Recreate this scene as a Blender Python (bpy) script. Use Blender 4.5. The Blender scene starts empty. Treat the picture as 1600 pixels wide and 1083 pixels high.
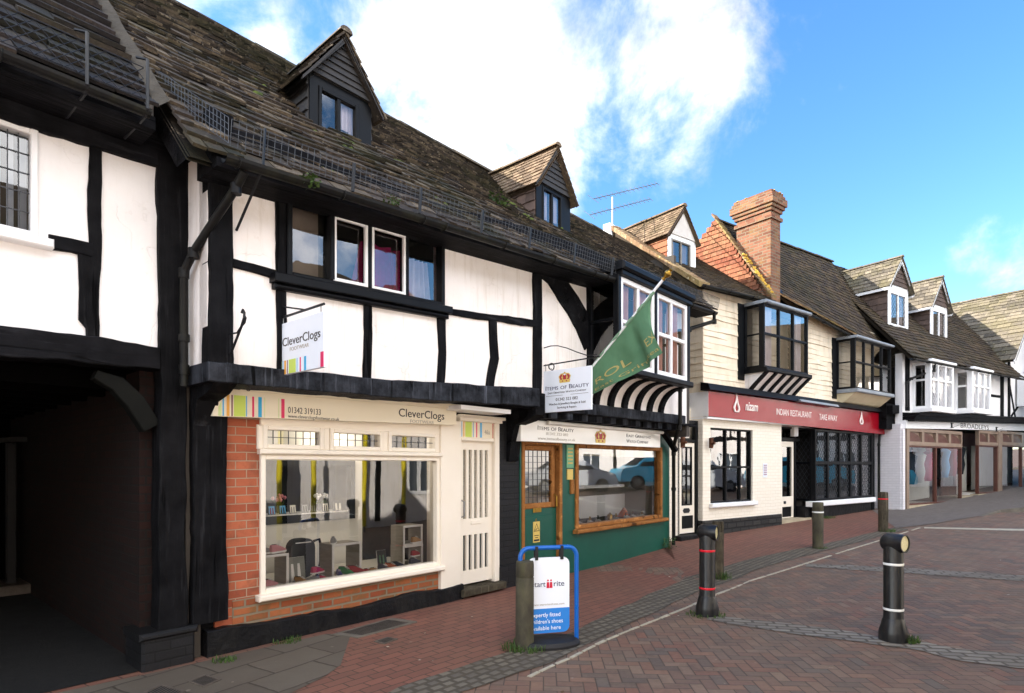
import bpy, math, random
from mathutils import Vector, Matrix, noise
import numpy as np
rnd = random.Random(7)
sc = bpy.context.scene
COL = sc.collection
PI = math.pi
FPX = 937.0; EYE = 1.65           # survey constants: focal length in pixels, eye height in metres

# ---------------------------------------------------------------- frames
class Fr:
    """A building line: x along the front, y into the building, z up."""
    def __init__(s, ox, oy, dx, dy):
        l = math.hypot(dx, dy); s.o = (ox, oy); s.d = (dx/l, dy/l); s.b = (-dy/l, dx/l)
        s.ang = math.atan2(dy, dx)
    def p(s, u, v, y=0):
        a = (u-800)/FPX; z = (728-v)/FPX
        t = (y+s.o[0]*s.b[0]+s.o[1]*s.b[1])/(a*s.b[0]+s.b[1])
        return (t*(a*s.d[0]+s.d[1])-s.o[0]*s.d[0]-s.o[1]*s.d[1], EYE+z*t)
    def atx(s, u, v, x):
        a = (u-800)/FPX; z = (728-v)/FPX
        t = (x+s.o[0]*s.d[0]+s.o[1]*s.d[1])/(a*s.d[0]+s.d[1])
        return (t*(a*s.b[0]+s.b[1])-s.o[0]*s.b[0]-s.o[1]*s.b[1], EYE+z*t)
    def rc(s, u0, u1, vt, vb, y=0):
        x0, zt = s.p(u0, vt, y); _, zb = s.p(u0, vb, y); x1, _ = s.p(u1, vt, y)
        return x0, x1, zb, zt
    def W(s, x, y):
        return (s.o[0]+s.d[0]*x+s.b[0]*y, s.o[1]+s.d[1]*x+s.b[1]*y)
    def mat(s, x=0, y=0, z=0, rz=0):
        w = s.W(x, y)
        return Matrix.Translation((w[0], w[1], z)) @ Matrix.Rotation(s.ang+rz, 4, 'Z')
M = Fr(-4.082, 3.608, .662, .749)
R = Fr(4.09, 12.86, .797, .603)
B = Fr(11.59, 17.8, .8346, .5507)

_T = [(-500, 0), (8, 0), (11.8, .125), (20.4, .335), (30.3, .85), (60, 2.4), (120, 4.5), (900, 4.5)]
def zg(x, y):
    t = .72*x+.69*y
    for (a, za), (b, zb) in zip(_T, _T[1:]):
        if t <= b: return za+(zb-za)*(t-a)/(b-a)
    return 4.5
def G(u, v):
    """where the line of sight meets the ground"""
    a = (u-800)/FPX; k = (v-728)/FPX; Y = EYE/k
    for _ in range(40): Y = .5*Y+.5*(EYE-zg(a*Y, Y))/k
    return (a*Y, Y, zg(a*Y, Y))

# ---------------------------------------------------------------- mesh builder
class MB:
    def __init__(s): s.v = []; s.f = []; s.t = []; s.m = []; s.mi = 0
    def add(s, vs, fs, tone=.5):
        o = len(s.v); s.v += [tuple(q) for q in vs]
        for f in fs: s.f.append([i+o for i in f]); s.t.append(tone); s.m.append(s.mi)
    def quad(s, a, b, c, d, tone=.5): s.add([a, b, c, d], [(0, 1, 2, 3)], tone)
    def box(s, x0, x1, y0, y1, z0, z1, tone=.5, c=0):
        if x0 > x1: x0, x1 = x1, x0
        if y0 > y1: y0, y1 = y1, y0
        if z0 > z1: z0, z1 = z1, z0
        if c > 0:                      # chamfered front edges (towards the street)
            c = min(c, (x1-x0)*.45, (z1-z0)*.45, (y1-y0)*.8)
            vs = [(x0+c, y0, z0+c), (x1-c, y0, z0+c), (x1-c, y0, z1-c), (x0+c, y0, z1-c),
                  (x0, y0+c, z0), (x1, y0+c, z0), (x1, y0+c, z1), (x0, y0+c, z1),
                  (x0, y1, z0), (x1, y1, z0), (x1, y1, z1), (x0, y1, z1)]
            fs = [(0, 1, 2, 3)]+[(i+4, (i+1) % 4+4, (i+1) % 4, i) for i in range(4)]+[(i+8, (i+1) % 4+8, (i+1) % 4+4, i+4) for i in range(4)]+[(11, 10, 9, 8)]
            s.add(vs, fs, tone); return
        vs = [(x, y, z) for z in (z0, z1) for y in (y0, y1) for x in (x0, x1)]
        s.add(vs, [(0, 2, 3, 1), (4, 5, 7, 6), (0, 1, 5, 4), (2, 6, 7, 3), (0, 4, 6, 2), (1, 3, 7, 5)], tone)
    def hexa(s, p, tone=.5):           # 8 points: bottom 4 ccw, top 4 ccw
        s.add(p, [(3, 2, 1, 0), (4, 5, 6, 7), (0, 1, 5, 4), (1, 2, 6, 5), (2, 3, 7, 6), (3, 0, 4, 7)], tone)
    def prism(s, poly, y0, y1, tone=.5):   # polygon in x,z, extruded y0 (front) to y1 (back)
        n = len(poly); A = sum(poly[i][0]*poly[(i+1) % n][1]-poly[(i+1) % n][0]*poly[i][1] for i in range(n))
        if A < 0: poly = poly[::-1]
        vs = [(x, y0, z) for x, z in poly]+[(x, y1, z) for x, z in poly]
        s.add(vs, [tuple(range(n)), tuple(range(2*n-1, n-1, -1))]+[(i+n, (i+1) % n+n, (i+1) % n, i) for i in range(n)], tone)
    def xprism(s, poly, x0, x1, tone=.5):  # polygon in y,z, extruded along x
        n = len(poly); A = sum(poly[i][0]*poly[(i+1) % n][1]-poly[(i+1) % n][0]*poly[i][1] for i in range(n))
        if A < 0: poly = poly[::-1]
        vs = [(x0, y, z) for y, z in poly]+[(x1, y, z) for y, z in poly]
        s.add(vs, [tuple(range(n-1, -1, -1)), tuple(range(n, 2*n))]+[(i, (i+1) % n, (i+1) % n+n, i+n) for i in range(n)], tone)
    def zprism(s, poly, z0, z1, tone=.5):
        n = len(poly); A = sum(poly[i][0]*poly[(i+1) % n][1]-poly[(i+1) % n][0]*poly[i][1] for i in range(n))
        if A < 0: poly = poly[::-1]
        vs = [(x, y, z0) for x, y in poly]+[(x, y, z1) for x, y in poly]
        s.add(vs, [tuple(range(n-1, -1, -1)), tuple(range(n, 2*n))]+[(i, (i+1) % n, (i+1) % n+n, i+n) for i in range(n)], tone)
    def tube(s, pts, r, n=8, tone=.5, cap=True):
        pts = [Vector(q) for q in pts]; rs = r if isinstance(r, (list, tuple)) else [r]*len(pts)
        rings = []; up = None
        for i, q in enumerate(pts):
            d = (pts[min(i+1, len(pts)-1)]-pts[max(i-1, 0)]).normalized()
            if up is None or abs(d.dot(up)) > .98: up = Vector((0, 0, 1)) if abs(d.z) < .9 else Vector((1, 0, 0))
            a = d.cross(up).normalized(); b = a.cross(d).normalized(); up = b
            rings.append([q+rs[i]*(a*math.cos(2*PI*k/n)+b*math.sin(2*PI*k/n)) for k in range(n)])
        vs = [q for ring in rings for q in ring]; fs = []
        for i in range(len(pts)-1):
            for k in range(n): fs.append((i*n+k, i*n+(k+1) % n, (i+1)*n+(k+1) % n, (i+1)*n+k))
        if cap: fs += [tuple(range(n-1, -1, -1)), tuple(range((len(pts)-1)*n, len(pts)*n))]
        s.add(vs, fs, tone)
    def lathe(s, prof, n=20, c=(0, 0), tone=.5):
        vs = [(c[0]+r*math.cos(2*PI*k/n), c[1]+r*math.sin(2*PI*k/n), z) for r, z in prof for k in range(n)]
        fs = [(i*n+k, i*n+(k+1) % n, (i+1)*n+(k+1) % n, (i+1)*n+k) for i in range(len(prof)-1) for k in range(n)]
        fs += [tuple(range(n-1, -1, -1)), tuple(range((len(prof)-1)*n, len(prof)*n))]
        s.add(vs, fs, tone)
    def beam(s, path, w, y0, y1, seed=0, wob=.008, cap=True, seg=.08):
        """hewn timber lying in the wall plane: path of (x,z), width w (number or list), front y0, back y1"""
        ws = w if isinstance(w, (list, tuple)) else [w]*len(path)
        P = []
        for i in range(len(path)-1):
            a, b = path[i], path[i+1]; L = math.dist(a, b); n = max(1, int(L/seg))
            for k in range(n+(i == len(path)-2)):
                f = k/n; P.append((a[0]+(b[0]-a[0])*f, a[1]+(b[1]-a[1])*f, ws[i]+(ws[i+1]-ws[i])*f))
        vs = []; c = min(.008, abs(y1-y0)*.3)
        for i, (x, z, ww) in enumerate(P):
            q0 = P[max(i-1, 0)]; q1 = P[min(i+1, len(P)-1)]
            dx, dz = q1[0]-q0[0], q1[1]-q0[1]; l = math.hypot(dx, dz) or 1; nx, nz = -dz/l, dx/l
            e1 = noise.noise((x*2.6+seed*7.3, z*2.6, seed))*wob*1.1+noise.noise((x*13, z*13, seed+3.3))*wob*.55; e2 = noise.noise((x*2.6, z*2.6+9+seed*5.1, seed))*wob*1.1+noise.noise((x*13+5, z*13, seed+8.1))*wob*.55
            fy = noise.noise((x*2+3, z*2, seed+4))*wob*.6
            h0 = -ww/2+e1; h1 = ww/2+e2
            for h, y in ((h0, y1), (h0, y0+c+fy), (h0+c, y0+fy), (h1-c, y0+fy), (h1, y0+c+fy), (h1, y1)):
                vs.append((x+nx*h, y, z+nz*h))
        fs = [(i*6+k, i*6+(k+1) % 6, (i+1)*6+(k+1) % 6, (i+1)*6+k) for i in range(len(P)-1) for k in range(6)]
        if cap: fs += [(5, 4, 3, 2, 1, 0), tuple((len(P)-1)*6+k for k in range(6))]
        fs = [f[::-1] for f in fs]
        s.add(vs, fs)
    def wall(s, x0, x1, z0, z1, holes, y0, y1, tone=.5):
        """wall slab with rectangular openings (x0,x1,z0,z1)"""
        xs = sorted({x0, x1, *[h[0] for h in holes], *[h[1] for h in holes]}); zs = sorted({z0, z1, *[h[2] for h in holes], *[h[3] for h in holes]})
        xs = [x for x in xs if x0 <= x <= x1]; zs = [z for z in zs if z0 <= z <= z1]
        def full(i, j):
            if not (0 <= i < len(xs)-1 and 0 <= j < len(zs)-1): return False
            cx, cz = (xs[i]+xs[i+1])/2, (zs[j]+zs[j+1])/2
            return not any(h[0] < cx < h[1] and h[2] < cz < h[3] for h in holes)
        for i in range(len(xs)-1):
            for j in range(len(zs)-1):
                if not full(i, j): continue
                a, b, c, d = xs[i], xs[i+1], zs[j], zs[j+1]
                s.quad((a, y0, c), (b, y0, c), (b, y0, d), (a, y0, d), tone); s.quad((b, y1, c), (a, y1, c), (a, y1, d), (b, y1, d), tone)
                if not full(i-1, j): s.quad((a, y1, c), (a, y0, c), (a, y0, d), (a, y1, d), tone)
                if not full(i+1, j): s.quad((b, y0, c), (b, y1, c), (b, y1, d), (b, y0, d), tone)
                if not full(i, j-1): s.quad((a, y1, c), (b, y1, c), (b, y0, c), (a, y0, c), tone)
                if not full(i, j+1): s.quad((a, y0, d), (b, y0, d), (b, y1, d), (a, y1, d), tone)
    def slabs(s, c00, c10, c11, c01, ch, wr, th, seed=0, sag=.02, jit=.012, deck=True, slope_of_heads=1):
        """courses of roofing slabs on a bilinear patch: eave left, eave right, ridge right, ridge left"""
        r = random.Random(seed); C = [Vector(q) for q in (c00, c10, c11, c01)]
        def bl(u, v): return (C[0]*(1-u)+C[1]*u)*(1-v)+(C[3]*(1-u)+C[2]*u)*v
        nrm = (C[1]-C[0]).cross(C[3]-C[0]).normalized()
        L = ((C[3]-C[0]).length+(C[2]-C[1]).length)/2
        def at(u, v, h):
            q = bl(u, v)
            h += sag*(noise.noise((q.x*.45+seed, q.y*.45, q.z*.45))*1.5)
            return q+nrm*h
        rows = []; v = 0.
        while v < 1-.01:
            f = v; cc = ch[0]+(ch[1]-ch[0])*f; v2 = min(1, v+cc/L); rows.append((v, v2)); v = v2
        for k, (v0, v1) in enumerate(rows):
            wd = ((C[1]-C[0])*(1-v0)+(C[2]-C[3])*v0).length
            u = 0.; first = True
            while u < 1-1e-4:
                w = r.uniform(*wr)*(1-.35*v0)/wd
                if first: w *= r.uniform(.4, 1); first = False
                u2 = min(1, u+w)
                if 1-u2 < .3*w: u2 = 1
                g = .004/wd; ja = r.uniform(-jit, jit); jb = ja+r.uniform(-jit, jit)*.5; t = th*r.uniform(.75, 1.3)
                ve = min(1, v1+(v1-v0)*.25); lo = r.uniform(0, th*.3)
                v0a = v0+ja/L; v0b = v0+jb/L
                if k == 0: v0a -= .02/L; v0b -= .02/L
                lift = th*.95+lo
                a, b = at(u+g, v0a, lift), at(u2-g, v0b, lift+r.uniform(-.3, .3)*th)
                c_, d = at(u2-g, ve, .002), at(u+g, ve, .002)
                nt = nrm*t
                s.hexa([a, b, c_, d, a+nt, b+nt, c_+nt*.7, d+nt*.7], r.random())
                u = u2
        if deck:
            dk = nrm*(.03+sag*1.3); s.quad(C[0]-dk, C[1]-dk, C[2]-dk, C[3]-dk, .3); dk = dk+nrm*.03
            s.quad(C[3]-dk, C[2]-dk, C[1]-dk, C[0]-dk, .3)
    def boards(s, x0, x1, z0, z1, y, n, lap=.018, wob=.004, seed=0):
        """overlapping horizontal weatherboards facing -y; x0/x1 may be functions of z"""
        h = (z1-z0)/n; X0 = x0 if callable(x0) else (lambda z: x0); X1 = x1 if callable(x1) else (lambda z: x1)
        for k in range(n):
            a = z0+k*h; b = a+h*1.08; m = max(2, int((X1(a)-X0(a))/.35)); 
            for i in range(m):
                def q(f, z, up):
                    x = X0(z)+(X1(z)-X0(z))*f; w = noise.noise((x*1.3, z*9+seed, seed))*wob*2
                    return x, z+(w if not up else 0), w
                f0, f1 = i/m, (i+1)/m
                xa, za, wa = q(f0, a, 0); xb, zb, wb = q(f1, a, 0); xc, zc, _ = q(f1, b, 1); xd, zd, _ = q(f0, b, 1)
                s.quad((xa, y-lap-wa, za), (xb, y-lap-wb, zb), (xc, y, zc), (xd, y, zd), .4+.2*noise.noise((k*3.3, seed, 0)))
                s.quad((xa, y+.002, za), (xb, y+.002, zb), (xb, y-lap-wb, zb), (xa, y-lap-wa, za))
    def build(s, name, mats, parent=None, smooth=False, mx=None):
        me = bpy.data.meshes.new(name); me.from_pydata(s.v, [], s.f)
        if not isinstance(mats, (list, tuple)): mats = [mats]
        for m in mats: me.materials.append(m)
        if len(mats) > 1: me.polygons.foreach_set('material_index', s.m)
        at = me.attributes.new('tone', 'FLOAT', 'FACE'); at.data.foreach_set('value', s.t)
        if smooth:
            me.polygons.foreach_set('use_smooth', [True]*len(me.polygons))
            if hasattr(me, 'set_sharp_from_angle'): me.set_sharp_from_angle(angle=math.radians(40))
        me.update()
        o = bpy.data.objects.new(name, me); COL.objects.link(o)
        if parent: o.parent = parent
        if mx is not None: o.matrix_local = mx
        return o

def tag(o, label=None, cat=None, group=None, kind=None):
    for k, v in (('label', label), ('category', cat), ('group', group), ('kind', kind)):
        if v: o[k] = v
    return o
def thing(name, label, cat, mx=None, group=None):
    o = bpy.data.objects.new(name, None); COL.objects.link(o); o.empty_display_size = .1
    if mx is not None: o.matrix_world = mx
    return tag(o, label, cat, group)
def copy_tree(o, parent=None):
    c = o.copy(); COL.objects.link(c)
    if parent: c.parent = parent
    for ch in o.children: copy_tree(ch, c)
    return c
def lab(o, l): o['label'] = l; return o

# ---------------------------------------------------------------- materials
def lin(c):
    if isinstance(c, str):
        c = [int(c[i:i+2], 16)/255 for i in (1, 3, 5)]
        c = [x/12.92 if x <= .04045 else ((x+.055)/1.055)**2.4 for x in c]
    return (*c, 1)
class NT:
    def __init__(s, name):
        s.m = bpy.data.materials.new(name); s.m.use_nodes = True; s.t = s.m.node_tree; s.t.nodes.clear()
        s.out = s.n('OutputMaterial')
    def n(s, ty, **kw):
        nd = s.t.nodes.new('ShaderNode'+ty)
        for k, v in kw.items():
            if hasattr(nd, k): setattr(nd, k, v)
            else: s.i(nd, k, v)
        return nd
    def i(s, nd, k, v):
        sk = nd.inputs[k] if isinstance(k, int) else nd.inputs[k.replace('_', ' ')]
        if isinstance(v, bpy.types.NodeSocket): s.t.links.new(v, sk)
        else: sk.default_value = v
    def math(s, op, a, b=None, c=None):
        nd = s.n('Math', operation=op)
        for k, v in enumerate((a, b, c)):
            if v is not None: s.i(nd, k, v)
        return nd.outputs[0]
    def mix(s, f, a, b, blend='MIX'):
        nd = s.n('Mix', data_type='RGBA', blend_type=blend)
        s.i(nd, 0, f); s.i(nd, 6, a); s.i(nd, 7, b); return nd.outputs[2]
    def ramp(s, f, stops):
        nd = s.n('ValToRGB'); e = nd.color_ramp.elements
        while len(e) < len(stops): e.new(.5)
        for k, (p, c) in enumerate(stops):
            e[k].position = p; e[k].color = c if len(c) == 4 else (*c, 1)
        s.i(nd, 0, f); return nd.outputs[0]
    def coord(s, kind='Object'): return s.n('TexCoord').outputs[kind]
    def mapped(s, v, scale=(1, 1, 1), rot=(0, 0, 0), loc=(0, 0, 0)):
        nd = s.n('Mapping'); s.i(nd, 0, v); nd.inputs['Scale'].default_value = scale; nd.inputs['Rotation'].default_value = rot; nd.inputs['Location'].default_value = loc
        return nd.outputs[0]
    def noise(s, v, scale, detail=4, rough=.55, dist=0):
        nd = s.n('TexNoise'); s.i(nd, 'Vector', v); s.i(nd, 'Scale', scale); s.i(nd, 'Detail', detail); s.i(nd, 'Roughness', rough); s.i(nd, 'Distortion', dist)
        return nd.outputs[0]
    def bump(s, h, st=.3, d=.01, nrm=None):
        nd = s.n('Bump'); s.i(nd, 'Strength', st); s.i(nd, 'Distance', d); s.i(nd, 'Height', h)
        if nrm: s.i(nd, 'Normal', nrm)
        return nd.outputs[0]
    def pbr(s, col, rough=.6, nrm=None, metal=0, spec=.4, **kw):
        b = s.n('BsdfPrincipled'); s.i(b, 'Base Color', col); s.i(b, 'Roughness', rough); s.i(b, 'Metallic', metal); s.i(b, 'Specular IOR Level', spec)
        if nrm: s.i(b, 'Normal', nrm)
        for k, v in kw.items(): s.i(b, k, v)
        s.t.links.new(b.outputs[0], s.out.inputs[0]); return s.m
def simple(name, c, c2=None, rough=.6, nscale=6, bs=40, bst=.15, bd=.004, metal=0, spec=.4, amt=.7, tone=0., stretch=(1, 1, 1), dirt=None):
    t = NT(name); v = t.mapped(t.coord(), stretch)
    c = lin(c); c2 = lin(c2) if c2 else tuple(x*.75 for x in c[:3])+(1,)
    n1 = t.noise(v, nscale, 6, .6)
    f = t.math('MULTIPLY', t.ramp(n1, [(.35, (0, 0, 0)), (.68, (1, 1, 1))]), amt)
    col = t.mix(f, c, c2)
    if tone:
        a = t.n('Attribute', attribute_name='tone').outputs['Fac']
        k = t.math('ADD', t.math('MULTIPLY', a, tone*2), 1-tone)
        g = t.n('CombineColor'); [t.i(g, j, k) for j in range(3)]
        col = t.mix(1., col, g.outputs[0], 'MULTIPLY')
    if dirt:
        dn = t.noise(t.mapped(t.coord(), (2.2, 2.2, .5)), 2.2, 8, .7)
        col = t.mix(t.math('MULTIPLY', t.ramp(dn, [(.5, (0, 0, 0)), (.75, (1, 1, 1))]), dirt[1]), col, lin(dirt[0]))
    h = t.noise(v, bs, 6, .6)
    rr = t.math('ADD', t.math('MULTIPLY', n1, .25), rough-.12)
    return t.pbr(col, rr, t.bump(h, bst, bd), metal, spec)
def timber(name, c, c2, axis, rough=.68, spec=.06):
    t = NT(name); st = {'v': (24, 24, 1.5), 'h': (1.5, 24, 24), 'd': (8, 8, 8)}[axis]
    v = t.mapped(t.coord(), st); n1 = t.noise(v, 1.2, 8, .68, .5); n2 = t.noise(t.coord(), 5, 6, .65); n3 = t.noise(t.mapped(t.coord(), tuple(a*.45 for a in st)), 1.1, 4, .55, .6)
    n4 = t.noise(t.mapped(t.coord(), tuple(a*.7 for a in st), (0, 0, 0), (3, 5, 7)), 1.4, 6, .7)
    c, c2 = lin(c), lin(c2)
    col = t.mix(t.ramp(n2, [(.35, (0, 0, 0)), (.7, (1, 1, 1))]), c, c2)
    worn = tuple(min(1, q*3.2+.008) for q in c2[:3])+(1,)
    col = t.mix(t.math('MULTIPLY', t.ramp(n4, [(.56, (0, 0, 0)), (.72, (1, 1, 1))]), .55), col, worn)
    crack = t.ramp(n3, [(.33, (0, 0, 0)), (.39, (1, 1, 1))])
    col = t.mix(crack, tuple(q*.3 for q in c[:3])+(1,), col)
    h = t.math('ADD', t.math('MULTIPLY', n1, .7), t.math('MULTIPLY', crack, .8))
    return t.pbr(col, t.math('ADD', t.math('MULTIPLY', n1, .3), rough-.12), t.bump(h, .8, .014), 0, spec)
def plastermat(name, c, c2, stain, amt):
    """limewashed render: hairline cracks, patches, rain streaks"""
    t = NT(name); o = t.coord(); n1 = t.noise(o, 1.5, 6, .6); n2 = t.noise(o, 14, 6, .65); wv = t.n('VectorMath', operation='ADD'); t.i(wv, 0, o)
    nn = t.n('TexNoise'); t.i(nn, 'Vector', o); t.i(nn, 'Scale', 2.2); t.i(nn, 'Detail', 5); t.i(wv, 1, nn.outputs[1])
    vo = t.n('TexVoronoi', feature='DISTANCE_TO_EDGE'); t.i(vo, 'Vector', wv.outputs[0]); t.i(vo, 'Scale', .9)
    crack = t.math('MULTIPLY', t.ramp(vo.outputs[0], [(.0, (1, 1, 1)), (.006, (0, 0, 0))]), t.ramp(n1, [(.45, (0, 0, 0)), (.6, (1, 1, 1))]))
    col = t.mix(t.ramp(n1, [(.38, (0, 0, 0)), (.66, (1, 1, 1))]), lin(c), lin(c2))
    st = t.noise(t.mapped(o, (5, 5, .35)), 2.2, 8, .72)
    col = t.mix(t.math('MULTIPLY', t.ramp(st, [(.52, (0, 0, 0)), (.78, (1, 1, 1))]), amt), col, lin(stain))
    col = t.mix(t.math('MULTIPLY', t.ramp(t.noise(o, 4.5, 7, .75), [(.6, (0, 0, 0)), (.72, (1, 1, 1))]), amt*.6), col, lin(stain))
    col = t.mix(t.math('MULTIPLY', crack, .16), col, lin('#9a8d7c'))
    h = t.math('ADD', t.math('ADD', t.math('MULTIPLY', n1, 1.6), t.math('MULTIPLY', n2, .25)), t.math('MULTIPLY', crack, -.3))
    return t.pbr(col, .88, t.bump(h, .55, .02), 0, .2)
def brickmat(name, c1, c2, mortar, bw=.225, rh=.075, ms=.012, rough=.8, bst=.5, paint=False, moss=None):
    t = NT(name); o = t.coord(); sx = t.n('SeparateXYZ'); t.i(sx, 0, o)
    wob = t.noise(o, 1.7, 3, .5)
    cx = t.n('CombineXYZ'); t.i(cx, 0, t.math('ADD', sx.outputs[0], sx.outputs[1])); t.i(cx, 1, t.math('ADD', sx.outputs[2], t.math('MULTIPLY', wob, .02)))
    b = t.n('TexBrick'); t.i(b, 'Vector', cx.outputs[0]); b.offset = .5
    for k, v in (('Color1', (1, 1, 1, 1)), ('Color2', (0, 0, 0, 1)), ('Mortar', (.5, .5, .5, 1)), ('Scale', 1.), ('Mortar Size', ms), ('Mortar Smooth', .25), ('Bias', 0.), ('Brick Width', bw), ('Row Height', rh)): t.i(b, k, v)
    n = t.noise(o, 9, 6, .65); n2 = t.noise(o, 60, 4, .6)
    f = t.math('ADD', t.math('MULTIPLY', b.outputs[0], .65), t.math('MULTIPLY', n, .45))
    base = t.mix(f, lin(c1), lin(c2))
    if moss: base = t.mix(t.math('MULTIPLY', t.ramp(t.noise(o, 3.2, 7, .7), [(.5, (0, 0, 0)), (.66, (1, 1, 1))]), moss[1]), base, lin(moss[0]))
    col = t.mix(b.outputs['Fac'], base, lin(mortar))
    h = t.math('ADD', t.math('MULTIPLY', b.outputs['Fac'], -1.), t.math('MULTIPLY', n2, .35))
    return t.pbr(col, rough, t.bump(h, bst, .008), 0, .3)
def glassmat(name, tint=.9, boost=1.3, wav=.02, ior=1.52, scale=1.6, rough=0.):
    t = NT(name); fr = t.n('Fresnel'); t.i(fr, 'IOR', ior)
    nz = t.noise(t.coord(), scale, 2, .4)
    g = t.n('BsdfGlossy'); t.i(g, 'Roughness', rough); t.i(g, 'Color', (1, 1, 1, 1)); t.i(g, 'Normal', t.bump(nz, 1., wav))
    tr = t.n('BsdfTransparent'); t.i(tr, 0, (tint, tint*1.0, tint*.99, 1))
    mx = t.n('MixShader'); t.i(mx, 0, t.math('MINIMUM', t.math('MULTIPLY', fr.outputs[0], boost), 1.)); t.i(mx, 1, tr.outputs[0]); t.i(mx, 2, g.outputs[0])
    t.t.links.new(mx.outputs[0], t.out.inputs[0]); return t.m
def herring(name, bl, cols, mortar, rot=45, rough=.75):
    """2:1 paving blocks in herringbone bond"""
    t = NT(name); o = t.mapped(t.coord(), (1/bl, 1/bl, 1/bl), (0, 0, math.radians(rot))); sp = t.n('SeparateXYZ'); t.i(sp, 0, o)
    x, y = sp.outputs[0], sp.outputs[1]
    ix, iy = t.math('FLOOR', x), t.math('FLOOR', y); fx, fy = t.math('SUBTRACT', x, ix), t.math('SUBTRACT', y, iy)
    k = t.math('FLOORED_MODULO', t.math('SUBTRACT', ix, iy), 4.)
    def eq(a): return t.math('COMPARE', k, float(a), .4)
    e1, e2 = eq(1), eq(2); hor = t.math('ADD', eq(0), e1)
    uu, vv = t.math('ADD', fx, e1), t.math('ADD', fy, e2)
    W = t.math('ADD', 1., hor); H = t.math('SUBTRACT', 2., hor)
    d = t.math('MINIMUM', t.math('MINIMUM', uu, t.math('SUBTRACT', W, uu)), t.math('MINIMUM', vv, t.math('SUBTRACT', H, vv)))
    cid = t.n('CombineXYZ'); t.i(cid, 0, t.math('SUBTRACT', ix, e1)); t.i(cid, 1, t.math('SUBTRACT', iy, e2))
    wn = t.n('TexWhiteNoise', noise_dimensions='2D'); t.i(wn, 0, cid.outputs[0])
    base = t.ramp(wn.outputs[0], [(i/(len(cols)-1), lin(c)) for i, c in enumerate(cols)])
    g = t.noise(t.coord(), 22, 6, .65); big = t.noise(t.coord(), .55, 5, .6)
    base = t.mix(t.math('MULTIPLY', g, .5), base, lin('#4c423c'))
    base = t.mix(t.math('MULTIPLY', t.ramp(big, [(.4, (0, 0, 0)), (.7, (1, 1, 1))]), .5), base, lin('#7a6652'))
    base = t.mix(t.math('MULTIPLY', t.ramp(t.noise(t.coord(), 1.9, 7, .7), [(.52, (0, 0, 0)), (.68, (1, 1, 1))]), .5), base, lin('#3f3833'))
    ds = t.math('ADD', d, t.math('MULTIPLY', t.math('SUBTRACT', g, .5), .05))
    e = t.ramp(ds, [(.015, (0, 0, 0)), (.06, (1, 1, 1))])
    col = t.mix(e, lin(mortar), base)
    pale_specks = t.ramp(t.noise(t.coord(), 14, 2, .5), [(.73, (0, 0, 0)), (.76, (1, 1, 1))])  # pale flecks scattered over the blocks
    col = t.mix(t.math('MULTIPLY', pale_specks, .35), col, lin('#a59a8c'))
    h = t.math('ADD', t.math('MULTIPLY', t.ramp(d, [(.0, (0, 0, 0)), (.13, (1, 1, 1))]), 1.), t.math('ADD', t.math('MULTIPLY', wn.outputs[0], .5), t.math('MULTIPLY', g, .35)))
    return t.pbr(col, t.math('ADD', t.math('MULTIPLY', g, .3), rough-.15), t.bump(h, .6, .006), 0, .35)
def paver(name, c1, c2, mortar, bw, rh, ang, ms=.006, rough=.78, var='#4a4340', off=.5, bd=.006):
    t = NT(name); v = t.mapped(t.coord(), (1, 1, 1), (0, 0, -ang)); 
    wob = t.noise(v, 2.3, 4, .6); vm = t.n('VectorMath', operation='ADD'); t.i(vm, 0, v); c = t.n('CombineXYZ'); t.i(c, 1, t.math('MULTIPLY', wob, .05)); t.i(c, 0, t.math('MULTIPLY', t.noise(v, 3.1, 3, .6), .06)); t.i(vm, 1, c.outputs[0])
    b = t.n('TexBrick'); t.i(b, 'Vector', vm.outputs[0]); b.offset = off
    for k, q in (('Color1', (1, 1, 1, 1)), ('Color2', (0, 0, 0, 1)), ('Mortar', (.5, .5, .5, 1)), ('Scale', 1.), ('Mortar Size', ms), ('Mortar Smooth', .3), ('Bias', 0.), ('Brick Width', bw), ('Row Height', rh)): t.i(b, k, q)
    g = t.noise(t.coord(), 18, 6, .65); big = t.noise(t.coord(), .7, 5, .6)
    base = t.mix(t.math('ADD', t.math('MULTIPLY', b.outputs[0], .7), t.math('MULTIPLY', g, .3)), lin(c1), lin(c2))
    base = t.mix(t.math('MULTIPLY', t.ramp(big, [(.38, (0, 0, 0)), (.7, (1, 1, 1))]), .6), base, lin(var))
    col = t.mix(b.outputs['Fac'], base, lin(mortar))
    pale_specks = t.ramp(t.noise(t.coord(), 12, 2, .5), [(.74, (0, 0, 0)), (.77, (1, 1, 1))])  # scattered pale flecks on the pavers
    col = t.mix(t.math('MULTIPLY', pale_specks, .3), col, lin('#a59a8c'))
    h = t.math('ADD', t.math('MULTIPLY', b.outputs['Fac'], -1.), t.math('ADD', t.math('MULTIPLY', g, .5), t.math('MULTIPLY', b.outputs[0], .4)))
    return t.pbr(col, rough, t.bump(h, .6, bd), 0, .35)
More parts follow.
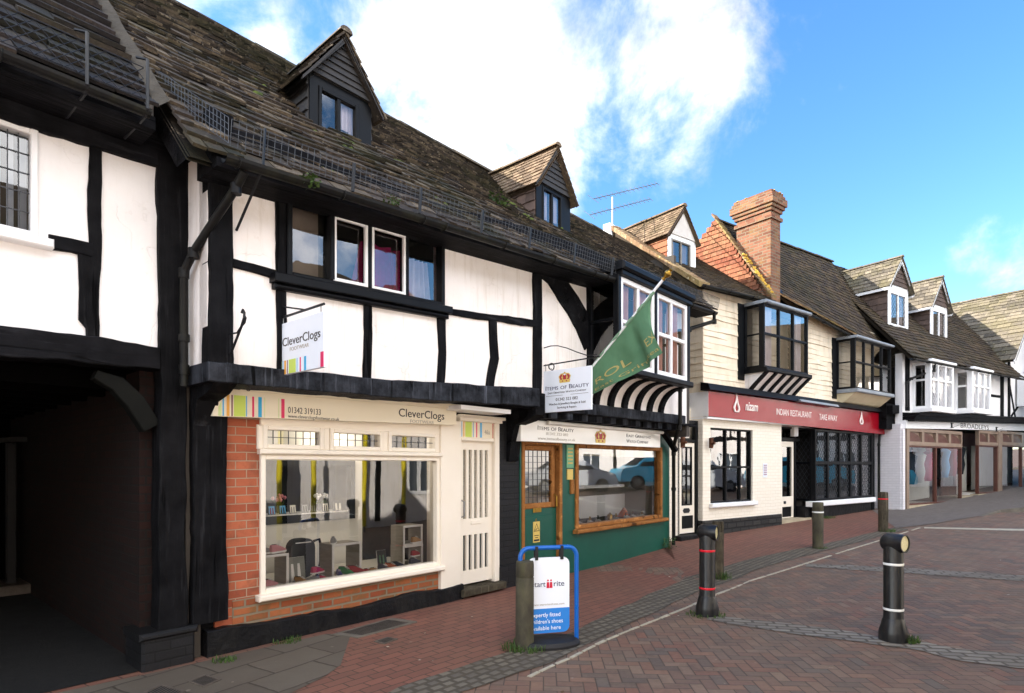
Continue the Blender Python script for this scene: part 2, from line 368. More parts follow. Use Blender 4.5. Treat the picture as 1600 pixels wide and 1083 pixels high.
def slabmat(name, stops, moss='#3b4020', lichen='#b9b29a', mossamt=.6, lich=.5, tonew=.75, rough=.85):
    t = NT(name); o = t.coord(); a = t.n('Attribute', attribute_name='tone').outputs['Fac']
    n1 = t.noise(o, 7, 7, .68); n2 = t.noise(o, 1.1, 5, .6); n3 = t.noise(o, 34, 4, .6); n4 = t.noise(o, 11, 6, .75)
    f = t.math('ADD', t.math('MULTIPLY', a, tonew), t.math('MULTIPLY', n1, 1-tonew+.1))
    col = t.ramp(f, [(p, lin(c)) for p, c in stops])
    col = t.mix(t.math('MULTIPLY', t.ramp(n4, [(.58, (0, 0, 0)), (.66, (1, 1, 1))]), lich), col, lin(lichen))
    col = t.mix(t.math('MULTIPLY', t.ramp(t.math('ADD', t.math('MULTIPLY', n2, .7), t.math('MULTIPLY', n1, .3)), [(.47, (0, 0, 0)), (.6, (1, 1, 1))]), mossamt), col, lin(moss))
    col = t.mix(t.math('MULTIPLY', t.ramp(n3, [(.4, (1, 1, 1)), (.6, (0, 0, 0))]), .35), col, lin('#1b1815'))
    return t.pbr(col, rough, t.bump(t.math('ADD', n3, n1), .6, .012), 0, .25)

m = {}
m['plaster'] = plastermat('white_limewash', '#f3edea', '#ebe3dd', '#c2b5a4', .7)
m['plaster_b'] = plastermat('cool_white_render', '#f2efee', '#ebe7e5', '#d2ccc6', .3)
m['tv'] = timber('black_oak_upright', '#0b0b0d', '#19191b', 'v'); m['th'] = timber('black_oak_level', '#0c0c0e', '#1b1b1e', 'h'); m['td'] = timber('black_oak', '#0b0b0d', '#19191b', 'd')
m['jetty'] = timber('weathered_black_oak', '#131417', '#3a3d44', 'v', .6)
m['blackpaint'] = simple('black_gloss_paint', '#08090b', '#111216', .45, 5, 30, .25, .003, spec=.16)
m['blackbrick'] = brickmat('black_painted_brick', '#0f0f11', '#19191c', '#0b0b0c', .23, .08, .008, .6, .6)
m['plinth'] = simple('black_painted_stone', '#0a0a0c', '#161619', .6, 3, 9, .8, .03, spec=.2, dirt=('#37352f', .4))
m['brick'] = brickmat('red_brick', '#86402c', '#b96a4a', '#a08c76', .2, .0775, .005, .88, .8, moss=('#5c3c2e', .55))
m['brick_old'] = brickmat('worn_red_brick', '#7e3a26', '#a8663f', '#80725e', .225, .075, .012, .9, .8, moss=('#5a5a38', .7))
m['brick_arch'] = brickmat('shade_dark_brick', '#120604', '#240e08', '#14100d', .225, .075, .009, .9, .6, moss=('#0c0a08', .9))  # shade of the passage put into the near-black brick colour
m['brick_white'] = brickmat('white_painted_brick', '#f0e7d8', '#e9dfcd', '#e2d7c4', .225, .075, .008, .7, .35)
m['brick_lilac'] = brickmat('white_painted_side_brick', '#e6e2e4', '#dcd8da', '#d3cfd0', .225, .075, .008, .7, .3)
m['brick_chim'] = brickmat('weathered_chimney_brick', '#4c2b20', '#8c5e48', '#766856', .225, .075, .011, .9, .8, moss=('#8a7142', .5))
m['cream'] = simple('cream_paint', '#ece2d2', '#e6dac8', .45, 3, 60, .05, .001, amt=.5)
m['creamboard'] = simple('cream_fascia', '#ebe0c8', '#e6d9be', .4, 3, 60, .04, .001, amt=.4)
m['white'] = simple('white_paint', '#efeeee', '#e2e0df', .45, 4, 60, .06, .001, amt=.5)
m['weather'] = simple('cream_weatherboard', '#eedfc8', '#dac9ae', .7, 3, 18, .3, .006, tone=.12, dirt=('#8e8566', .5))
m['tile_white'] = m['weather']
m['darkboard'] = simple('dark_weatherboard', '#2b2a2b', '#3e3a38', .7, 6, 20, .4, .006, tone=.3, stretch=(1, 1, 6))
m['greybrown'] = simple('brown_tile_hanging', '#5b4a42', '#40352f', .85, 7, 24, .4, .006, tone=.35)
m['orange'] = slabmat('orange_clay_tile', [(0, '#6e3a2a'), (.4, '#8a5038'), (.75, '#9e6649'), (1, '#774736')], '#7b6a48', '#d9b48c', .3, .5)
m['horsham'] = slabmat('old_stone_roof_slabs', [(0, '#1e1a17'), (.3, '#342d27'), (.65, '#4b4138'), (1, '#786a57')], '#2b2d16', '#aa9a84', .65, .8)
m['slabdark'] = slabmat('dark_stone_roof_slabs', [(0, '#1a1718'), (.4, '#2a2626'), (.75, '#3b3535'), (1, '#544a42')], '#2c3018', '#8a7766', .4, .3)
m['slabpale'] = slabmat('pale_stone_roof_slabs', [(0, '#474139'), (.35, '#5c554b'), (.7, '#71685b'), (1, '#877c6c')], '#6b6436', '#d0c29f', .35, .5)
m['tilebrown'] = slabmat('dark_brown_tile', [(0, '#2e2620'), (.4, '#41362c'), (.75, '#50432f'), (1, '#5e4d3c')], '#33331c', '#7e6c55', .45, .25)
m['tilepale'] = slabmat('lichened_clay_tile', [(0, '#71553c'), (.4, '#886a4e'), (.75, '#9c8062'), (1, '#b09874')], '#8b8038', '#e6d8b0', .45, .7)
m['tilebuff'] = slabmat('buff_clay_tile', [(0, '#574838'), (.4, '#6c5946'), (.75, '#806b56'), (1, '#967f66')], '#5b5230', '#d8c49c', .35, .5)
m['mortar'] = simple('lime_mortar', '#4c453a', '#332e27', .9, 8, 20, .6, .02)
m['lichen'] = simple('yellow_lichen', '#b98a1e', '#d8b860', .9, 14, 30, .8, .02)
m['moss'] = simple('green_moss', '#39441a', '#5f6a22', .95, 12, 40, .9, .02)
m['lead'] = simple('grey_lead', '#7f858c', '#9aa0a5', .55, 5, 20, .2, .004)
m['iron'] = simple('black_iron', '#121316', '#202125', .4, 10, 60, .2, .002)
m['gutter'] = simple('black_gutter', '#0c0c0e', '#191815', .5, 5, 30, .3, .004, spec=.2, dirt=('#34341f', .5))
m['wire'] = simple('galvanised_wire', '#5e6063', '#3a3b3d', .5, 20, 60, .1, .001, metal=.6)
_b = NT('warm_bulb'); _e = _b.n('Emission'); _b.i(_e, 0, (1, .88, .7, 1)); _b.i(_e, 1, 12.); _b.t.links.new(_e.outputs[0], _b.out.inputs[0]); m['bulb'] = _b.m
m['glass'] = glassmat('window_glass', .9, 2.6, .0010)
m['glassclear'] = glassmat('clear_window_glass', .95, 1.1, .003)
m['glassold'] = glassmat('old_wavy_glass', .85, 2.8, .0035, scale=2.2)
m['glassdark'] = glassmat('dim_glass', .6, 2.2, .003)
m['lead_came'] = simple('lead_came', '#3a3c40', '#55575b', .5, 20, 60, .1, .001, metal=.3)
m['obscure'] = simple('obscure_glass', '#8f897c', '#4d4840', .12, 55, 60, .9, .006, spec=.8, amt=1)
m['green'] = simple('green_paint', '#0b4f40', '#0a4538', .42, 2, 50, .05, .001, amt=.6)
m['varnish'] = timber('varnished_brown_wood', '#8a5a30', '#a06c3c', 'd', .4)
m['brass'] = simple('brass', '#b08a3c', '#8d6c2c', .3, 20, 60, .1, .001, metal=.9)
m['red'] = simple('red_gloss_sign', '#8e0a1c', '#820818', .2, 2, 40, .01, .0005, spec=.35, amt=.4)
m['gloss_white'] = simple('glossy_white_board', '#eceae4', '#e3e0d8', .1, 2, 40, .02, .001, spec=.7, amt=.4)
m['signwhite'] = simple('pale_sign_board', '#e6ebf4', '#dfe5f0', .35, 3, 60, .02, .0005, amt=.4)
m['ink'] = simple('dark_lettering', '#2a2523', '#352f2c', .5, 9, 60, .02, .0005)
m['inkblue'] = simple('navy_lettering', '#1c2550', '#1c2550', .5, 9, 60, .02, .0005)
m['inkgrey'] = simple('grey_lettering', '#a8a094', '#a8a094', .5, 9, 60, .02, .0005)
m['inkpale'] = simple('pale_lettering', '#f0e2dc', '#e6d6d0', .3, 9, 60, .02, .0005)
m['gold'] = simple('gold_lettering', '#c9ae62', '#b89a4c', .5, 9, 60, .05, .0005)
m['inkwhite'] = simple('white_lettering', '#eef2f8', '#e6ecf4', .4, 9, 60, .02, .0005)
for k, c in dict(lime='#c3d75b', sky='#5aa9dc', amber='#e6a63c', plum='#6a2a3c', pink='#d81f5c', cyan='#1ea2d6', mint='#cfdc9a', crimson='#c81e3c', ruby='#a52a34', palegold='#d3b660').items():
    m[k] = simple(k+'_paint', c, c, .4, 3, 60, .02, .0005)
m['flag'] = simple('green_cloth', '#52795a', '#43694a', .8, 5, 90, .2, .002, amt=.5)
m['flaggold'] = simple('faded_gold_print', '#a99c62', '#97894f', .8, 20, 90, .1, .001)
m['flagpale'] = simple('pale_green_hem', '#7d9a80', '#6b8a70', .8, 9, 90, .2, .002)
m['blue'] = simple('blue_enamel', '#0f5fb4', '#0d56a6', .3, 5, 60, .03, .0005)
m['bluepanel'] = simple('blue_panel', '#2f7fd0', '#2b78c8', .35, 3, 60, .02, .0005, amt=.4)
m['rubber'] = simple('black_rubber', '#131316', '#1e1e22', .6, 8, 50, .3, .003)
m['bollard'] = simple('scuffed_black_bollard', '#0e0f12', '#17181c', .33, 4, 60, .15, .002, dirt=('#55534e', .5))
m['reflect_red'] = simple('red_reflective_band', '#d8142a', '#c8122a', .35, 9, 60, .02, .0005)
m['reflect_white'] = simple('white_reflective_band', '#e9e9e6', '#dcdcd8', .35, 9, 60, .02, .0005)
m['lens'] = simple('cream_reflector_disc', '#d8cfa4', '#c3b98a', .25, 30, 120, .3, .002)
m['oldwood'] = timber('weathered_bollard_wood', '#38332a', '#575043', 'v', .85)
m['oldwood_moss'] = simple('mossy_bollard_wood', '#37332a', '#54503f', .9, 5, 20, .6, .012, amt=1, stretch=(1.5, 1.5, .8), dirt=('#41451f', .8))
m['grass'] = simple('grass_blades', '#324a1c', '#4b6126', .7, 9, 40, .1, .002)
m['setts'] = paver('worn_granite_setts', '#57514a', '#7a7264', '#4c453a', .12, .09, math.radians(47), .02, .88, '#544a3c', .37, .012)
m['setts2'] = paver('pale_granite_setts', '#6a645c', '#8f887c', '#544c42', .2, .1, math.radians(-12), .016, .8, '#62594c', .4, .012)
m['road'] = herring('block_paved_road', .1, ['#6d5c50', '#835a49', '#655c54', '#8b6855', '#5e524a', '#785e50', '#866f5e'], '#443b31', 48-90+45)
m['pave'] = paver('red_brick_pavement', '#6b463b', '#825445', '#48382f', .215, .105, M.ang, .006, .78, '#6a5041')
m['greypave'] = paver('grey_pavement', '#5e5752', '#706862', '#48423d', .2, .1, B.ang, .006, .8, '#645c56')
m['flags'] = paver('stone_flags', '#554d44', '#6a6256', '#3d362e', .6, .38, M.ang+.15, .01, .8, '#4a4036', .4)
m['line'] = simple('worn_white_setts', '#b8b09c', '#8a8170', .7, 12, 30, .4, .004)
m['asphalt'] = simple('shade_dark_ground', '#060606', '#0a0909', .95, 5, 60, .6, .006)  # passage floor, its shade put into the colour
m['rustbar'] = simple('rusty_grating_bar', '#5e554c', '#453c34', .7, 12, 40, .3, .003)
m['greypane'] = simple('grey_window_pane', '#4a545e', '#2e343a', .1, 2, 40, .01, .0005, spec=.8)  # reflected sky put into the grey of the pane
m['redbrown'] = simple('red_brown_joinery', '#5a3226', '#4a281f', .45, 5, 40, .1, .002)
m['oldstone'] = simple('dirty_kerb_stone', '#6b645a', '#4f4940', .85, 6, 24, .5, .008)
m['interior'] = simple('dim_interior', '#4a443e', '#3a352f', .9, 2, 20, .1, .002)
m['interior_w'] = simple('white_interior', '#ece9e0', '#e0dcd0', .8, 2, 30, .2, .004)
m['curtain'] = simple('pale_curtain', '#e6dbe0', '#cfc0c8', .9, 6, 50, .1, .002)
m['rosecurtain'] = simple('rose_curtain', '#dba9a0', '#c98f88', .9, 3, 50, .1, .002)
m['pinkreflection'] = simple('magenta_reflection', '#b02a68', '#8a1f4e', .8, 5, 40, .2, .003)
m['yellow'] = simple('yellow_sleeve', '#e6d21e', '#d8c41a', .5, 4, 50, .05, .001)
m['steel'] = simple('steel_pole', '#8a8d90', '#6d7073', .4, 9, 50, .1, .001, metal=.7)
m['darkwood'] = timber('dark_brown_frame', '#4a2f22', '#5e3c2a', 'd', .45)
m['taupe'] = simple('taupe_shopfront_paint', '#8f7a69', '#7f6b5b', .5, 4, 50, .1, .002)
m['stone'] = simple('pale_stone', '#b5a78e', '#94876e', .85, 4, 22, .5, .008)
m['rubble'] = brickmat('black_rubble_stone', '#19191a', '#34322f', '#101010', .34, .13, .02, .7, 1.)
m['velvet'] = simple('dark_velvet', '#1d2226', '#151a1d', .95, 8, 80, .1, .001)
m['slat'] = simple('washed_grey_crate_wood', '#9a948a', '#b5afa4', .8, 4, 30, .3, .003, stretch=(1, 1, 9))

# ---------------------------------------------------------------- lettering
_tc = {}
def text_mesh(s, bold=0):
    k = (s, bold)
    if k not in _tc:
        cu = bpy.data.curves.new('lettering', 'FONT'); cu.body = s; cu.size = 1; cu.extrude = .01; cu.resolution_u = 3; cu.offset = bold
        o = bpy.data.objects.new('lettering', cu); COL.objects.link(o)
        dg = bpy.context.evaluated_depsgraph_get(); me = bpy.data.meshes.new_from_object(o.evaluated_get(dg))
        n = len(me.vertices); co = np.empty(n*3); me.vertices.foreach_get('co', co); co = co.reshape(-1, 3)
        fs = [tuple(p.vertices) for p in me.polygons]
        bpy.data.objects.remove(o); bpy.data.curves.remove(cu); bpy.data.meshes.remove(me)
        _tc[k] = (co, fs)
    return _tc[k]
class TX:
    """collects words on one board as one lettering mesh; words are fitted to a width and a cap height"""
    def __init__(s): s.mb = MB()
    def word(s, txt, x0, x1, z, h, y, caps=None, slant=0, bold=0, fn=None):
        if caps:      # small capitals: first letters of words larger
            runs = []; 
            for w in txt.split(' '):
                if w in ('of', 'OF', '&'): runs.append((w.upper(), caps))
                else:
                    runs.append((w[0].upper(), 1.)); 
                    if len(w) > 1: runs.append((w[1:].upper(), caps))
                runs.append((' ', 0))
            runs = runs[:-1]
        else: runs = [(txt, 1.)]
        allv = []; allf = []; cx = 0
        for r, k in runs:
            if k == 0: cx += .28; continue
            co, fs = text_mesh(r, bold); co = co.copy(); co[:, :2] *= k
            mn = co[:, 0].min(); co[:, 0] += cx-mn; cx = co[:, 0].max()+.07; o = len(allv)
            allv += co.tolist(); allf += [tuple(i+o for i in f) for f in fs]
        a = np.array(allv); w = a[:, 0].max(); cap = .69
        out = []
        for X, Y, Z in allv:
            q = (x0+(X/w)*(x1-x0)+slant*Y*h/cap, y-.001-Z*.15, z+Y*h/cap); out.append(fn(q) if fn else q)
        s.mb.add(out, allf)
        return s
    def build(s, mat, parent, name='lettering', mx=None): return s.mb.build(name, mat, parent, mx=mx)

# ---------------------------------------------------------------- shared makers
def lead_lines(mb, x0, x1, z0, z1, y, kind, a, b=None, t=.006):
    if kind == 'sq':
        for i in range(1, a): x = x0+(x1-x0)*i/a; mb.box(x-t/2, x+t/2, y-.004, y+.004, z0, z1)
        for j in range(1, b): z = z0+(z1-z0)*j/b; mb.box(x0, x1, y-.0052, y+.0052, z-t/2, z+t/2)
    else:
        s = a; k = b or 1.5; hw = (x1-x0); hh = (z1-z0)
        n = int((hw+hh/k)/s)+2
        for sg in (1, -1):
            for i in range(-1, n+1):
                c = i*s          # line: (x-x0) + sg*(z-z0)/k = c  (sg=-1 shifted)
                pts = []
                for z in (z0, z1):
                    xx = c-(z-z0)/k if sg == 1 else c-hh/k+(z-z0)/k
                    pts.append((x0+xx, z))
                (xa, za), (xb, zb) = pts
                if xa == xb: continue
                def clip(xa, za, xb, zb):
                    ts = [0, 1]
                    d = xb-xa
                    t0, t1 = sorted(((x0-xa)/d, (x1-xa)/d)); lo, hi = max(0, t0), min(1, t1)
                    return None if lo >= hi else (xa+d*lo, za+(zb-za)*lo, xa+d*hi, za+(zb-za)*hi)
                q = clip(xa, za, xb, zb)
                if q: mb.tube([(q[0], y+(.0015 if sg > 0 else -.0015), q[1]), (q[2], y+(.0015 if sg > 0 else -.0015), q[3])], t*.6, 4)
def window(par, x0, x1, z0, z1, y, mat, fw=.05, mull=(), tran=(), mw=.04, depth=.08, glass='glass', lead=None, flat=False, name='window', gl=.6, cham=.008, bars='lead_came', blab=None):
    f = MB(); c = cham
    f.box(x0, x0+fw, y, y+depth, z0, z1, c=c); f.box(x1-fw, x1, y, y+depth, z0, z1, c=c)
    f.box(x0+fw, x1-fw, y+.002, y+depth, z1-fw, z1, c=c); f.box(x0+fw, x1-fw, y+.002, y+depth, z0, z0+fw, c=c)
    for x in mull: f.box(x-mw/2, x+mw/2, y+.004, y+depth, z0+fw, z1-fw, c=c)
    for z in tran: f.box(x0+fw, x1-fw, y+.008, y+depth-.002, z-mw/2, z+mw/2, c=c)
    o = f.build(name, mat, par)
    gp = par if flat else o
    xs = [x0+fw]+sorted(mull)+[x1-fw]; gy = y+depth*gl
    for i in range(len(xs)-1):
        g = MB(); a, b = xs[i]-.002, xs[i+1]+.002
        g.quad((a, gy, z0+fw-.002), (b, gy, z0+fw-.002), (b, gy, z1-fw+.002), (a, gy, z1-fw+.002)); g.build('pane', m[glass] if isinstance(glass, str) else glass, gp)
    if lead:
        l = MB()
        for i in range(len(xs)-1):
            a = xs[i]+(mw/2 if i else 0); b = xs[i+1]-(mw/2 if i < len(xs)-2 else 0)
            zz = [z0+fw]+sorted(tran)+[z1-fw]
            for j in range(len(zz)-1):
                lead_lines(l, a, b, zz[j]+(mw/2 if j else 0), zz[j+1]-(mw/2 if j < len(zz)-2 else 0), gy-.004, *lead)
        l.build('leaded_bars', m[bars], gp)
    return o
def curtain(par, x0, x1, z0, z1, y, mat, n=7, amp=.025, flare=0, name='curtain'):
    mb = MB(); N = n*8; 
    def q(i, z): 
        f = i/N; w = (x1-x0); return (x0+w*f+(flare*(f-.5) if z == z0 else 0), y+amp*math.sin(f*n*2*PI+math.sin(f*9)), z)
    for i in range(N): mb.quad(q(i, z0), q(i+1, z0), q(i+1, z1), q(i, z1))
    return mb.build(name, m[mat], par, smooth=True)
def room(par, x0, x1, y0, y1, z0, z1, mat='interior', name='room'):
    """inner faces of a room open to the street side"""
    b = MB()
    b.quad((x0, y1, z0), (x1, y1, z0), (x1, y1, z1), (x0, y1, z1)); b.quad((x0, y0, z0), (x0, y1, z0), (x0, y1, z1), (x0, y0, z1))
    b.quad((x1, y1, z0), (x1, y0, z0), (x1, y0, z1), (x1, y1, z1)); b.quad((x0, y0, z0), (x1, y0, z0), (x1, y1, z0), (x0, y1, z0)); b.quad((x0, y1, z1), (x1, y1, z1), (x1, y0, z1), (x0, y0, z1))
    return b.build(name, m[mat], par)
def gutter(par, pts, r=.055, name='gutter'):
    b = MB(); n = 7; P = [Vector(q) for q in pts]
    for i in range(len(P)-1):
        for k in range(n):
            a0, a1 = PI+PI*k/n, PI+PI*(k+1)/n
            for rr in (r, r-.006):
                q = [(p.x, p.y+math.cos(a)*rr, p.z+math.sin(a)*rr) for p in (P[i], P[i+1]) for a in (a0, a1)]
                b.quad(q[0], q[2], q[3], q[1])
        L = (P[i+1]-P[i]).length; 
        for j in range(int(L/.9)+1):
            c = P[i].lerp(P[i+1], (j*.9+.1)/L) if (j*.9+.1) < L else None
            if c: b.tube([(c.x, c.y+math.cos(PI+PI*k/8)*(r+.006), c.z+math.sin(PI+PI*k/8)*(r+.006)) for k in range(9)], .007, 5)
    return b.build(name, m['gutter'], par)
def pipe(par, pts, r=.036, name='downpipe', collars=()):
    b = MB(); b.tube(pts, r, 10)
    for i, (x, y, z) in enumerate(pts[1:-1]): b.tube([(x, y, z-.05), (x, y, z+.03)], r*1.25, 10)
    for (x, y, z) in collars: b.tube([(x, y, z-.03), (x, y, z+.03)], r*1.3, 10)
    return b.build(name, m['gutter'], par, smooth=True)
def ridge(par, a, b, r, mat, n=None, name='ridge_tiles', seed=0):
    A, Bv = Vector(a), Vector(b); L = (Bv-A).length; n = n or int(L/.38); mb = MB(); rr = random.Random(seed)
    d = (Bv-A)/n; side = d.cross(Vector((0, 0, 1))).normalized()
    for i in range(n):
        p0, p1 = A+d*i, A+d*(i+1.04); j = rr.uniform(-.008, .008); t = rr.random()
        ring = []
        for p, e in ((p0, .004), (p1, .0)):
            ring.append([p+side*math.cos(k*PI/6)*(r+e)+Vector((0, 0, math.sin(k*PI/6)*(r+e)*.8+j-r*.25)) for k in range(7)])
        for k in range(6): mb.quad(ring[0][k], ring[1][k], ring[1][k+1], ring[0][k+1], t)
        mb.add(ring[0], [tuple(range(7))], t); mb.add(ring[1], [tuple(range(6, -1, -1))], t)
    return mb.build(name, mat, par)
def crown(par, x, z, w, h, y):
    """little heraldic crown: gilt band, red cap, arches and orbs"""
    g = MB(); rd = MB()
    g.prism([(x-w*.42, z), (x+w*.42, z), (x+w*.46, z+h*.3), (x-w*.46, z+h*.3)], y-.004, y)
    rd.prism([(x-w*.40, z+h*.3), (x+w*.40, z+h*.3), (x+w*.46, z+h*.7), (x+w*.2, z+h*.86), (x, z+h*.7), (x-w*.2, z+h*.86), (x-w*.46, z+h*.7)], y-.002, y)
    for s in (-1, 1):
        for k in (.2, .48): g.beam([(x+s*w*k*.8, z+h*.3), (x+s*w*k, z+h*.6), (x+s*w*k*.7, z+h*.85), (x+s*w*.05, z+h*.9)], w*.06, y-.006, y, 1, 0)
        g.prism([(x+s*w*.2+math.cos(t)*w*.07, z+h*.5+math.sin(t)*w*.07) for t in [k*PI/4 for k in range(8)]], y-.007, y)
        rd.prism([(x+s*w*.17+math.cos(t)*w*.05, z+h*.15+math.sin(t)*w*.05) for t in [k*PI/4 for k in range(8)]], y-.007, y-.001)
    g.prism([(x+math.cos(t)*w*.07, z+h*.95+math.sin(t)*w*.07) for t in [k*PI/4 for k in range(8)]], y-.006, y)
    o = g.build('crown_emblem', m['palegold'], par); rd.build('crown_emblem', m['ruby'], par); return o
def gable_dormer(par, x0, x1, zb, ze, zr, y, base, slope, style, oh=.16, fo=.22):
    """dormer: base(x,y)->z of the main roof; front wall y, cheeks x0/x1, eave ze, apex zr"""
    xm = (x0+x1)/2; st = style
    d = MB(); th = .06
    # front frame posts and gable boards
    wx0, wx1, wz0, wz1 = st['win']
    d.wall(x0, x1, zb-.25, ze, [(wx0, wx1, wz0, wz1)], y, y+.07)
    if not st.get('boards'): d.prism([(x0, ze), (x1, ze), (xm, zr)], y, y+.06)
    o = d.build('dormer', st['wall'], par)
    if st.get('boards'):
        g = MB(); k = (zr-ze)/((x1-x0)/2)
        g.boards(lambda z: x0-oh*.8+max(0, (z-ze+oh*.8*k)/k), lambda z: x1+oh*.8-max(0, (z-ze+oh*.8*k)/k), ze, zr-.04, y-.02, st['boards'], .022)
        g.prism([(x0, ze), (x1, ze), (xm, zr)], y, y+.05); g.build('gable_boards', st['gable'], o)
    elif st.get('gable'):
        g = MB(); g.prism([(x0, ze+.01), (x1, ze+.01), (xm, zr)], y-.03, y+.055); g.build('gable_panel', st['gable'], o)
    k = (zr-ze)/((x1-x0)/2)
    # where a level line at height z meets the main roof
    def hit(x, z):
        lo, hi = y-.5, y+6
        for _ in range(40):
            md = (lo+hi)/2
            if base(x, md) < z: lo = md
            else: hi = md
        return lo
    for s, xx in ((-1, x0), (1, x1)):
        c = MB(); yb = hit(xx, ze)
        # cheek as rows of boards or tiles following the roof
        n = st.get('cheek_n', 5); h = (ze-zb+.25)/n
        for j in range(n):
            za, zc = zb-.25+j*h, zb-.25+(j+1.1)*h; ya0 = y+.02; ya1 = max(ya0+.05, hit(xx, min(ze, zc))+.1)
            q = max(1, int((ya1-ya0)/st.get('cheek_w', 9)))
            for i in range(q):
                a, b_ = ya0+(ya1-ya0)*i/q, ya0+(ya1-ya0)*(i+1)/q-.003; jj = rnd.uniform(-.008, .008)
                c.hexa([(xx+s*.03, a, za+jj), (xx+s*.03, b_, za+jj), (xx-s*.02, b_, za+jj), (xx-s*.02, a, za+jj), (xx+s*.006, a, zc), (xx+s*.006, b_, zc), (xx-s*.02, b_, zc), (xx-s*.02, a, zc)][::1 if s < 0 else 1], rnd.random())
        c.build('cheek', st['cheek'], o)
    r = MB(); zl = ze-oh*k+.05; yr = hit(xm, zr)+.15
    for s in (-1, 1):
        xe = xm+s*((x1-x0)/2+oh); ye = hit(xe, zl)+.15
        c00, c10, c11, c01 = (xe, y-fo, zl), (xe, ye, zl), (xm, yr, zr+.05), (xm, y-fo, zr+.05)
        if s > 0: c00, c10, c11, c01 = c10, c00, c01, c11
        # order so that the normal points outwards
        a, b_, c_, e_ = (c10, c00, c01, c11) if s < 0 else (c10, c00, c01, c11)
        n_ = (Vector(b_)-Vector(a)).cross(Vector(e_)-Vector(a))
        if n_.z < 0: a, b_, c_, e_ = b_, a, e_, c_
        r.slabs(a, b_, c_, e_, st['ch'], st['wr'], st['th'], int(abs(x0)*31+s), .006, .006)
    ro = r.build('roof', st['roof'], o)
    ridge(o, (xm, y-fo-.01, zr+.07), (xm, yr, zr+.07), .075, st.get('rmat', st['roof']))
    bg = MB(); bw = st.get('barge_w', .1)
    for s in (-1, 1):
        xe = xm+s*((x1-x0)/2+oh*.95)
        bg.prism([(xe, zl), (xm, zr+.02), (xm, zr+.02-bw*1.3), (xe, zl-bw*.55)][:], y-fo+.015, y-fo+.045)
        if st.get('eave'):
            ye = hit(xe, zl); bg.box(xe-.02, xe+.02, y-fo+.05, ye+.05, zl-.09, zl-.01)
    bg.build('bargeboard', st['barge'], o)
    window(o, wx0+.004, wx1-.004, wz0, wz1, y-.015, st['wmat'], st.get('fw', .04), mull=st.get('mull', [(wx0+wx1)/2]), tran=st.get('tran', []), mw=.045, depth=.06, glass=st.get('glass', 'glass'), lead=st.get('lead'), flat=True)
    bk = MB(); bk.box(x0+.03, x1-.03, y+.5, y+.52, zb-.2, ze); bk.build('back_board', m['interior'], o)
    if st.get('curtains'):
        w = wx1-wx0
        for a, b_ in st['curtains']: curtain(o, wx0+w*a, wx0+w*b_, wz0, wz1, y+.09, 'curtain', 4, .015)
    return o

# ---------------------------------------------------------------- ground
def gridsheet(name, xs, ys, off, mat):
    b = MB(); n = len(ys)
    vs = [(x, y, zg(x, y)+off) for x in xs for y in ys]
    fs = [(i*n+j, (i+1)*n+j, (i+1)*n+j+1, i*n+j+1) for i in range(len(xs)-1) for j in range(n-1)]
    b.add(vs, fs); return tag(b.build(name, mat), kind='structure')
far = [-900, -500, -250, -120, -60, -30]
gridsheet('road', far+[x for x in np.arange(-15, 40, 1.)]+[50, 70, 110, 200, 400, 900], far+[y for y in np.arange(-15, 45, 1.)]+[60, 90, 140, 300, 600, 900], 0, m['road'])
def resample(P, n):
    P = [Vector(p[:2]) for p in P]; L = [0]
    for a, b in zip(P, P[1:]): L.append(L[-1]+(b-a).length)
    out = []
    for i in range(n+1):
        t = L[-1]*i/n; k = 0
        while k < len(L)-2 and L[k+1] < t: k += 1
        out.append(P[k].lerp(P[k+1], (t-L[k])/max(1e-6, L[k+1]-L[k])))
    return out
def strip(name, A, Bp, off, mat, n=60, m_=4, wob=0, thick=0, parent=None):
    A, Bp = resample(A, n), resample(Bp, n); b = MB(); vs = []
    for i in range(n+1):
        for j in range(m_+1):
            q = A[i].lerp(Bp[i], j/m_)
            if wob and j in (0, m_): q = q+Vector((noise.noise((q.x*2, q.y*2, j)), noise.noise((q.x*2, q.y*2, 7+j))))*wob
            vs.append((q.x, q.y, zg(q.x, q.y)+off))
    k = m_+1
    fs = [(i*k+j, (i+1)*k+j, (i+1)*k+j+1, i*k+j+1) for i in range(n) for j in range(m_)]
    e1, e2 = A[1]-A[0], Bp[0]-A[0]
    if e1.x*e2.y-e1.y*e2.x < 0: fs = [f[::-1] for f in fs]
    b.add(vs, fs)
    if thick:
        for i in range(n): b.quad(vs[i*k+m_], vs[(i+1)*k+m_], (*vs[(i+1)*k+m_][:2], vs[(i+1)*k+m_][2]-thick), (*vs[i*k+m_][:2], vs[i*k+m_][2]-thick)); b.f[-1] = b.f[-1][::-1] if e1.x*e2.y-e1.y*e2.x < 0 else b.f[-1]
    return tag(b.build(name, mat), kind='structure')
cobL = [(-.95, 1.6), G(600, 1083), G(760, 1030), G(905, 985), G(960, 955), G(1080, 900), G(1180, 872), G(1290, 850), G(1400, 824)]
cobR = [(-.55, 1.6), G(720, 1083), G(850, 1040), G(990, 972), G(1090, 925), G(1200, 885), G(1300, 858), G(1420, 828)]
inner = [M.W(-3.5, -.02), M.W(2, -.02), M.W(6, -.02), M.W(10.9, -.02), M.W(11.0, .4), R.W(-.6, .4), R.W(0, .02), R.W(8.4, .02)]
strip('pavement', inner, [(-1.8, -1.5)]+cobL, .004, m['pave'], 90, 8)
strip('sett_strip', cobL, cobR, .008, m['setts'], 80, 4, .04)
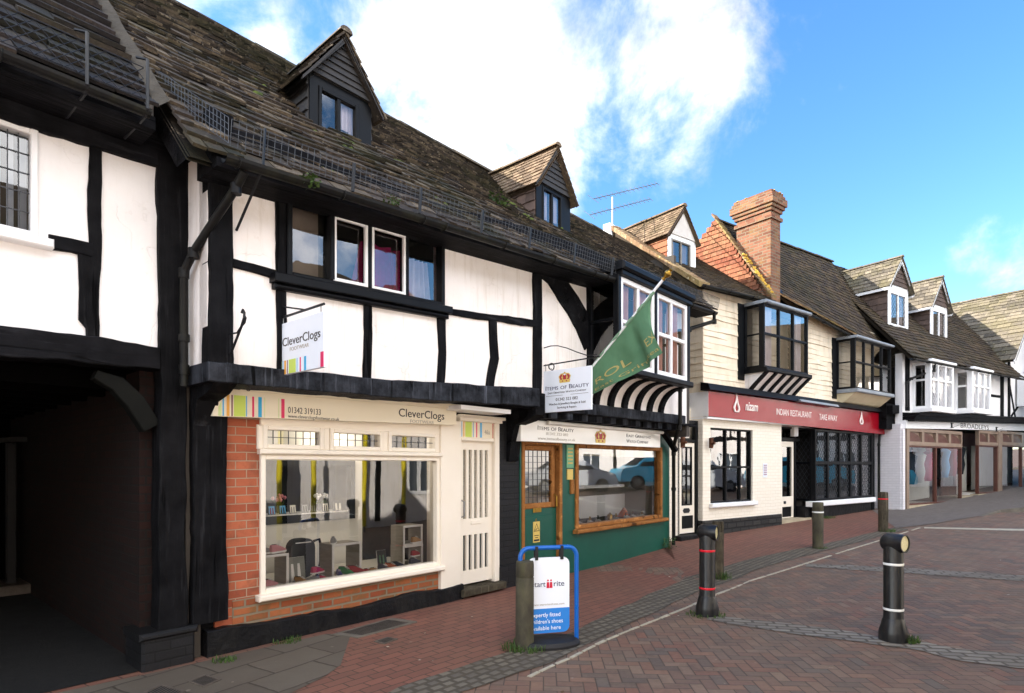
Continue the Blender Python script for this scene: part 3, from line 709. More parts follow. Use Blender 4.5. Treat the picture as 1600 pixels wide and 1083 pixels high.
strip('far_pavement', [R.W(8.4, .03), B.W(-.1, .03), B.W(3, .03), B.W(14, .03), B.W(24, .03)], [G(1400, 826), G(1452, 820), G(1500, 812), G(1536, 806), G(1566, 800.5), G(1600, 799.5), (24, 21.5), (34, 28)], .012, m['greypave'], 60, 6)
kb = [G(1536, 807), G(1552, 803), G(1567, 800.5), G(1585, 800), G(1600, 800), (24, 21.2), (34, 27.7)]
b = MB(); K = resample(kb, 40)
for i in range(40):
    a, c = K[i], K[i+1]; nn = Vector((-(c-a).y, (c-a).x)).normalized()*.13; h0 = min(.12, i*.04); h1 = min(.12, (i+1)*.04)
    za, zc = zg(*a), zg(*c)
    b.hexa([(a.x, a.y, za-.1), (c.x, c.y, zc-.1), (c.x+nn.x, c.y+nn.y, zc-.1), (a.x+nn.x, a.y+nn.y, za-.1), (a.x, a.y, za+h0), (c.x, c.y, zc+h1), (c.x+nn.x, c.y+nn.y, zc+h1), (a.x+nn.x, a.y+nn.y, za+h0)])
tag(b.build('kerb', m['oldstone']), kind='structure')
# stone flags in front of the passage and the dark passage floor
strip('stone_flags', [M.W(-3, -.05), M.W(.3, -.05), M.W(1.7, -.16), M.W(2.6, -.18), M.W(3.2, -.2)], [M.W(-3, -2.2), M.W(.3, -1.9), M.W(1.7, -1.55), M.W(2.7, -1.2), M.W(3.3, -.45)], .008, m['flags'], 24, 4)
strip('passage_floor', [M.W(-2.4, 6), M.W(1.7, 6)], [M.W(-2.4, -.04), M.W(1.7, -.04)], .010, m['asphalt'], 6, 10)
# line of white setts
wl = [G(700, 1120), G(788, 1079), G(841, 1051), G(870, 1037.5), G(892, 1028.5), G(942, 1002.7), G(982, 986), G(1036, 964.6), G(1078, 947.7), G(1117, 930), G(1171, 908.5), G(1273, 876.4), G(1310, 864.6), G(1381, 842.7), G(1445, 822.4)]
b = MB(); L = resample(wl, 400); tot = sum((L[i+1]-L[i]).length for i in range(400)); i = 0; st_ = tot/400
s_ = 0.; 
def along(t): 
    k = min(399, int(t/tot*400)); f = t/tot*400-k; return L[k].lerp(L[k+1], f), (L[k+1]-L[k]).normalized()
while s_ < tot-.25:
    w = rnd.uniform(.13, .24); p, d = along(s_); q, d2 = along(s_+w); nn = Vector((-d.y, d.x)); hw = rnd.uniform(.014, .022)
    if not (s_ < .9 and rnd.random() < .5) and rnd.random() > .06:
        pts = [p-nn*hw*rnd.uniform(.7, 1.1), q-nn*hw*rnd.uniform(.7, 1.1), q+nn*hw*rnd.uniform(.7, 1.1), p+nn*hw*rnd.uniform(.7, 1.1)]
        if s_ > 3.6: pts = [p-nn*hw, q-nn*hw, q+nn*hw, p+nn*hw]
        b.hexa([(v.x, v.y, zg(v.x, v.y)-.01) for v in pts]+[(v.x, v.y, zg(v.x, v.y)+.007) for v in pts])
    s_ += w+rnd.uniform(.012, .05)
tag(b.build('white_sett_line', m['line']), kind='structure')
strip('drainage_setts', [G(1105, 961), G(1141, 965), G(1249, 977), G(1340, 989), G(1380, 997), G(1430, 1001), G(1492, 1014), G(1600, 1024), (8, 5.2)], [G(1105, 969), G(1141, 976), G(1249, 992), G(1340, 1003), G(1380, 1010), G(1430, 1015), G(1492, 1032), G(1600, 1046), (8, 4.8)], .006, m['setts2'], 50, 2, .02)
strip('drainage_setts', [G(1259, 881), G(1414, 888), G(1509, 894), G(1600, 900), (14, 8.5)], [G(1259, 886), G(1414, 896), G(1509, 902.5), G(1600, 909), (14, 8)], .006, m['setts2'], 40, 2, .02)
strip('paving_edge', [G(1444, 824), G(1600, 827), (22, 13)], [G(1444, 826), G(1600, 830), (22, 12.6)], .006, m['line'], 40, 2, .01)

# ---------------------------------------------------------------- sky, sun, camera
SUN_EL, SUN_AZ = math.radians(28), None
sun_dir = Vector((-1.0, .03, 0)).normalized()*math.cos(SUN_EL)+Vector((0, 0, math.sin(SUN_EL)))
sl = bpy.data.lights.new('sun', 'SUN'); sl.energy = 3.4; sl.angle = math.radians(.53); sl.color = (1, .94, .84)
so = bpy.data.objects.new('sun', sl); COL.objects.link(so); so.rotation_euler = sun_dir.to_track_quat('Z', 'Y').to_euler(); so.location = (-30, 0, 30)
w = bpy.data.worlds.new('World'); sc.world = w; w.use_nodes = True; nt = w.node_tree; nt.nodes.clear()
def wn(ty, **kw):
    n = nt.nodes.new('ShaderNode'+ty)
    for k, v in kw.items(): setattr(n, k, v)
    return n
sky = wn('TexSky', sky_type='NISHITA'); sky.sun_disc = False; sky.sun_elevation = SUN_EL; sky.sun_rotation = math.atan2(sun_dir.x, sun_dir.y); sky.air_density = 1.0; sky.dust_density = .6; sky.ozone_density = 2.2; sky.altitude = 100
tcw = wn('TexCoord'); dirv = tcw.outputs['Generated']
def wmath(op, a, b=None, c=None, clamp=False):
    n = wn('Math', operation=op); n.use_clamp = clamp
    for i, v in enumerate((a, b, c)):
        if v is None: continue
        if isinstance(v, bpy.types.NodeSocket): nt.links.new(v, n.inputs[i])
        else: n.inputs[i].default_value = v
    return n.outputs[0]
lobes = [(720, 60, 15, .8), (880, 140, 9, .62), (560, 90, 10, .65), (1085, 40, 8, .62), (430, 45, 6, .75), (750, 205, 12, .85), (620, 190, 12, .78), (990, 90, 11, .55), (1070, 200, 4, .45), (60, -120, 9, .7), (1560, 440, 5, .2), (150, -420, 20, .8), (-900, 300, 25, .7)]
tot_ = None
for (u, v, rad, amp) in lobes:
    c = Vector(((u-800)/FPX, 1, (728-v)/FPX)).normalized()
    dn = wn('VectorMath', operation='DOT_PRODUCT'); nt.links.new(dirv, dn.inputs[0]); dn.inputs[1].default_value = c
    cr = math.cos(math.radians(rad*1.12))
    f = wmath('MULTIPLY', wmath('DIVIDE', wmath('SUBTRACT', dn.outputs['Value'], cr), 1-cr, clamp=True), amp)
    tot_ = f if tot_ is None else wmath('MAXIMUM', tot_, f)
back_ = None
for back in ((.3, -1, .45), (-.8, -.7, .4), (.9, -.5, .5), (.2, -.6, .9)):     # unseen bright clouds added behind the camera to light the shaded fronts
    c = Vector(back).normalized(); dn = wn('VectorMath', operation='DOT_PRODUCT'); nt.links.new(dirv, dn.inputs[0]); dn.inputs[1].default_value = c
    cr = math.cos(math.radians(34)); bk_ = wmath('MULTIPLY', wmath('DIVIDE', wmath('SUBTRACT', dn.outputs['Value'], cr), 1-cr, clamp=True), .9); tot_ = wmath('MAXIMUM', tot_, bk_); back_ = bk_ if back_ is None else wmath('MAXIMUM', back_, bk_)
nz = wn('TexNoise'); nt.links.new(dirv, nz.inputs['Vector']); nz.inputs['Scale'].default_value = 5.5; nz.inputs['Detail'].default_value = 9; nz.inputs['Roughness'].default_value = .62; nz.inputs['Distortion'].default_value = .25
dens = wmath('ADD', tot_, wmath('MULTIPLY', wmath('SUBTRACT', nz.outputs[0], .5), 2.3))
cl = wn('MapRange'); cl.interpolation_type = 'SMOOTHSTEP'; nt.links.new(dens, cl.inputs[0]); cl.inputs[1].default_value = .22; cl.inputs[2].default_value = .95
nz2 = wn('TexNoise'); nt.links.new(dirv, nz2.inputs['Vector']); nz2.inputs['Scale'].default_value = 5; nz2.inputs['Detail'].default_value = 9; nz2.inputs['Roughness'].default_value = .65
shd = wn('MapRange'); nt.links.new(wmath('ADD', nz2.outputs[0], wmath('MULTIPLY', tot_, .12)), shd.inputs[0]); shd.inputs[1].default_value = .42; shd.inputs[2].default_value = .66
hs = wn('HueSaturation'); nt.links.new(sky.outputs[0], hs.inputs['Color']); hs.inputs['Saturation'].default_value = 1.25; hs.inputs['Value'].default_value = .92
cloudc = wn('Mix', data_type='RGBA'); nt.links.new(shd.outputs[0], cloudc.inputs[0]); cloudc.inputs[6].default_value = (1.9, 2.05, 2.3, 1); cloudc.inputs[7].default_value = (4.6, 4.6, 4.5, 1)
mxw = wn('Mix', data_type='RGBA'); nt.links.new(cl.outputs[0], mxw.inputs[0]); nt.links.new(hs.outputs[0], mxw.inputs[6]); cb = wn('Mix', data_type='RGBA'); nt.links.new(wmath('MINIMUM', wmath('MULTIPLY', back_, 2.), 1.), cb.inputs[0]); nt.links.new(cloudc.outputs[2], cb.inputs[6]); cb.inputs[7].default_value = (12.5, 12.4, 12.4, 1); nt.links.new(cb.outputs[2], mxw.inputs[7])  # added back clouds are set brighter than those in view
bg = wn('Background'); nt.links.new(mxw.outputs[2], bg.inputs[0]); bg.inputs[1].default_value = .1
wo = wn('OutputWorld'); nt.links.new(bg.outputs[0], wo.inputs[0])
cam = bpy.data.cameras.new('camera'); co = bpy.data.objects.new('camera', cam); COL.objects.link(co); sc.camera = co
cam.sensor_width = 36; cam.sensor_fit = 'HORIZONTAL'; cam.lens = FPX/1600*36; cam.shift_y = (728-541.5)/1600; cam.shift_x = 0
cam.clip_start = .05; cam.clip_end = 3000
co.location = (0, 0, EYE); co.rotation_euler = (PI/2, 0, 0)
vs_ = sc.view_settings; vs_.view_transform = 'Standard'; vs_.look = 'None'; vs_.gamma = 1; vs_.exposure = 2.12
sc.cycles.max_bounces = 8; sc.cycles.diffuse_bounces = 4; sc.cycles.glossy_bounces = 4; sc.cycles.transparent_max_bounces = 16; sc.cycles.transmission_bounces = 4
sc.cycles.use_denoising = True; sc.cycles.caustics_reflective = False; sc.cycles.caustics_refractive = False; sc.cycles.sample_clamp_indirect = 6

# ================================================================ MAIN TIMBER-FRAMED BUILDING
YU = -.45                                   # upper storey oversails the ground floor
tb = thing('timber_framed_building', 'long black and white timber framed building with shoe shop and green shop below', 'building', M.mat())
def mp(u, v, y=YU): return M.p(u, v, y)
def mx_(u, y=YU): return M.p(u, 600, y)[0]
# --- upper wall
wx0, wx1 = mx_(443), mx_(692)
wz0, wz1 = mp(560, 0)[1], 0
zsl, zsr = mp(445, 434)[1], mp(690, 481)[1]; zs = (zsl+zsr)/2; zt = (mp(445, 306)[1]+mp(690, 380)[1])/2
b = MB(); b.wall(1.98, 6.2, 2.51, 4.24, [(wx0, wx1, zs, zt)], YU, YU+.16); shw = b.build('plaster_wall', m['plaster'], tb); b = MB(); b.wall(6.2, 10.6, 2.43, 4.52, [(7.52, 9.75, 3.12, 4.42)], YU, YU+.16)
b.build('plaster_wall', m['plaster'], tb); b = MB(); b.box(1.98, 2.14, YU+.01, .0, 2.46, 4.2); b.build('return_wall', m['plaster'], tb)
b = MB(); b.box(10.6, 10.72, YU, 2., 2.2, 4.9); b.box(1.98, 2.1, .0, 5.4, 0, 4.6); b.box(12.0, 12.1, .5, 5.4, 0, 6.2); b.box(1.98, 12.1, 5.3, 5.4, 0, 4.6); b.box(2.1, 12, .3, 5.3, 2.28, 2.36); b.build('inner_walls', m['interior'], tb)
TY = YU-.028
def tpath(pts, y=YU): return [mp(u, v, y) for u, v in pts]
def timb(name, pts, wpx, mat, seed, y0=TY, y1=YU+.05, wob=.01, par=None):
    P = [M.p(u, v, YU) for u, v in pts]
    # width in metres from pixels at each point (across the member)
    ws = []
    for i, (u, v) in enumerate(pts):
        q0, q1 = pts[max(i-1, 0)], pts[min(i+1, len(pts)-1)]
        if abs(q1[0]-q0[0]) > abs(q1[1]-q0[1]): a, c = M.p(u, v-wpx/2, YU), M.p(u, v+wpx/2, YU)
        else: a, c = M.p(u-wpx/2, v, YU), M.p(u+wpx/2, v, YU)
        ws.append(math.dist(a, c))
    mb = MB(); mb.beam(P, ws, y0, y1, seed, wob); return mb.build(name, m[mat], par or tb)
b = MB(); b.box(1.94, 2.3, .03, .12, .2, 2.3); b.build('post_backing', m['td'], tb)
post = MB(); post.beam([(2.075, 2.44), (2.075, 3.2), (2.07, 4.5)], [.20, .18, .19], YU-.05, YU+.1, 3, .012); post.build('post', m['tv'], tb)
# wall plate under the eaves
b = MB(); pl = [mp(352, 268), mp(430, 287), mp(560, 332), mp(690, 371), mp(835, 400), mp(925, 430)]
b.beam([(x, z+.17+.02*(i in (1, 2))) for i, (x, z) in enumerate(pl)]+[(10.6, 4.66)], .34, YU-.045, YU+.05, 5, .01); b.build('wall_plate', m['th'], tb)
timb('stud', [(437, 296), (438, 440), (441, 598)], 15, 'tv', 11)
timb('rail', [(358, 411), (395, 421), (432, 431)], 15, 'th', 12)
timb('stud', [(573, 468), (574, 520), (572, 601)], 12, 'tv', 13)
timb('stud', [(688, 488), (690, 550), (687, 611)], 11, 'tv', 14)
timb('rail', [(690, 486), (770, 497), (840, 507)], 11, 'th', 15)
timb('stud', [(769, 500), (770, 530), (772, 560), (767, 585), (763, 616)], 12, 'tv', 16)
timb('stud', [(838, 404), (839, 500), (838, 640)], 13, 'tv', 17)
timb('brace', [(842, 420), (858, 433), (877, 452), (894, 477), (908, 503), (922, 535)], 24, 'td', 18)
timb('post', [(925, 428), (926, 520), (924, 640)], 18, 'tv', 19)
# jetty bressumer with carved runnels
b = MB(); b.beam([(1.96, 2.40), (3.5, 2.425), (5.0, 2.49), (6.12, 2.545)], [.16, .17, .21, .24], YU-.07, .1, 21, .012); b.build('jetty_beam', m['jetty'], tb)
b = MB(); b.beam([(6.14, 2.50), (7.4, 2.50)], .22, YU-.03, .1, 22, .01); b.build('jetty_beam', m['th'], tb)
# joist ends and boarding beneath the jetty
b = MB(); b.box(1.98, 11.0, YU-.02, .02, 2.40, 2.44); b.build('soffit_boards', m['th'], tb)
for k in range(11):
    x = 6.5+k*.38
    b = MB(); b.beam([(x, 2.30), (x, 2.42)], .15, YU-.02+.02*rnd.random(), .05, 30+k, .01); b.build('joist_end', m['jetty'], tb)
for x, w_ in ((2.10, .18), (6.15, .2)):
    b = MB(); b.xprism([(YU-.06, 2.40), (YU-.06, 2.32), (YU+.08, 2.25), (-.15, 2.2), (-.09, 2.0), (-.05, 1.72), (.05, 1.7), (.05, 2.43)], x-w_/2, x+w_/2); b.build('bracket', m['td'], tb)
# --- upper window
def shear(objs, k, xc):
    for o in objs:
        n = len(o.data.vertices); a = np.empty(n*3); o.data.vertices.foreach_get('co', a); a = a.reshape(-1, 3); a[:, 2] += k*(a[:, 0]-xc); o.data.vertices.foreach_set('co', a.ravel()); o.data.update()
SHK = (zsr-zsl)/(wx1-wx0); SHX = (wx0+wx1)/2
def fbox(u0, u1, y0=YU-.05): return mx_(u0, y0), mx_(u1, y0)
wo_ = window(tb, wx0+.01, wx1-.01, zs, zt, YU-.055, m['blackpaint'], .05, [mx_(516), mx_(574), mx_(632)], [], .05, .10, 'glassold', gl=.75)
b = MB(); b.beam([(wx0-.13, zs-.035), (wx1+.05, zs-.035)], .08, YU-.11, YU+.04, 23, .004); b.box(wx0-.11, wx1+.04, YU-.075, YU+.03, zs-.125, zs-.075, c=.02); wsill = b.build('window_sill', m['blackpaint'], tb)
for a, c in ((517, 571), (577, 630)):
    f = MB(); xa, xb = mx_(a), mx_(c); za, zb = zs+.045, zt-.05; t = .035
    if a == 577: t = .03
    for q in ((xa, xa+t, za, zb), (xb-t, xb, za, zb), (xa+t, xb-t, zb-t, zb), (xa+t, xb-t, za, za+t)):
        if a == 577 and q[0] == xa and q[1] == xb-t: continue
        f.box(q[0], q[1], YU-.05, YU-.02, q[2], q[3], c=.006)
    f.build('casement', m['white'], wo_)
shear([wo_, wsill]+list(wo_.children), SHK, SHX); shear([shw], SHK, SHX)
room(tb, wx0-.2, wx1+.3, YU+.17, 1.6, 2.45, 4.4)
curtain(tb, mx_(582), mx_(650), zs, zt-.12, YU+.2, 'pinkreflection', 3, .04, .3, 'reflection_drape'); curtain(tb, mx_(650), mx_(686), zs-.05, zt-.15, YU+.2, 'curtain', 5, .03, .15)  # magenta sheet behind the pane stands for a reflection
b = MB(); b.box(mx_(448), mx_(514), YU+.19, YU+.21, zs-.1, zt-.0); b.build('blind', simple('smoky_blind', '#8d7e72', '#5d544e', .8, 1.2, 30, .1, .002, amt=1), tb)
# --- oriel window on coved brackets
OY = -.98; ox0, ox1 = M.p(968, 500, OY)[0], M.p(1076, 520, OY)[0]
ozt, ozb = 4.42, 3.06
b = MB()
b.box(ox0-.04, ox1+.08, OY-.10, YU, ozt, ozt+.12, c=.03); b.box(ox0-.0, ox1+.04, OY-.05, YU, ozt-.07, ozt, c=.01)
b.build('oriel_head', m['blackpaint'], tb); b = MB(); b.box(ox0-.03, ox1+.06, OY-.07, YU, ozb-.09, ozb, c=.02); b.build('oriel_sill', m['blackpaint'], tb)
for x in (ox1, ox0):
    oz = MB(); oz.box(x-.04, x+.04, OY-.01, OY+.08, ozb, ozt-.07, c=.01); oz.box(x-.035, x+.035, YU-.07, YU, ozb, ozt-.07); oz.box(x-.03, x+.03, OY+.08, YU-.07, (ozb+ozt)/2-.02, (ozb+ozt)/2+.02)
    oz.box(x-.034, x+.034, OY+.08, YU-.07, ozb, ozb+.05); oz.box(x-.034, x+.034, OY+.08, YU-.07, ozt-.12, ozt-.07); orl = oz.build('oriel_end', m['blackpaint'], tb)
g = MB(); g.quad((ox0, YU-.07, ozb), (ox0, OY+.08, ozb), (ox0, OY+.08, ozt-.07), (ox0, YU-.07, ozt-.07)); g.build('pane', m['glassdark'], orl)
xs_ = [ox0+.04, M.p(1025, 500, OY)[0], ox1-.04]
for i in range(2):
    window(tb, xs_[i]+(.035 if i else 0), xs_[i+1]-(.0 if i else .035), ozb+.01, ozt-.075, OY+.005, m['white'], .075, [(xs_[i]+xs_[i+1])/2], [(ozb+ozt)/2-.02], .06, .06, 'glassclear', name='casement_window')
b = MB(); b.box(xs_[1]-.035, xs_[1]+.035, OY-.012, OY+.07, ozb, ozt-.07, c=.01); b.build('mullion', m['blackpaint'], tb)
room(tb, ox0+.1, 9.75, YU+.17, 1.5, 2.7, 4.4)
for i in range(4): curtain(tb, xs_[0]+.04+i*.53, xs_[0]+.42+i*.53, ozb, ozt, OY+.13, 'rosecurtain', 4, .02)
b = MB(); n = 10; prof = []
for k in range(n+1):
    a = PI/2*k/n; prof.append((YU-.04-(-(OY+.1)+YU-.04)*(1-math.cos(a)), 2.56+(ozb-.09-2.56)*math.sin(a)))
prof2 = [(y+.05, z) for y, z in prof]
b.xprism(prof+[(YU+.05, ozb-.09), (YU+.05, 2.56)], ox0-.02, ox1+.05); b.build('plaster_cove', m['plaster'], tb)
for k in range(6):
    x = ox0+.1+(ox1-ox0-.2)*k/5; b = MB()
    pr = [(y-.055, z-.02) for y, z in prof]; b.xprism(pr+[(y+.01, z+.02) for y, z in prof[::-1]], x-.06, x+.06); b.build('cove_rib', m['th'], tb)
b = MB(); b.beam([(7.2, 2.47), (10.35, 2.49)], .16, YU-.10, .1, 25, .008); b.build('jetty_beam', m['jetty'], tb)
b = MB(); b.beam([(10.15, 2.36), (10.45, 2.16), (10.75, 1.95)], .08, -.2, -.1, 26, .006); b.build('bracket', m['td'], tb)

# --- roof
mr = MB(); ME = lambda x: 3.98+(x-1.72)*.0648
mr.slabs((1.72, -.80, 3.98), (11.1, -.80, 4.6), (13.2, 2.3, 7.13), (1.72, 2.3, 7.13), (.17, .095), (.10, .30), .024, 3, .035, .04)
mr.quad((1.72, 2.3, 7.13), (13.2, 2.3, 7.13), (13.2, 5.6, 4.4), (1.72, 5.6, 4.4))
roof = mr.build('roof', m['horsham'], tb)
ridge(tb, (1.7, 2.3, 7.13), (13, 2.3, 7.13), .1, m['horsham'])
b = MB(); b.quad((1.735, -.76, 3.93), (1.735, 2.3, 7.05), (1.735, 2.3, 6.8), (1.735, -.5, 3.93)); b.build('verge_board', m['th'], tb)
def mbase(x, y):
    e = ME(x); return e+(7.13-e)*(y+.8)/3.1
b = MB(); b.hexa([(1.9, -.82, 3.9), (11.0, -.82, 4.5), (11.0, YU, 4.5), (1.9, YU, 3.9), (1.9, -.82, 3.97), (11.0, -.82, 4.58), (11.0, YU, 4.86), (1.9, YU, 4.25)]); b.build('eaves_board', m['th'], tb)
# snow guard of wire mesh along the eave
def guard(par, A, Bq, h, nx, nz, wire=.0024, lean=.0):
    A, Bq = Vector(A), Vector(Bq); g = MB(); up = Vector((0, -lean, h))
    for i in range(nx+1):
        p = A.lerp(Bq, i/nx); g.tube([p, p+up], wire, 4, cap=False)
    for j in range(nz+1): 
        g.tube([A.lerp(Bq, k/12)+up*(j/nz)+Vector((0, 0, noise.noise((k*1.7+j*.1, A.x, 0))*.008)) for k in range(13)], wire*1.05, 4, cap=False)
    return g.build('snow_guard', m['wire'], par)
for (a, c) in ((1.95, 3.3), (3.3, 4.7), (4.7, 6.1), (6.1, 7.7)):
    guard(tb, (a, -.93, ME(a)+.03), (c, -.93, ME(c)+.03), .19, int((c-a)/.055), 4, lean=.03)
guard(tb, (7.7, -.93, ME(7.7)+.04), (10.9, -.93, ME(10.9)+.02), .17, 62, 1, .004, .03)
guard(tb, (1.93, -.95, ME(1.9)+.04), (1.79, .05, 4.74), .19, 20, 4)
b = MB()
for x in (2.2, 3.0, 3.75, 4.6, 5.4, 6.3, 7.2): b = MB(); b.tube([(x, YU-.02, ME(x)-.42), (x, -.93, ME(x)-.06), (x, -.965, ME(x)+.24)] if x == 2.2 else [(x, -.94, ME(x)-.02), (x, -.965, ME(x)+.22)], .011 if x == 2.2 else .016, 5); b.build('guard_bracket', m['iron'], tb)
gutter(tb, [(1.92, -.90, ME(1.9)-.04), (4, -.90, ME(4)-.035), (7, -.90, ME(7)-.04), (10.85, -.90, ME(10.8)-.07)])
pipe(tb, [(2.08, -.88, 3.9), (2.06, -.78, 3.80), (1.93, -.30, 3.38), (1.905, -.17, 3.24), (1.905, -.17, 2.45), (1.905, -.17, 2.3)], .033, collars=[(1.905, -.17, 2.7)])
pipe(tb, [(10.80, -.9, ME(10.8)-.08), (10.80, -.9, 4.33), (10.35, -.62, 4.15), (9.98, -.62, 4.05), (9.98, -.62, 2.45), (9.98, -.6, 2.35), (10.72, -.12, 2.0), (10.78, -.1, 1.9), (10.78, -.1, .12)], .036, collars=[(9.98, -.62, 3.0), (10.78, -.1, 1.2)])
# moss cushions on the slabs
b = MB()
for k in range(34):
    x = rnd.uniform(3.3, 4.6) if k < 20 else rnd.uniform(2.4, 9); y = rnd.uniform(.1, .45) if k < 20 else rnd.uniform(-.6, 1.); z = mbase(x, y)+.03; r = rnd.uniform(.03, .1)
    for q in range(7):
        px, py = x+rnd.uniform(-r, r), y+rnd.uniform(-r, r)*.6; pr = r*rnd.uniform(.3, .6)
        b.lathe([(pr*.2, mbase(px, py)+pr*.9), (pr*.8, mbase(px, py)+pr*.5), (pr, mbase(px, py)-.01)][::-1], 8, (px, py))
tag(b.build('moss', m['moss'], tb, True), kind='stuff')
# --- dormers
D1Y = .46
x0, zz = M.p(484, 200, D1Y); x1, _ = M.p(580, 235, D1Y); _, za = M.p(531, 62, D1Y); _, ze = M.p(484, 112, D1Y); wq = M.rc(497, 560, 133, 213, D1Y)
dst = dict(win=(wq[0], wq[1], wq[2], wq[3]), wall=m['blackpaint'], gable=m['darkboard'], boards=7, cheek=m['darkboard'], cheek_n=6, roof=m['horsham'], ch=(.17, .15), wr=(.18, .3), th=.018, barge=m['darkboard'], wmat=m['blackpaint'], curtains=[(0, .16), (.62, .98)], barge_w=.06)
gable_dormer(tb, x0, x1, mbase((x0+x1)/2, D1Y), ze, za, D1Y, mbase, 0, dst, .13, .09)
D2Y = .63
x0, _ = M.p(838, 300, D2Y); x1, _ = M.p(891, 350, D2Y); _, za = M.p(868, 238, D2Y); _, ze = M.p(838, 282, D2Y); wq = M.rc(847, 878, 291, 350, D2Y)
d2 = dict(dst, win=wq, roof=m['tilebuff'], ch=(.13, .11), wr=(.14, .2), th=.014, cheek=m['greybrown'], cheek_w=.18, curtains=[(.05, .45), (.55, .95)])
gable_dormer(tb, x0, x1, mbase((x0+x1)/2, D2Y)-.1, ze, za, D2Y, mbase, 0, d2, .10, .10)

# ---------------------------------------------------------------- shoe shop front
FY = -.14
b = MB(); bx0, bx1 = M.p(300, 700)[0], M.p(340, 700)[0]
b.beam([(bx0+.12, .3), (bx0+.12, 1.2), (bx0+.12, 2.4)], [.3, .27, .29], -.09, .1, 41, .016); b.build('post', m['tv'], tb)
SW = dict(x0=M.p(405, 700)[0], x1=M.p(685, 700)[0], z0=.47, z1=M.p(410, 664)[1])
px1 = M.p(715, 700)[0]; dx1 = M.p(776, 700)[0]
b = MB(); b.wall(2.22, SW['x1']+.02, .2, 2.14, [(SW['x0'], SW['x1']+.02, .42, 2.14)], 0, .22); b.build('brick_wall', m['brick'], tb)
b = MB(); b.box(SW['x0']-.25, SW['x1']+.02, -.008, .1, .12, .44); b.build('brick_riser', m['brick_old'], tb)
b = MB(); b.beam([(2.12, .06), (3.6, .05), (4.2, .08), (px1+.02, .08)], [.34, .24, .22, .2], -.09, .05, 42, .02); b.box(2.12, px1, -.05, .2, -.3, .1); b.build('plinth', m['plinth'], tb)
# window joinery
zt1 = M.p(411, 710)[1]
fr_ = window(tb, SW['x0'], SW['x1'], SW['z0']-.02, zt1, -.035, m['cream'], .05, [], [], .05, .12, 'glass', name='shop_window')
b = MB(); b.box(SW['x0']-.04, SW['x1']+.03, -.10, .10, .40, .455, c=.012); b.build('sill', m['cream'], fr_); b = MB(); b.box(SW['x0']-.02, SW['x1']+.02, -.07, .1, zt1, zt1+.05, c=.012); b.build('transom', m['cream'], fr_)
lights = [(408, 503), (513, 596), (604, 681)]
for a, c in lights:
    window(tb, M.p(a, 690)[0], M.p(c, 690)[0], zt1+.052, SW['z1'], -.045, m['cream'], .045, [], [], .03, .1, 'glass', lead=('sq', 7 if a == 408 else 6, 2), name='toplight')
b = MB()
for u in (406, 508, 600, 683): x = M.p(u, 690)[0]; b.box(x-.035, x+.035, -.03, .09, zt1+.05, SW['z1'], c=.01)
b.box(SW['x0'], SW['x1'], -.03, .1, SW['z1'], SW['z1']+.06); b.box(SW['x0']-.02, SW['x1'], -.02, .1, SW['z1']+.06, 2.24); b.build('window_post', m['cream'], fr_)
b = MB(); b.box(SW['x1']-.01, px1, -.06, .2, .16, 2.2, c=.006); b.build('pilaster', m['cream'], tb)
# fascia: sloping bottom edge, moulded head
fx0, fz0 = M.p(333, 650, FY); fx1, fz1 = M.p(713, 664, FY); _, ft0 = M.p(388, 610, FY); _, ft1 = M.p(713, 640, FY)
cut = M.p(352, 616, FY)
b = MB(); b.prism([(fx0-.01, fz0), (fx1, fz1), (fx1, ft1), (cut[0]+.02, ft0+.01), (cut[0]-.06, ft0-.08)], FY, -.02); fas = b.build('shop_fascia', m['creamboard'], tb)
b = MB(); 
for k, (o, h0, h1) in enumerate(((.035, 0, .03), (.06, .03, .06))): b.hexa([(cut[0]+.12, FY-o, ft0+h0-.01), (fx1+.07, FY-o, ft1+h0), (fx1+.07, 0, ft1+h0), (cut[0]+.12, 0, ft0+h0-.01), (cut[0]+.12, FY-o, ft0+h1-.01), (fx1+.07, FY-o, ft1+h1), (fx1+.07, 0, ft1+h1), (cut[0]+.12, 0, ft0+h1-.01)])
b.build('fascia_cornice', m['creamboard'], tb)
def zfas(x, f): return (fz0+(fz1-fz0)*(x-fx0)/(fx1-fx0))*(1-f)+(ft0+(ft1-ft0)*(x-cut[0])/(fx1-cut[0]))*f
def stripes(par, lst, zf, y, fr=M, yy=None):
    for a, c, k in lst:
        xa, xb = fr.p(a, 640, y)[0], fr.p(c, 640, y)[0]; b = MB(); b.prism([(xa, zf(xa, .0)+.004), (xb, zf(xb, 0)+.004), (xb, zf(xb, 1)), (xa, zf(xa, 1))], y-.002, y+.001); b.build('colour_stripe', m[k], par)
stripes(fas, [(341, 346, 'mint'), (347.5, 350, 'sky'), (354, 358.5, 'amber'), (361.5, 363.5, 'plum'), (365.5, 383.5, 'lime'), (384.3, 386, 'sky'), (394, 397, 'pink'), (403.5, 409, 'cyan'), (413, 414, 'mint'), (435, 436, 'mint'), (439.5, 444.5, 'pink')], lambda x, f: zfas(x, .0 if f == 0 else (.78 if x > cut[0] else max(.05, .78*(x-fx0)/(cut[0]-fx0)))), FY)
t = TX()
def mword(t, s, u0, u1, vb, vt, y, **k):
    x0, z0 = M.p(u0, vb, y); x1, _ = M.p(u1, vb, y); _, z1 = M.p(u0, vt, y); t.word(s, x0, x1, z0, z1-z0, y, **k)
ang_f = (fz1-fz0)/(fx1-fx0)
tilt = lambda q: (q[0], q[1], q[2])
mword(t, '01342 319133', 450, 501, 645, 635.5, FY); mword(t, 'www.cleverclogsfootwear.co.uk', 450, 530, 652.5, 647.2, FY); mword(t, 'CleverClogs', 623, 694, 650.5, 638, FY, bold=.004); t.build(m['ink'], fas)
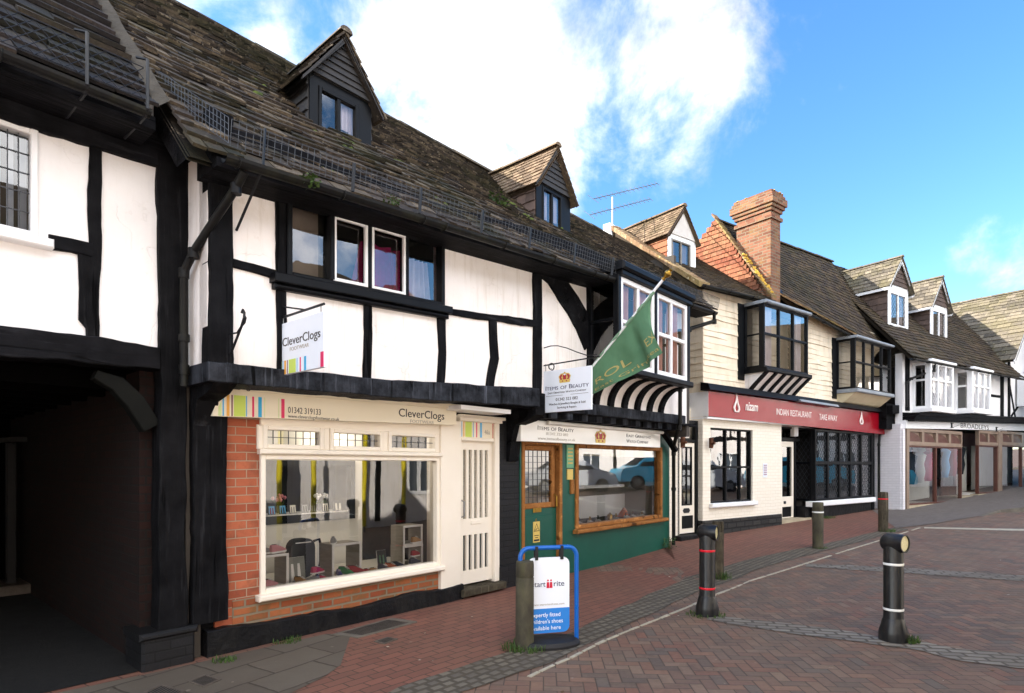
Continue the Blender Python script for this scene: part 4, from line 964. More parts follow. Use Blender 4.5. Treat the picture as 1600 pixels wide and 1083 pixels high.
t = TX(); mword(t, 'FOOTWEAR', 641, 678, 660.5, 655.5, FY); t.build(m['inkgrey'], fas)
b = MB(); hx, hz = M.p(388, 600, YU-.02); b.tube([(hx, YU-.02, hz+.06), (hx, YU-.02, hz-.02)]+[(hx+.018*math.sin(a), YU-.02, hz-.04+.018*math.cos(a)) for a in [k*.6 for k in range(9)]], .004, 5); b.build('hook', m['iron'], tb)
# door
b = MB(); dz0, dz1, dzt = .15, M.p(745, 690)[1], M.p(745, 662)[1]
b.box(px1, px1+.045, -.03, .12, .12, dzt+.02, c=.008); b.box(dx1-.06, dx1+.03, -.03, .12, .12, dzt+.02, c=.008); b.box(px1+.045, dx1-.06, -.02, .12, dz1+.0, dz1+.045, c=.01)
b.box(px1-.0, dx1+.06, -.05, .12, dzt+.02, dzt+.06); b.box(px1, dx1+.10, -.09, .12, dzt+.06, dzt+.10, c=.02); df = b.build('door_frame', m['cream'], tb)
b = MB(); b.box(px1+.045, dx1-.06, .01, .06, dz1+.045, dzt+.02); sp_ = b.build('striped_panel', m['creamboard'], df)
zz0, zz1 = dz1+.05, dzt+.015
stripes(sp_, [(719, 722, 'sky'), (724, 725.5, 'amber'), (727, 737, 'lime'), (739, 740, 'sky'), (744, 745.5, 'pink'), (750, 753, 'sky'), (769.5, 773.5, 'crimson')], lambda x, f: zz1 if f else zz0, .01)
t = TX(); x0_, z_ = M.p(757, 684.5, .01); t.word('46a', x0_, x0_+.10, zz0+.05, .06, .01); t.build(m['inkgrey'], sp_)
lx0, lx1 = px1+.05, dx1-.065
gl_h = []
for k in range(5):
    cx = lx0+(lx1-lx0)*(.17+.165*k); gl_h += [(cx-.028, cx+.028, M.p(745, 810)[1], M.p(745, 703)[1]), (cx-.028, cx+.028, M.p(745, 890)[1], M.p(745, 835)[1])]
b = MB(); b.wall(lx0, lx1, dz0, dz1, gl_h, .03, .075); dr = b.build('door', m['cream'], tb)
for h in gl_h:
    b = MB(); b.quad((h[0], .06, h[2]), (h[1], .06, h[2]), (h[1], .06, h[3]), (h[0], .06, h[3])); b.build('pane', m['obscure' if h[3] > 1.2 else 'velvet'], dr)
b = MB(); b.box((lx0+lx1)/2-.09, (lx0+lx1)/2+.09, .02, .03, .90, .95, c=.004); b.build('letter_plate', m['cream'], dr)
b = MB(); b.tube([(lx0+.035, .03, 1.0), (lx0+.035, -.03, 1.02), (lx0+.035, -.03, 1.2), (lx0+.035, .03, 1.22)], .01, 7); b.build('handle', m['steel'], dr)
b = MB(); b.box(px1-.02, dx1+.05, -.14, .12, .03, .12, c=.01); b.build('doorstep', m['oldwood'], tb)
b = MB(); bpx = M.p(811, 700)[0]; b.box(dx1+.03, bpx, -.0, .3, -.05, 2.3); b.box(dx1+.02, bpx+.0, -.05, .02, -.05, .3); b.build('brick_pier', m['blackbrick'], tb)
b = MB(); b.box(px1-.02, bpx+.3, .0, .2, 2.28, 2.43); b.build('lintel', m['th'], tb)
b = MB(); b.box(M.p(712, 640, -.3)[0], M.p(790, 650, -.3)[0], YU+.06, -.02, 2.31, 2.362); b.build('soffit_panel', m['white'], tb)
# inside of the shoe shop
room(tb, 2.15, 5.85, .24, 3.2, .1, 2.27)
b = MB(); b.box(SW['x0']-.05, SW['x1']+.05, .05, 1.05, .40, .445); dk = b.build('display_deck', m['interior_w'], tb)
nx0, nx1, nz0, nz1 = M.p(408, 800, 1.1)[0], M.p(549, 800, 1.1)[0], M.p(480, 806, 1.1)[1], M.p(480, 722, 1.1)[1]
b = MB(); b.wall(2.15, M.p(566, 800, 1.1)[0], .42, 2.27, [(nx0, nx1, nz0, nz1)], 1.1, 1.2); b.build('display_wall', m['interior_w'], tb)
b = MB(); b.wall(nx0-.02, nx1+.03, nz0-.07, nz1+.02, [(nx0+.03, nx1-.03, nz0+.02, nz1-.05)], 1.06, 1.16); b.box(nx0, nx1, 1.06, 1.5, nz0-.06, nz0+.02); b.box(nx0-.02, nx1+.02, 1.5, 1.55, nz0-.1, nz1+.1); b.build('alcove_frame', m['velvet'], tb)
b = MB(); b.box(nx0+.05, nx1-.06, 1.08, 1.4, nz0+.022, nz0+.035); b.build('alcove_shelf', m['white'], tb)

# ---------------------------------------------------------------- green shop front
gx0, gx1 = M.p(811, 700)[0], 10.78
gz1 = 1.99; wgx0, wgx1 = M.p(897, 760)[0], M.p(1032, 760)[0]; wgz0, wgz1 = .66, 1.97
ddx0, ddx1 = M.p(816, 760)[0], M.p(866, 760)[0]
b = MB(); b.wall(gx0+.005, gx1, -.1, 2.26, [(wgx0, wgx1, wgz0, wgz1+.03), (ddx0, ddx1+.16, .0, 2.0)], -.012, .16); b.build('green_front', m['green'], tb)
gw = window(tb, wgx0, wgx1, wgz0, wgz1+.03, -.05, m['varnish'], .07, [], [], .05, .13, 'glass', name='shop_window', cham=.012)
b = MB(); b.box(wgx0-.05, wgx1+.12, -.12, .05, wgz0-.06, wgz0+.002, c=.015); b.build('sill', m['varnish'], gw)
b = MB(); b.box(wgx0+.07, wgx1-.06, .06, .07, wgz1-.16, wgz1-.0); b.build('roller_blind', simple('pale_blind', '#c9c2ae', '#c0b9a4', .6, 3, 40, .05, .001), gw)
b = MB(); b.box(ddx0-.03, ddx0+.03, -.03, .1, 0, 2.0, c=.008); b.box(ddx1+.10, ddx1+.17, -.03, .1, 0, 2.0, c=.008); b.box(ddx0+.03, ddx1+.10, -.025, .1, 1.95, 2.0, c=.008); b.build('door_frame', m['varnish'], tb)
dgz = M.p(840, 795)[1]
b = MB(); b.box(ddx0+.03, ddx1+.1, .04, .09, .03, dgz); b.box(ddx0+.10, ddx1+.0, .03, .045, .12, dgz-.1, c=.006); gd = b.build('door', m['green'], tb)
window(gd, ddx0+.03, ddx1+.06, dgz, 1.95, .03, m['varnish'], .08, [], [], .05, .06, 'glass', lead=('sq', 6, 9), flat=True, bars='wire', name='glazed_panel', cham=.012)
b = MB(); b.box((ddx0+ddx1)/2-.09, (ddx0+ddx1)/2+.09, .02, .035, dgz-.055, dgz+.01, c=.003); b.build('letter_plate', m['brass'], gd)
b = MB(); q = (ddx0+ddx1)/2-.02; zl_ = M.p(837, 813)[1]
b.prism([(q+.022*math.cos(k*PI/6), zl_+.022*math.sin(k*PI/6)) for k in range(12)], .03, .042); b.build('lock', m['brass'], gd)
b = MB(); b.tube([(ddx1+.02, .03, 1.22), (ddx1+.02, -.03, 1.2), (ddx1+.02, -.03, 1.05), (ddx1+.02, .03, 1.03)], .011, 7); b.build('handle', m['brass'], gd)
b = MB(); wz = M.p(839, 848)[1]; b.box(q-.075, q+.075, .024, .032, wz, wz+.30); ws_ = b.build('warning_sign', m['palegold'], gd)
b = MB()
def tri(r): return [(q+r*math.cos(PI/2+k*2*PI/3), wz+.2+r*math.sin(PI/2+k*2*PI/3)) for k in range(3)]
T0, T1 = tri(.078), tri(.06)
for k in range(3): b.quad((T0[k][0], .0225, T0[k][1]), (T0[(k+1) % 3][0], .0225, T0[(k+1) % 3][1]), (T1[(k+1) % 3][0], .0225, T1[(k+1) % 3][1]), (T1[k][0], .0225, T1[k][1]))
b.quad((q-.03, .0225, wz+.17), (q+.02, .0225, wz+.2), (q+.03, .0225, wz+.215), (q-.025, .0225, wz+.19)); b.box(q-.05, q+.05, .0215, .024, wz+.095, wz+.105); b.box(q-.03, q+.03, .0215, .024, wz+.065, wz+.075); b.box(q-.06, q+.06, .0215, .024, wz+.02, wz+.045); b.build('warning_mark', m['ink'], ws_)
b = MB(); x_, z_ = M.p(889, 715); b.box(x_-.09, x_+.09, -.025, -.01, 1.62, 1.97); pl1 = b.build('name_plate', simple('pale_green_plate', '#5f9a72', '#74a881', .4, 5, 50, .05, .001), tb)
b = MB(); 
for k in range(5): b.box(x_-.06, x_+.06, -.028, -.024, 1.9-k*.055, 1.925-k*.055)
b.build('lettering', m['gold'], pl1)
b = MB(); b.box(x_-.075, x_+.075, -.025, -.01, 1.44, 1.60); b.build('name_plate', m['palegold'], tb)
b = MB(); b.box(x_+.0, x_+.08, -.05, -.01, 1.22, 1.44, c=.006); b.tube([(x_+.04, -.052, 1.38), (x_+.04, -.056, 1.38)], .012, 8); b.build('entry_phone', m['varnish'], tb)
room(tb, 6.35, 10.7, .18, 2.6, .05, 2.2, 'interior_w')
b = MB(); b.box(wgx0+.05, wgx1-.05, .08, .75, .55, .70); b.build('display_deck', m['velvet'], tb)
b = MB(); b.box(wgx0+.05, wgx1-.4, .55, .58, 1.25, 1.30); b.box(wgx0+.05, wgx1-.05, .75, .76, .7, 1.1); b.build('glass_shelf', m['white'], tb)
# sign board with blind cassette
b = MB(); sx0, sz0 = M.p(813, 690, -.16); sx1, _ = M.p(1031, 703, -.16); sz0 = 1.985; b.box(sx0, sx1, -.17, -.012, sz0, sz0+.30, c=.004); sb = b.build('sign_board', m['gloss_white'], tb)
b = MB(); b.tube([(sx0+.55, -.205, sz0+.278), (sx1+.02, -.205, sz0+.278)], .03, 12); b.box(sx0+.57, sx1, -.2, -.16, sz0+.29, sz0+.305); b.build('blind_cassette', m['gloss_white'], tb, True)
SY = -.17; sw_ = sx1-sx0
t = TX(); t.word('Items of Beauty', sx0+.36, sx0+1.22, sz0+.17, .06, SY, caps=.78); t.word('East Grinstead', sx0+2.75, sx0+3.6, sz0+.155, .055, SY, caps=.78); t.word('Watch Company', sx0+2.75, sx0+3.5, sz0+.06, .055, SY, caps=.78); t.build(m['ink'], sb)
t = TX(); t.word('01342 323 082', sx0+.55, sx0+1.08, sz0+.105, .04, SY); t.word('www.itemsofbeauty.co.uk', sx0+.36, sx0+1.26, sz0+.035, .04, SY); t.build(m['inkgrey'], sb)
crown(sb, sx0+1.95, sz0+.03, .32, .2, SY-.001)

# ================================================================ LEFT BUILDING WITH CARRIAGE PASSAGE
lb = thing('carriage_arch_building', 'white timber framed building over a dark brick carriage passage, cut by the left edge', 'building', M.mat())
def lp(u, v, y=0): return M.p(u, v, y)
def ltimb(name, pts, wpx, mat, seed, y0=-.03, y1=.05, wob=.012):
    P = [M.p(u, v, 0) for u, v in pts]; ws = []
    for i, (u, v) in enumerate(pts):
        q0, q1 = pts[max(i-1, 0)], pts[min(i+1, len(pts)-1)]
        a, c = (M.p(u, v-wpx/2), M.p(u, v+wpx/2)) if abs(q1[0]-q0[0]) > abs(q1[1]-q0[1]) else (M.p(u-wpx/2, v), M.p(u+wpx/2, v))
        ws.append(math.dist(a, c))
    mb = MB(); mb.beam(P, ws, y0, y1, seed, wob); return mb.build(name, m[mat], lb)
lwx0, lwx1 = lp(-75, 300)[0], lp(59, 300)[0]; lwz0, lwz1 = lp(30, 368)[1], lp(30, 196)[1]
b = MB(); b.wall(-2.6, 1.98, 2.5, 4.6, [(lwx0, lwx1, lwz0, lwz1)], 0, .16); b.build('plaster_wall', m['plaster_b'], lb)
b = MB(); b.beam([(-2.6, 4.24), (.77, 4.235), (1.3, 4.26), (1.98, 4.29)], .36, -.05, .06, 51, .014); b.build('wall_plate', m['th'], lb)
b = MB()
for x, w_ in ((.62, .30), (1.25, .38), (1.62, .12)): b.beam([(x-w_/2, 4.44), (x+w_/2, 4.46)], .075, -.056, .0, 52+int(x*9), .012)
b.build('eaves_infill', simple('bare_daub', '#a8926f', '#857252', .95, 12, 30, .8, .012, amt=.8), lb)
ltimb('stud', [(149, 228), (147, 300), (148, 400), (143, 470), (144, 545)], 18, 'tv', 54)
b = MB(); pz = [lp(121, 398), lp(140, 398), lp(140, 530), lp(133, 513), lp(122, 500), lp(123, 450)]; b.prism(pz, -.026, .05); b.build('stud_foot', m['tv'], lb)
ltimb('rail', [(76, 379), (110, 385), (143, 393)], 23, 'th', 55)
b = MB(); b.beam([(1.87, 0.28), (1.86, 1.2), (1.87, 2.3), (1.87, 3.2), (1.87, 4.2)], [.22, .21, .2, .22, .25], -.06, .12, 56, .016, seg=.1); b.build('post', m['tv'], lb)
b = MB(); b.beam([(-2.6, 2.50), (0, 2.50), (1.0, 2.52), (1.76, 2.53)], [.2, .2, .2, .19], -.07, .14, 57, .018); b.build('passage_beam', m['th'], lb)
b = MB(); b.beam([lp(150, 585), lp(185, 600), lp(213, 628), lp(238, 668)], [.07, .13, .15, .14], .0, .12, 58, .006); b.build('brace', simple('greyed_oak', '#141514', '#1d1d1b', .85, 6, 30, .3, .004, spec=.05), lb)
b = MB(); b.box(1.62, 2.02, -.10, .3, -.2, .28, c=.02); b.box(1.60, 2.04, -.12, .3, .25, .31, c=.02); b.build('post_plinth', m['blackbrick'], lb)
# window
lw = window(lb, lwx0, lwx1, lwz0, lwz1, -.03, m['white'], .045, [], [], .04, .09, 'glass', lead=('sq', 6, 5), cham=.008)
b = MB(); b.box(lwx0-.1, lp(80, 380)[0], -.10, .05, lwz0-.065, lwz0-.0, c=.01); b.build('sill', m['white'], lw)
b = MB(); 
for x in np.arange(lwx0, lwx1, .075): b.quad((x, .14, lwz0), (x+.045, .165, lwz0), (x+.045, .165, lwz1), (x, .14, lwz1))
b.build('blind_slats', simple('blue_grey_blind', '#9fa8b8', '#c8cdd6', .6, 2, 30, .05, .001), lw)
room(lb, -2.5, 1.9, .2, 2, 2.6, 4.5)
# roof and passage
lr = MB(); lr.slabs((-3.2, -.42, 4.30), (1.62, -.42, 4.34), (1.62, 2.3, 7.1), (-3.2, 2.3, 7.1), (.21, .16), (.5, 1.0), .034, 9, .03, .035)
lr.quad((-3.2, 2.3, 7.1), (1.62, 2.3, 7.1), (1.62, 5.6, 4.4), (-3.2, 5.6, 4.4)); lr.build('roof', m['slabdark'], lb)
b = MB(); b.beam([(1.66, 0), (1.66, 1)], .01, 0, .01, 1, 0)
b = MB(); N_ = 24
for i in range(N_):
    f0, f1 = i/N_, (i+1)/N_; 
    def q(f, e, h): return (1.62+e+noise.noise((f*9, e*9, 3))*.02, -.42+2.72*f, 4.34+2.76*f+h+noise.noise((f*7, 2, e))*.012)
    b.quad(q(f0, 0, .03), q(f0, .09, .12), q(f1, .09, .12), q(f1, 0, .03))
b.build('mortar_fillet', m['mortar'], lb)
b = MB(); b.box(-2.6, 1.62, -.40, .05, 4.2, 4.30); b.build('eaves_board', m['th'], lb)
gutter(lb, [(-3, -.50, 4.29), (1.55, -.50, 4.27)], .05)
b = MB()
def chain(A, Bq, h, n):   # diamond mesh guard
    A, Bq = Vector(A), Vector(Bq); s = (Bq-A)/n
    for i in range(n): 
        p = A+s*i; b.tube([p, p+s+Vector((0, 0, h))], .0028, 4, cap=False); b.tube([p+Vector((0, 0, h)), p+s], .0028, 4, cap=False)
for j in range(3): chain((-1.2, -.53, 4.33+j*.075), (1.5, -.53, 4.33+j*.075), .075, 34)
b.tube([(-1.2, -.53, 4.325), (1.5, -.53, 4.325)], .004, 5); b.tube([(-1.2, -.53, 4.56), (1.5, -.53, 4.56)], .004, 5); b.build('snow_guard', m['iron'], lb)
b = MB()
for x in (1.15, 1.52): b = MB(); b.tube([(x-.02, -.1, 4.2), (x, -.5, 4.22), (x, -.55, 4.26), (x, -.55, 4.62)], .012, 6); b.tube([(x, -.55, 4.62), (x-.06, -.5, 4.63)], .01, 5); b.build('guard_bracket', m['iron'], lb)
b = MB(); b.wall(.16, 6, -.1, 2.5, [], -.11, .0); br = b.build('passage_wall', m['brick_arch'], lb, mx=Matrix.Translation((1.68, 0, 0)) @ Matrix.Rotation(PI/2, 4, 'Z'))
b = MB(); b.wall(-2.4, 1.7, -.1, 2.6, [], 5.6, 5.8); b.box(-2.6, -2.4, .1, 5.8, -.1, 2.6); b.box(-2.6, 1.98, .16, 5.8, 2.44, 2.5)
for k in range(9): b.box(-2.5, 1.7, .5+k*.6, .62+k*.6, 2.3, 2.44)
b.box(-2.6, -2.5, .0, 5.8, 2.5, 4.4); b.box(-2.6, 1.98, 5.5, 5.6, 2.5, 4.4); b.prism([(-2.6, 4.3), (-2.55, 4.3), (-2.55, 7), (-2.6, 7)], 2, 2.1); b.build('passage_lining', simple('shade_dark_boards', '#040404', '#070606', .95, 5, 20, .4, .006, spec=.03), lb)  # lining colour blackened to carry the shade inside the passage
b = MB(); dxa = M.p(17, 800, 4.6)[0]; dxb = M.p(62, 800, 4.6)[0]
b.box(dxa-.05, dxa+.05, 4.55, 4.65, .12, 1.95, c=.01); b.box(dxb, dxb+.06, 4.55, 4.65, 1.3, 1.95); b.beam([(dxa-1, 1.93), (dxb, 2.0), (dxb+.6, 2.08)], .07, 4.5, 4.6, 61, .02); b.build('passage_doorframe', simple('dusty_grey_wood', '#1a1817', '#262422', .8, 6, 30, .2, .004), lb)
b = MB(); b.box(dxa-1, dxb+.3, 4.3, 5.0, .0, .13, c=.02); b.build('passage_step', m['rustbar'], lb)

# ================================================================ RESTAURANT BUILDING
rb = thing('restaurant_building', 'white boarded restaurant building with long red sign, brick chimney and two black oriel windows', 'building', R.mat())
def rp(u, v, y=0): return R.p(u, v, y)
o1x0, o1x1 = R.p(1195, 520, -.5)[0], R.p(1262, 520, -.5)[0]; o2x0, o2x1 = R.p(1337, 560, -.5)[0], R.p(1392, 560, -.5)[0]
o1b, o1t, o2b, o2t = 3.86, 5.30, 3.74, 5.10
rx1 = 8.55
b = MB(); b.boards(0, rx1, 3.42, 5.62, -.0, 17, .015, .016, 3); b.build('weatherboarding', m['weather'], rb)
b = MB(); b.wall(0.0, rx1, 3.2, 5.5, [(o1x0+.05, o1x1-.05, o1b, o1t), (o2x0+.05, o2x1-.05, o2b, o2t)], .004, .2); b.box(0, .12, .2, 1.6, 3.2, 5.5); b.build('upper_wall', m['tile_white'], rb)
b = MB(); b.boards(0, .45, 3.42, 5.5, 0, 14, .018, .012, 8); b.build('side_boarding', m['weather'], rb, mx=Matrix.Translation((-.004, .45, 0)) @ Matrix.Rotation(-PI/2, 4, 'Z'))
b = MB(); b.box(-1.5, 0, .42, .6, 0, 5.2); b.box(-.1, rx1, 4.6, 4.8, 0, 5.5); b.box(rx1-.02, rx1+.1, .2, 4.8, .2, 5.4); b.box(0, rx1, .2, 4.6, 3.0, 3.1); b.box(-.1, 0, 1.6, 4.8, 3.2, 5.5); b.build('inner_walls', m['interior'], rb)
# ground floor
gwx0, gwx1, gwz0, gwz1 = R.rc(1110, 1176, 668, 787); dxa, dxb = R.p(1221, 740)[0], R.p(1247, 740)[0]
bx0_, bx1_ = R.p(1275, 740, -.02)[0], R.p(1362, 740, -.02)[0]
b = MB(); b.wall(0, dxa, .45, 2.98, [(gwx0, gwx1, gwz0, gwz1)], 0, .3); b.box(0, .3, .3, .6, .3, 2.98); b.build('painted_brick_wall', m['brick_white'], rb)
b = MB(); b.box(-.02, dxa, -.025, .25, -.1, .47, c=.02); b.build('plinth', m['rubble'], rb)
sh = window(rb, gwx0, gwx1, gwz0, gwz1, .04, m['blackpaint'], .04, [gwx0+(gwx1-gwx0)*.40, gwx0+(gwx1-gwx0)*.74], [gwz0+(gwz1-gwz0)*.48], .045, .08, 'glassold', name='window')
b = MB(); b.box(gwx0-.05, gwx1+.08, -.10, .06, gwz0-.09, gwz0+.003, c=.015); b.build('sill', m['white'], sh)
b = MB(); x_, z_ = R.p(1195, 735); b.box(x_-.09, x_+.09, -.012, .004, z_-.17, z_+.17); mn = b.build('menu_plate', m['signwhite'], rb)
b = MB(); 
for k in range(6): b.box(x_-.07, x_+.07, -.015, -.011, z_+.11-k*.045, z_+.135-k*.045)
b.build('lettering', simple('faded_rose_print', '#a07a86', '#8a6a78', .5), mn)
# recessed door
b = MB(); b.box(dxa, bx0_-.05, 1.1, 1.2, .2, 2.9); b.box(dxa-.05, dxa, .28, 1.2, .2, 2.9); b.box(dxa, bx1_, .3, 1.2, 2.62, 2.75); b.build('porch', m['blackpaint'], rb)
RDY = .34; da, db_ = R.p(1220, 740, RDY)[0]+.02, R.p(1238, 740, RDY)[0]+.06
b = MB(); dz1 = R.p(1228, 690, RDY)[1]; dz0 = .30; gzl, gzh = R.p(1228, 776, RDY)[1], R.p(1228, 698, RDY)[1]; pz0, pz1 = R.p(1228, 808, RDY)[1], R.p(1228, 792, RDY)[1]
b.wall(da, db_, dz0, dz1, [(da+.05, db_-.09, gzl, gzh), (da+.05, db_-.09, pz0, pz1)], RDY, RDY+.05); rd = b.build('door', m['cream'], rb)
b = MB(); b.box(da+.05, db_-.09, RDY+.025, RDY+.03, gzl, gzh); b.build('pane', m['glassdark'], rd)
b = MB(); b.box(da+.05, db_-.09, RDY+.02, RDY+.03, pz0, pz1); b.build('panel', m['blackpaint'], rd)
b = MB(); b.box(da+.12, da+.22, RDY-.012, RDY, pz1+.08, pz1+.15); b.build('letter_plate', m['iron'], rd)
b = MB(); b.box(dxa, db_+.3, RDY-.02, RDY+.06, dz1+.02, dz1+.1); b.box(db_+.02, db_+.1, RDY-.02, RDY+.1, .2, 2.65); b.build('door_frame', m['blackpaint'], rb)
b = MB(); b.box(db_-.16, db_+.04, RDY-.12, RDY, dz1+.14, dz1+.46, c=.02); b.build('vent_box', m['white'], rb)
b = MB(); b.box(dxa-.02, bx0_-.1, .05, 1.1, .0, .29); b.build('doorstep', m['stone'], rb)
# leaded bay
byz0, byz1 = .72, 2.62
b = MB(); b.box(bx0_-.30, bx1_+.12, -.10, .1, byz0-.14, byz0, c=.02); bs = b.build('bay_sill', m['white'], rb)
b = MB(); b.box(bx0_-.02, bx1_+.03, .0, .3, .1, byz0-.14); b.box(bx0_-.3, bx0_-.02, .12, .9, .1, byz0-.14); b.build('stall_riser', m['plinth'], rb)
nb = 5; mulls = [bx0_+(bx1_-bx0_)*k/nb for k in range(1, nb)]
window(rb, bx0_-.05, bx1_+.05, byz0, byz1, -.03, m['blackpaint'], .06, mulls, [(byz0+byz1)/2+.06], .09, .1, 'glassold', lead=('dia', .11, 1.5), name='bay_window')
b = MB(); yb0, yb1 = .08, .85
sp = MB(); W_ = window(rb, 0, .8, byz0, byz1, 0, m['blackpaint'], .06, [], [(byz0+byz1)/2+.06], .05, .06, 'glassdark', lead=('dia', .12, 1.5), name='bay_side_window')
W_.matrix_local = Matrix.Translation((bx0_-.05, .87, 0)) @ Matrix.Rotation(-PI/2, 4, 'Z')
b = MB(); b.box(bx1_+.04, bx1_+.2, -.02, .3, .2, 2.7); b.build('post', m['tv'], rb)
room(rb, 0.2, dxa-.1, .32, 2.2, .3, 2.9); room(rb, bx0_, bx1_+.1, .35, 2.4, .3, 2.9)
# red sign
RY = -.14
b = MB(); sz = lambda x, f: (2.70-(x)*.008)*(1-f)+(3.25+.0*x)*f
b.hexa([(-.0, RY, 2.71), (8.9, RY, 2.60), (8.9, .0, 2.60), (-.0, .0, 2.71), (-.0, RY, 3.24), (8.9, RY, 3.22), (8.9, 0, 3.22), (-.0, 0, 3.24)]); rs = b.build('restaurant_sign', m['red'], rb)
b = MB(); b.box(-.006, -.002, RY, .36, 2.71, 3.24); b.box(-.002, 8.9, RY+.02, .36, 2.66, 2.70); b.build('sign_return', m['white'], rb)
b = MB(); b.hexa([(-.08, RY-.10, 3.26), (8.95, RY-.10, 3.24), (8.95, .0, 3.24), (-.08, .0, 3.26), (-.08, RY-.05, 3.40), (8.95, RY-.05, 3.36), (8.95, 0, 3.42), (-.08, 0, 3.44)]); b.build('sign_cornice', m['blackpaint'], rb)
b = MB(); xa = R.p(1245, 640, RY)[0]; b.hexa([(xa-.1, RY-.17, 3.24), (xa+1.9, RY-.17, 3.22), (xa+1.7, RY-.0, 3.22), (xa-.1, RY, 3.24), (xa-.1, RY-.13, 3.30), (xa+1.9, RY-.13, 3.28), (xa+1.9, RY, 3.30), (xa-.1, RY, 3.32)]); b.build('flashing', m['lead'], rb)
def flame(par, xc, z0, h):
    b = MB()
    L = [(0, 0), (-.2, .05), (-.28, .2), (-.2, .36), (-.06, .55), (.0, .75), (-.05, 1.0)]; Rr = [(.02, .8), (.07, .62), (.12, .45), (.24, .3), (.28, .16), (.2, .04)]
    b.beam([(xc+x*h*.8, z0+z*h) for x, z in L], [.02, .05, .06, .05, .04, .03, .012], RY-.03, RY-.004, 1, 0)
    b.beam([(xc+x*h*.8, z0+z*h) for x, z in [(-.05, 1.0)]+Rr+[(0, 0)]], [.012, .02, .03, .04, .05, .05, .045, .02], RY-.034, RY-.004, 2, 0)
    return b.build('flame_emblem', m['inkpale'], par)
x_, z_ = R.p(1150, 644, RY); flame(rs, x_, z_, .42)
x_, z_ = R.p(1345, 664, RY); flame(rs, x_, z_+.02, .36)
t = TX(); xa, za = R.p(1166, 641, RY); t.word('nizam', xa-.05, R.p(1183, 640, RY)[0], za, .2, RY-.012, slant=.15, bold=.012); t.build(m['inkpale'], rs)
t = TX(); xa, za = R.p(1213, 643.5, RY); xb = R.p(1268, 650, RY)[0]; t.word('INDIAN RESTAURANT', xa, xb, 2.88, .15, RY-.002); xa, xb = R.p(1280, 650, RY)[0], R.p(1308, 652, RY)[0]; t.word('TAKE AWAY', xa, xb, 2.86, .15, RY-.002); t.build(m['inkpale'], rs)
# oriels
def oriel(x0, x1, zb, zt, cols, y=-.5, cove='plain'):
    b = MB(); b.box(x0-.06, x1+.08, y-.08, .0, zt, zt+.07, c=.02); hd = b.build('oriel_head', m['lead'], rb)
    b = MB(); b.box(x0-.05, x1+.08, y-.08, -.0, zb-.10, zb, c=.02); b.build('oriel_sill', m['lead' if cove == 'plain' else 'blackpaint'], rb)
    n = cols; mull = [x0+(x1-x0)*k/n for k in range(1, n)]
    window(rb, x0-.03, x1+.03, zb, zt, y, m['blackpaint'], .05, mull, [(zb+zt)/2+.05], .05, .07, 'glass', name='oriel_window')
    s = window(rb, 0, -y-.07, zb, zt, 0, m['blackpaint'], .06, [], [(zb+zt)/2+.05], .035, .05, 'glassdark', name='oriel_side_window'); s.matrix_local = Matrix.Translation((x0-.03, 0, 0)) @ Matrix.Rotation(-PI/2, 4, 'Z')
    b = MB(); b.box(x1-.0, x1+.03, y+.07, 0, zb, zt); b.build('oriel_cheek', m['blackpaint'], rb); b = MB(); b.box(x0-.28, x0-.04, -.03, .0, zb-.25, zt+.05); b.build('trim_board', m['blackpaint'], rb)
    room(rb, x0+.06, x1-.04, .21, 1.8, zb-.4, zt)
    pr = [(0, zb-.52), (-.12, zb-.47), (-.25, zb-.34), (y-.02, zb-.10)] if cove == 'ribs' else [(0, zb-.40), (-.2, zb-.34), (y, zb-.10)]
    b = MB(); b.xprism(pr+[(0, zb-.10)], x0-.0, x1+.04); b.build('oriel_cove', m['plaster'] if cove == 'ribs' else simple('buff_render', '#d9c9a8', '#c5b48f', .8, 3, 20, .3, .004), rb)
    if cove == 'ribs':
        for k in range(6):
            x = x0+.02+(x1-x0-.04)*k/5; b = MB(); b.xprism([(yy-.05, zz-.01) for yy, zz in pr]+[(yy+.01, zz+.01) for yy, zz in pr[::-1]], x-.05, x+.05); b.build('cove_rib', m['blackpaint'], rb)
    return hd
oriel(o1x0, o1x1, o1b, o1t, 3, cove='ribs'); oriel(o2x0, o2x1, o2b, o2t, 4)
curtain(rb, o1x0+.1, o1x0+.5, o1b, o1t, -.38, 'curtain', 3, .02); curtain(rb, o1x1-.4, o1x1-.1, o1b, o1t, -.38, 'curtain', 3, .02)
# roofs
r1 = MB(); r1.slabs((-.48, -.22, 5.42), (2.5, -.22, 5.52), (2.5, 2.2, 7.35), (-.48, 2.2, 7.35), (.13, .11), (.15, .22), .016, 13, .02, .014)
r1.quad((-.48, 2.2, 7.35), (2.5, 2.2, 7.35), (2.5, 4.9, 5.3), (-.48, 4.9, 5.3)); r1.quad((-.485, -.22, 5.40), (-.485, 2.2, 7.36), (-.485, 2.2, 7.0), (-.485, -.22, 5.0)); r1.build('roof', m['tilebrown'], rb)
b = MB()
for k in range(26):
    f = k/25; y, z = -.25+2.45*f, 5.41+1.93*f; j = rnd.uniform(-.02, .02)
    b.hexa([(-.56, y-.06, z-.09), (-.2+j, y-.06, z-.04), (-.2+j, y+.06, z+.04), (-.56, y+.06, z-.0), (-.56, y-.06, z+.03), (-.2+j, y-.06, z+.045), (-.2+j, y+.06, z+.12), (-.56, y+.06, z+.11)], rnd.random())
b.build('verge_tiles', m['tilepale'], rb)
gutter(rb, [(-.5, -.31, 5.38), (1.4, -.31, 5.45)], .05)
def r1base(x, y): return 5.47+.756*(y+.22)
D3Y = .77
x0, _ = R.p(1044, 390, D3Y); x1, _ = R.p(1087, 420, D3Y); _, za = R.p(1068, 328, D3Y); _, ze = R.p(1050, 366, D3Y); wq = R.rc(1049, 1079, 372, 410, D3Y)
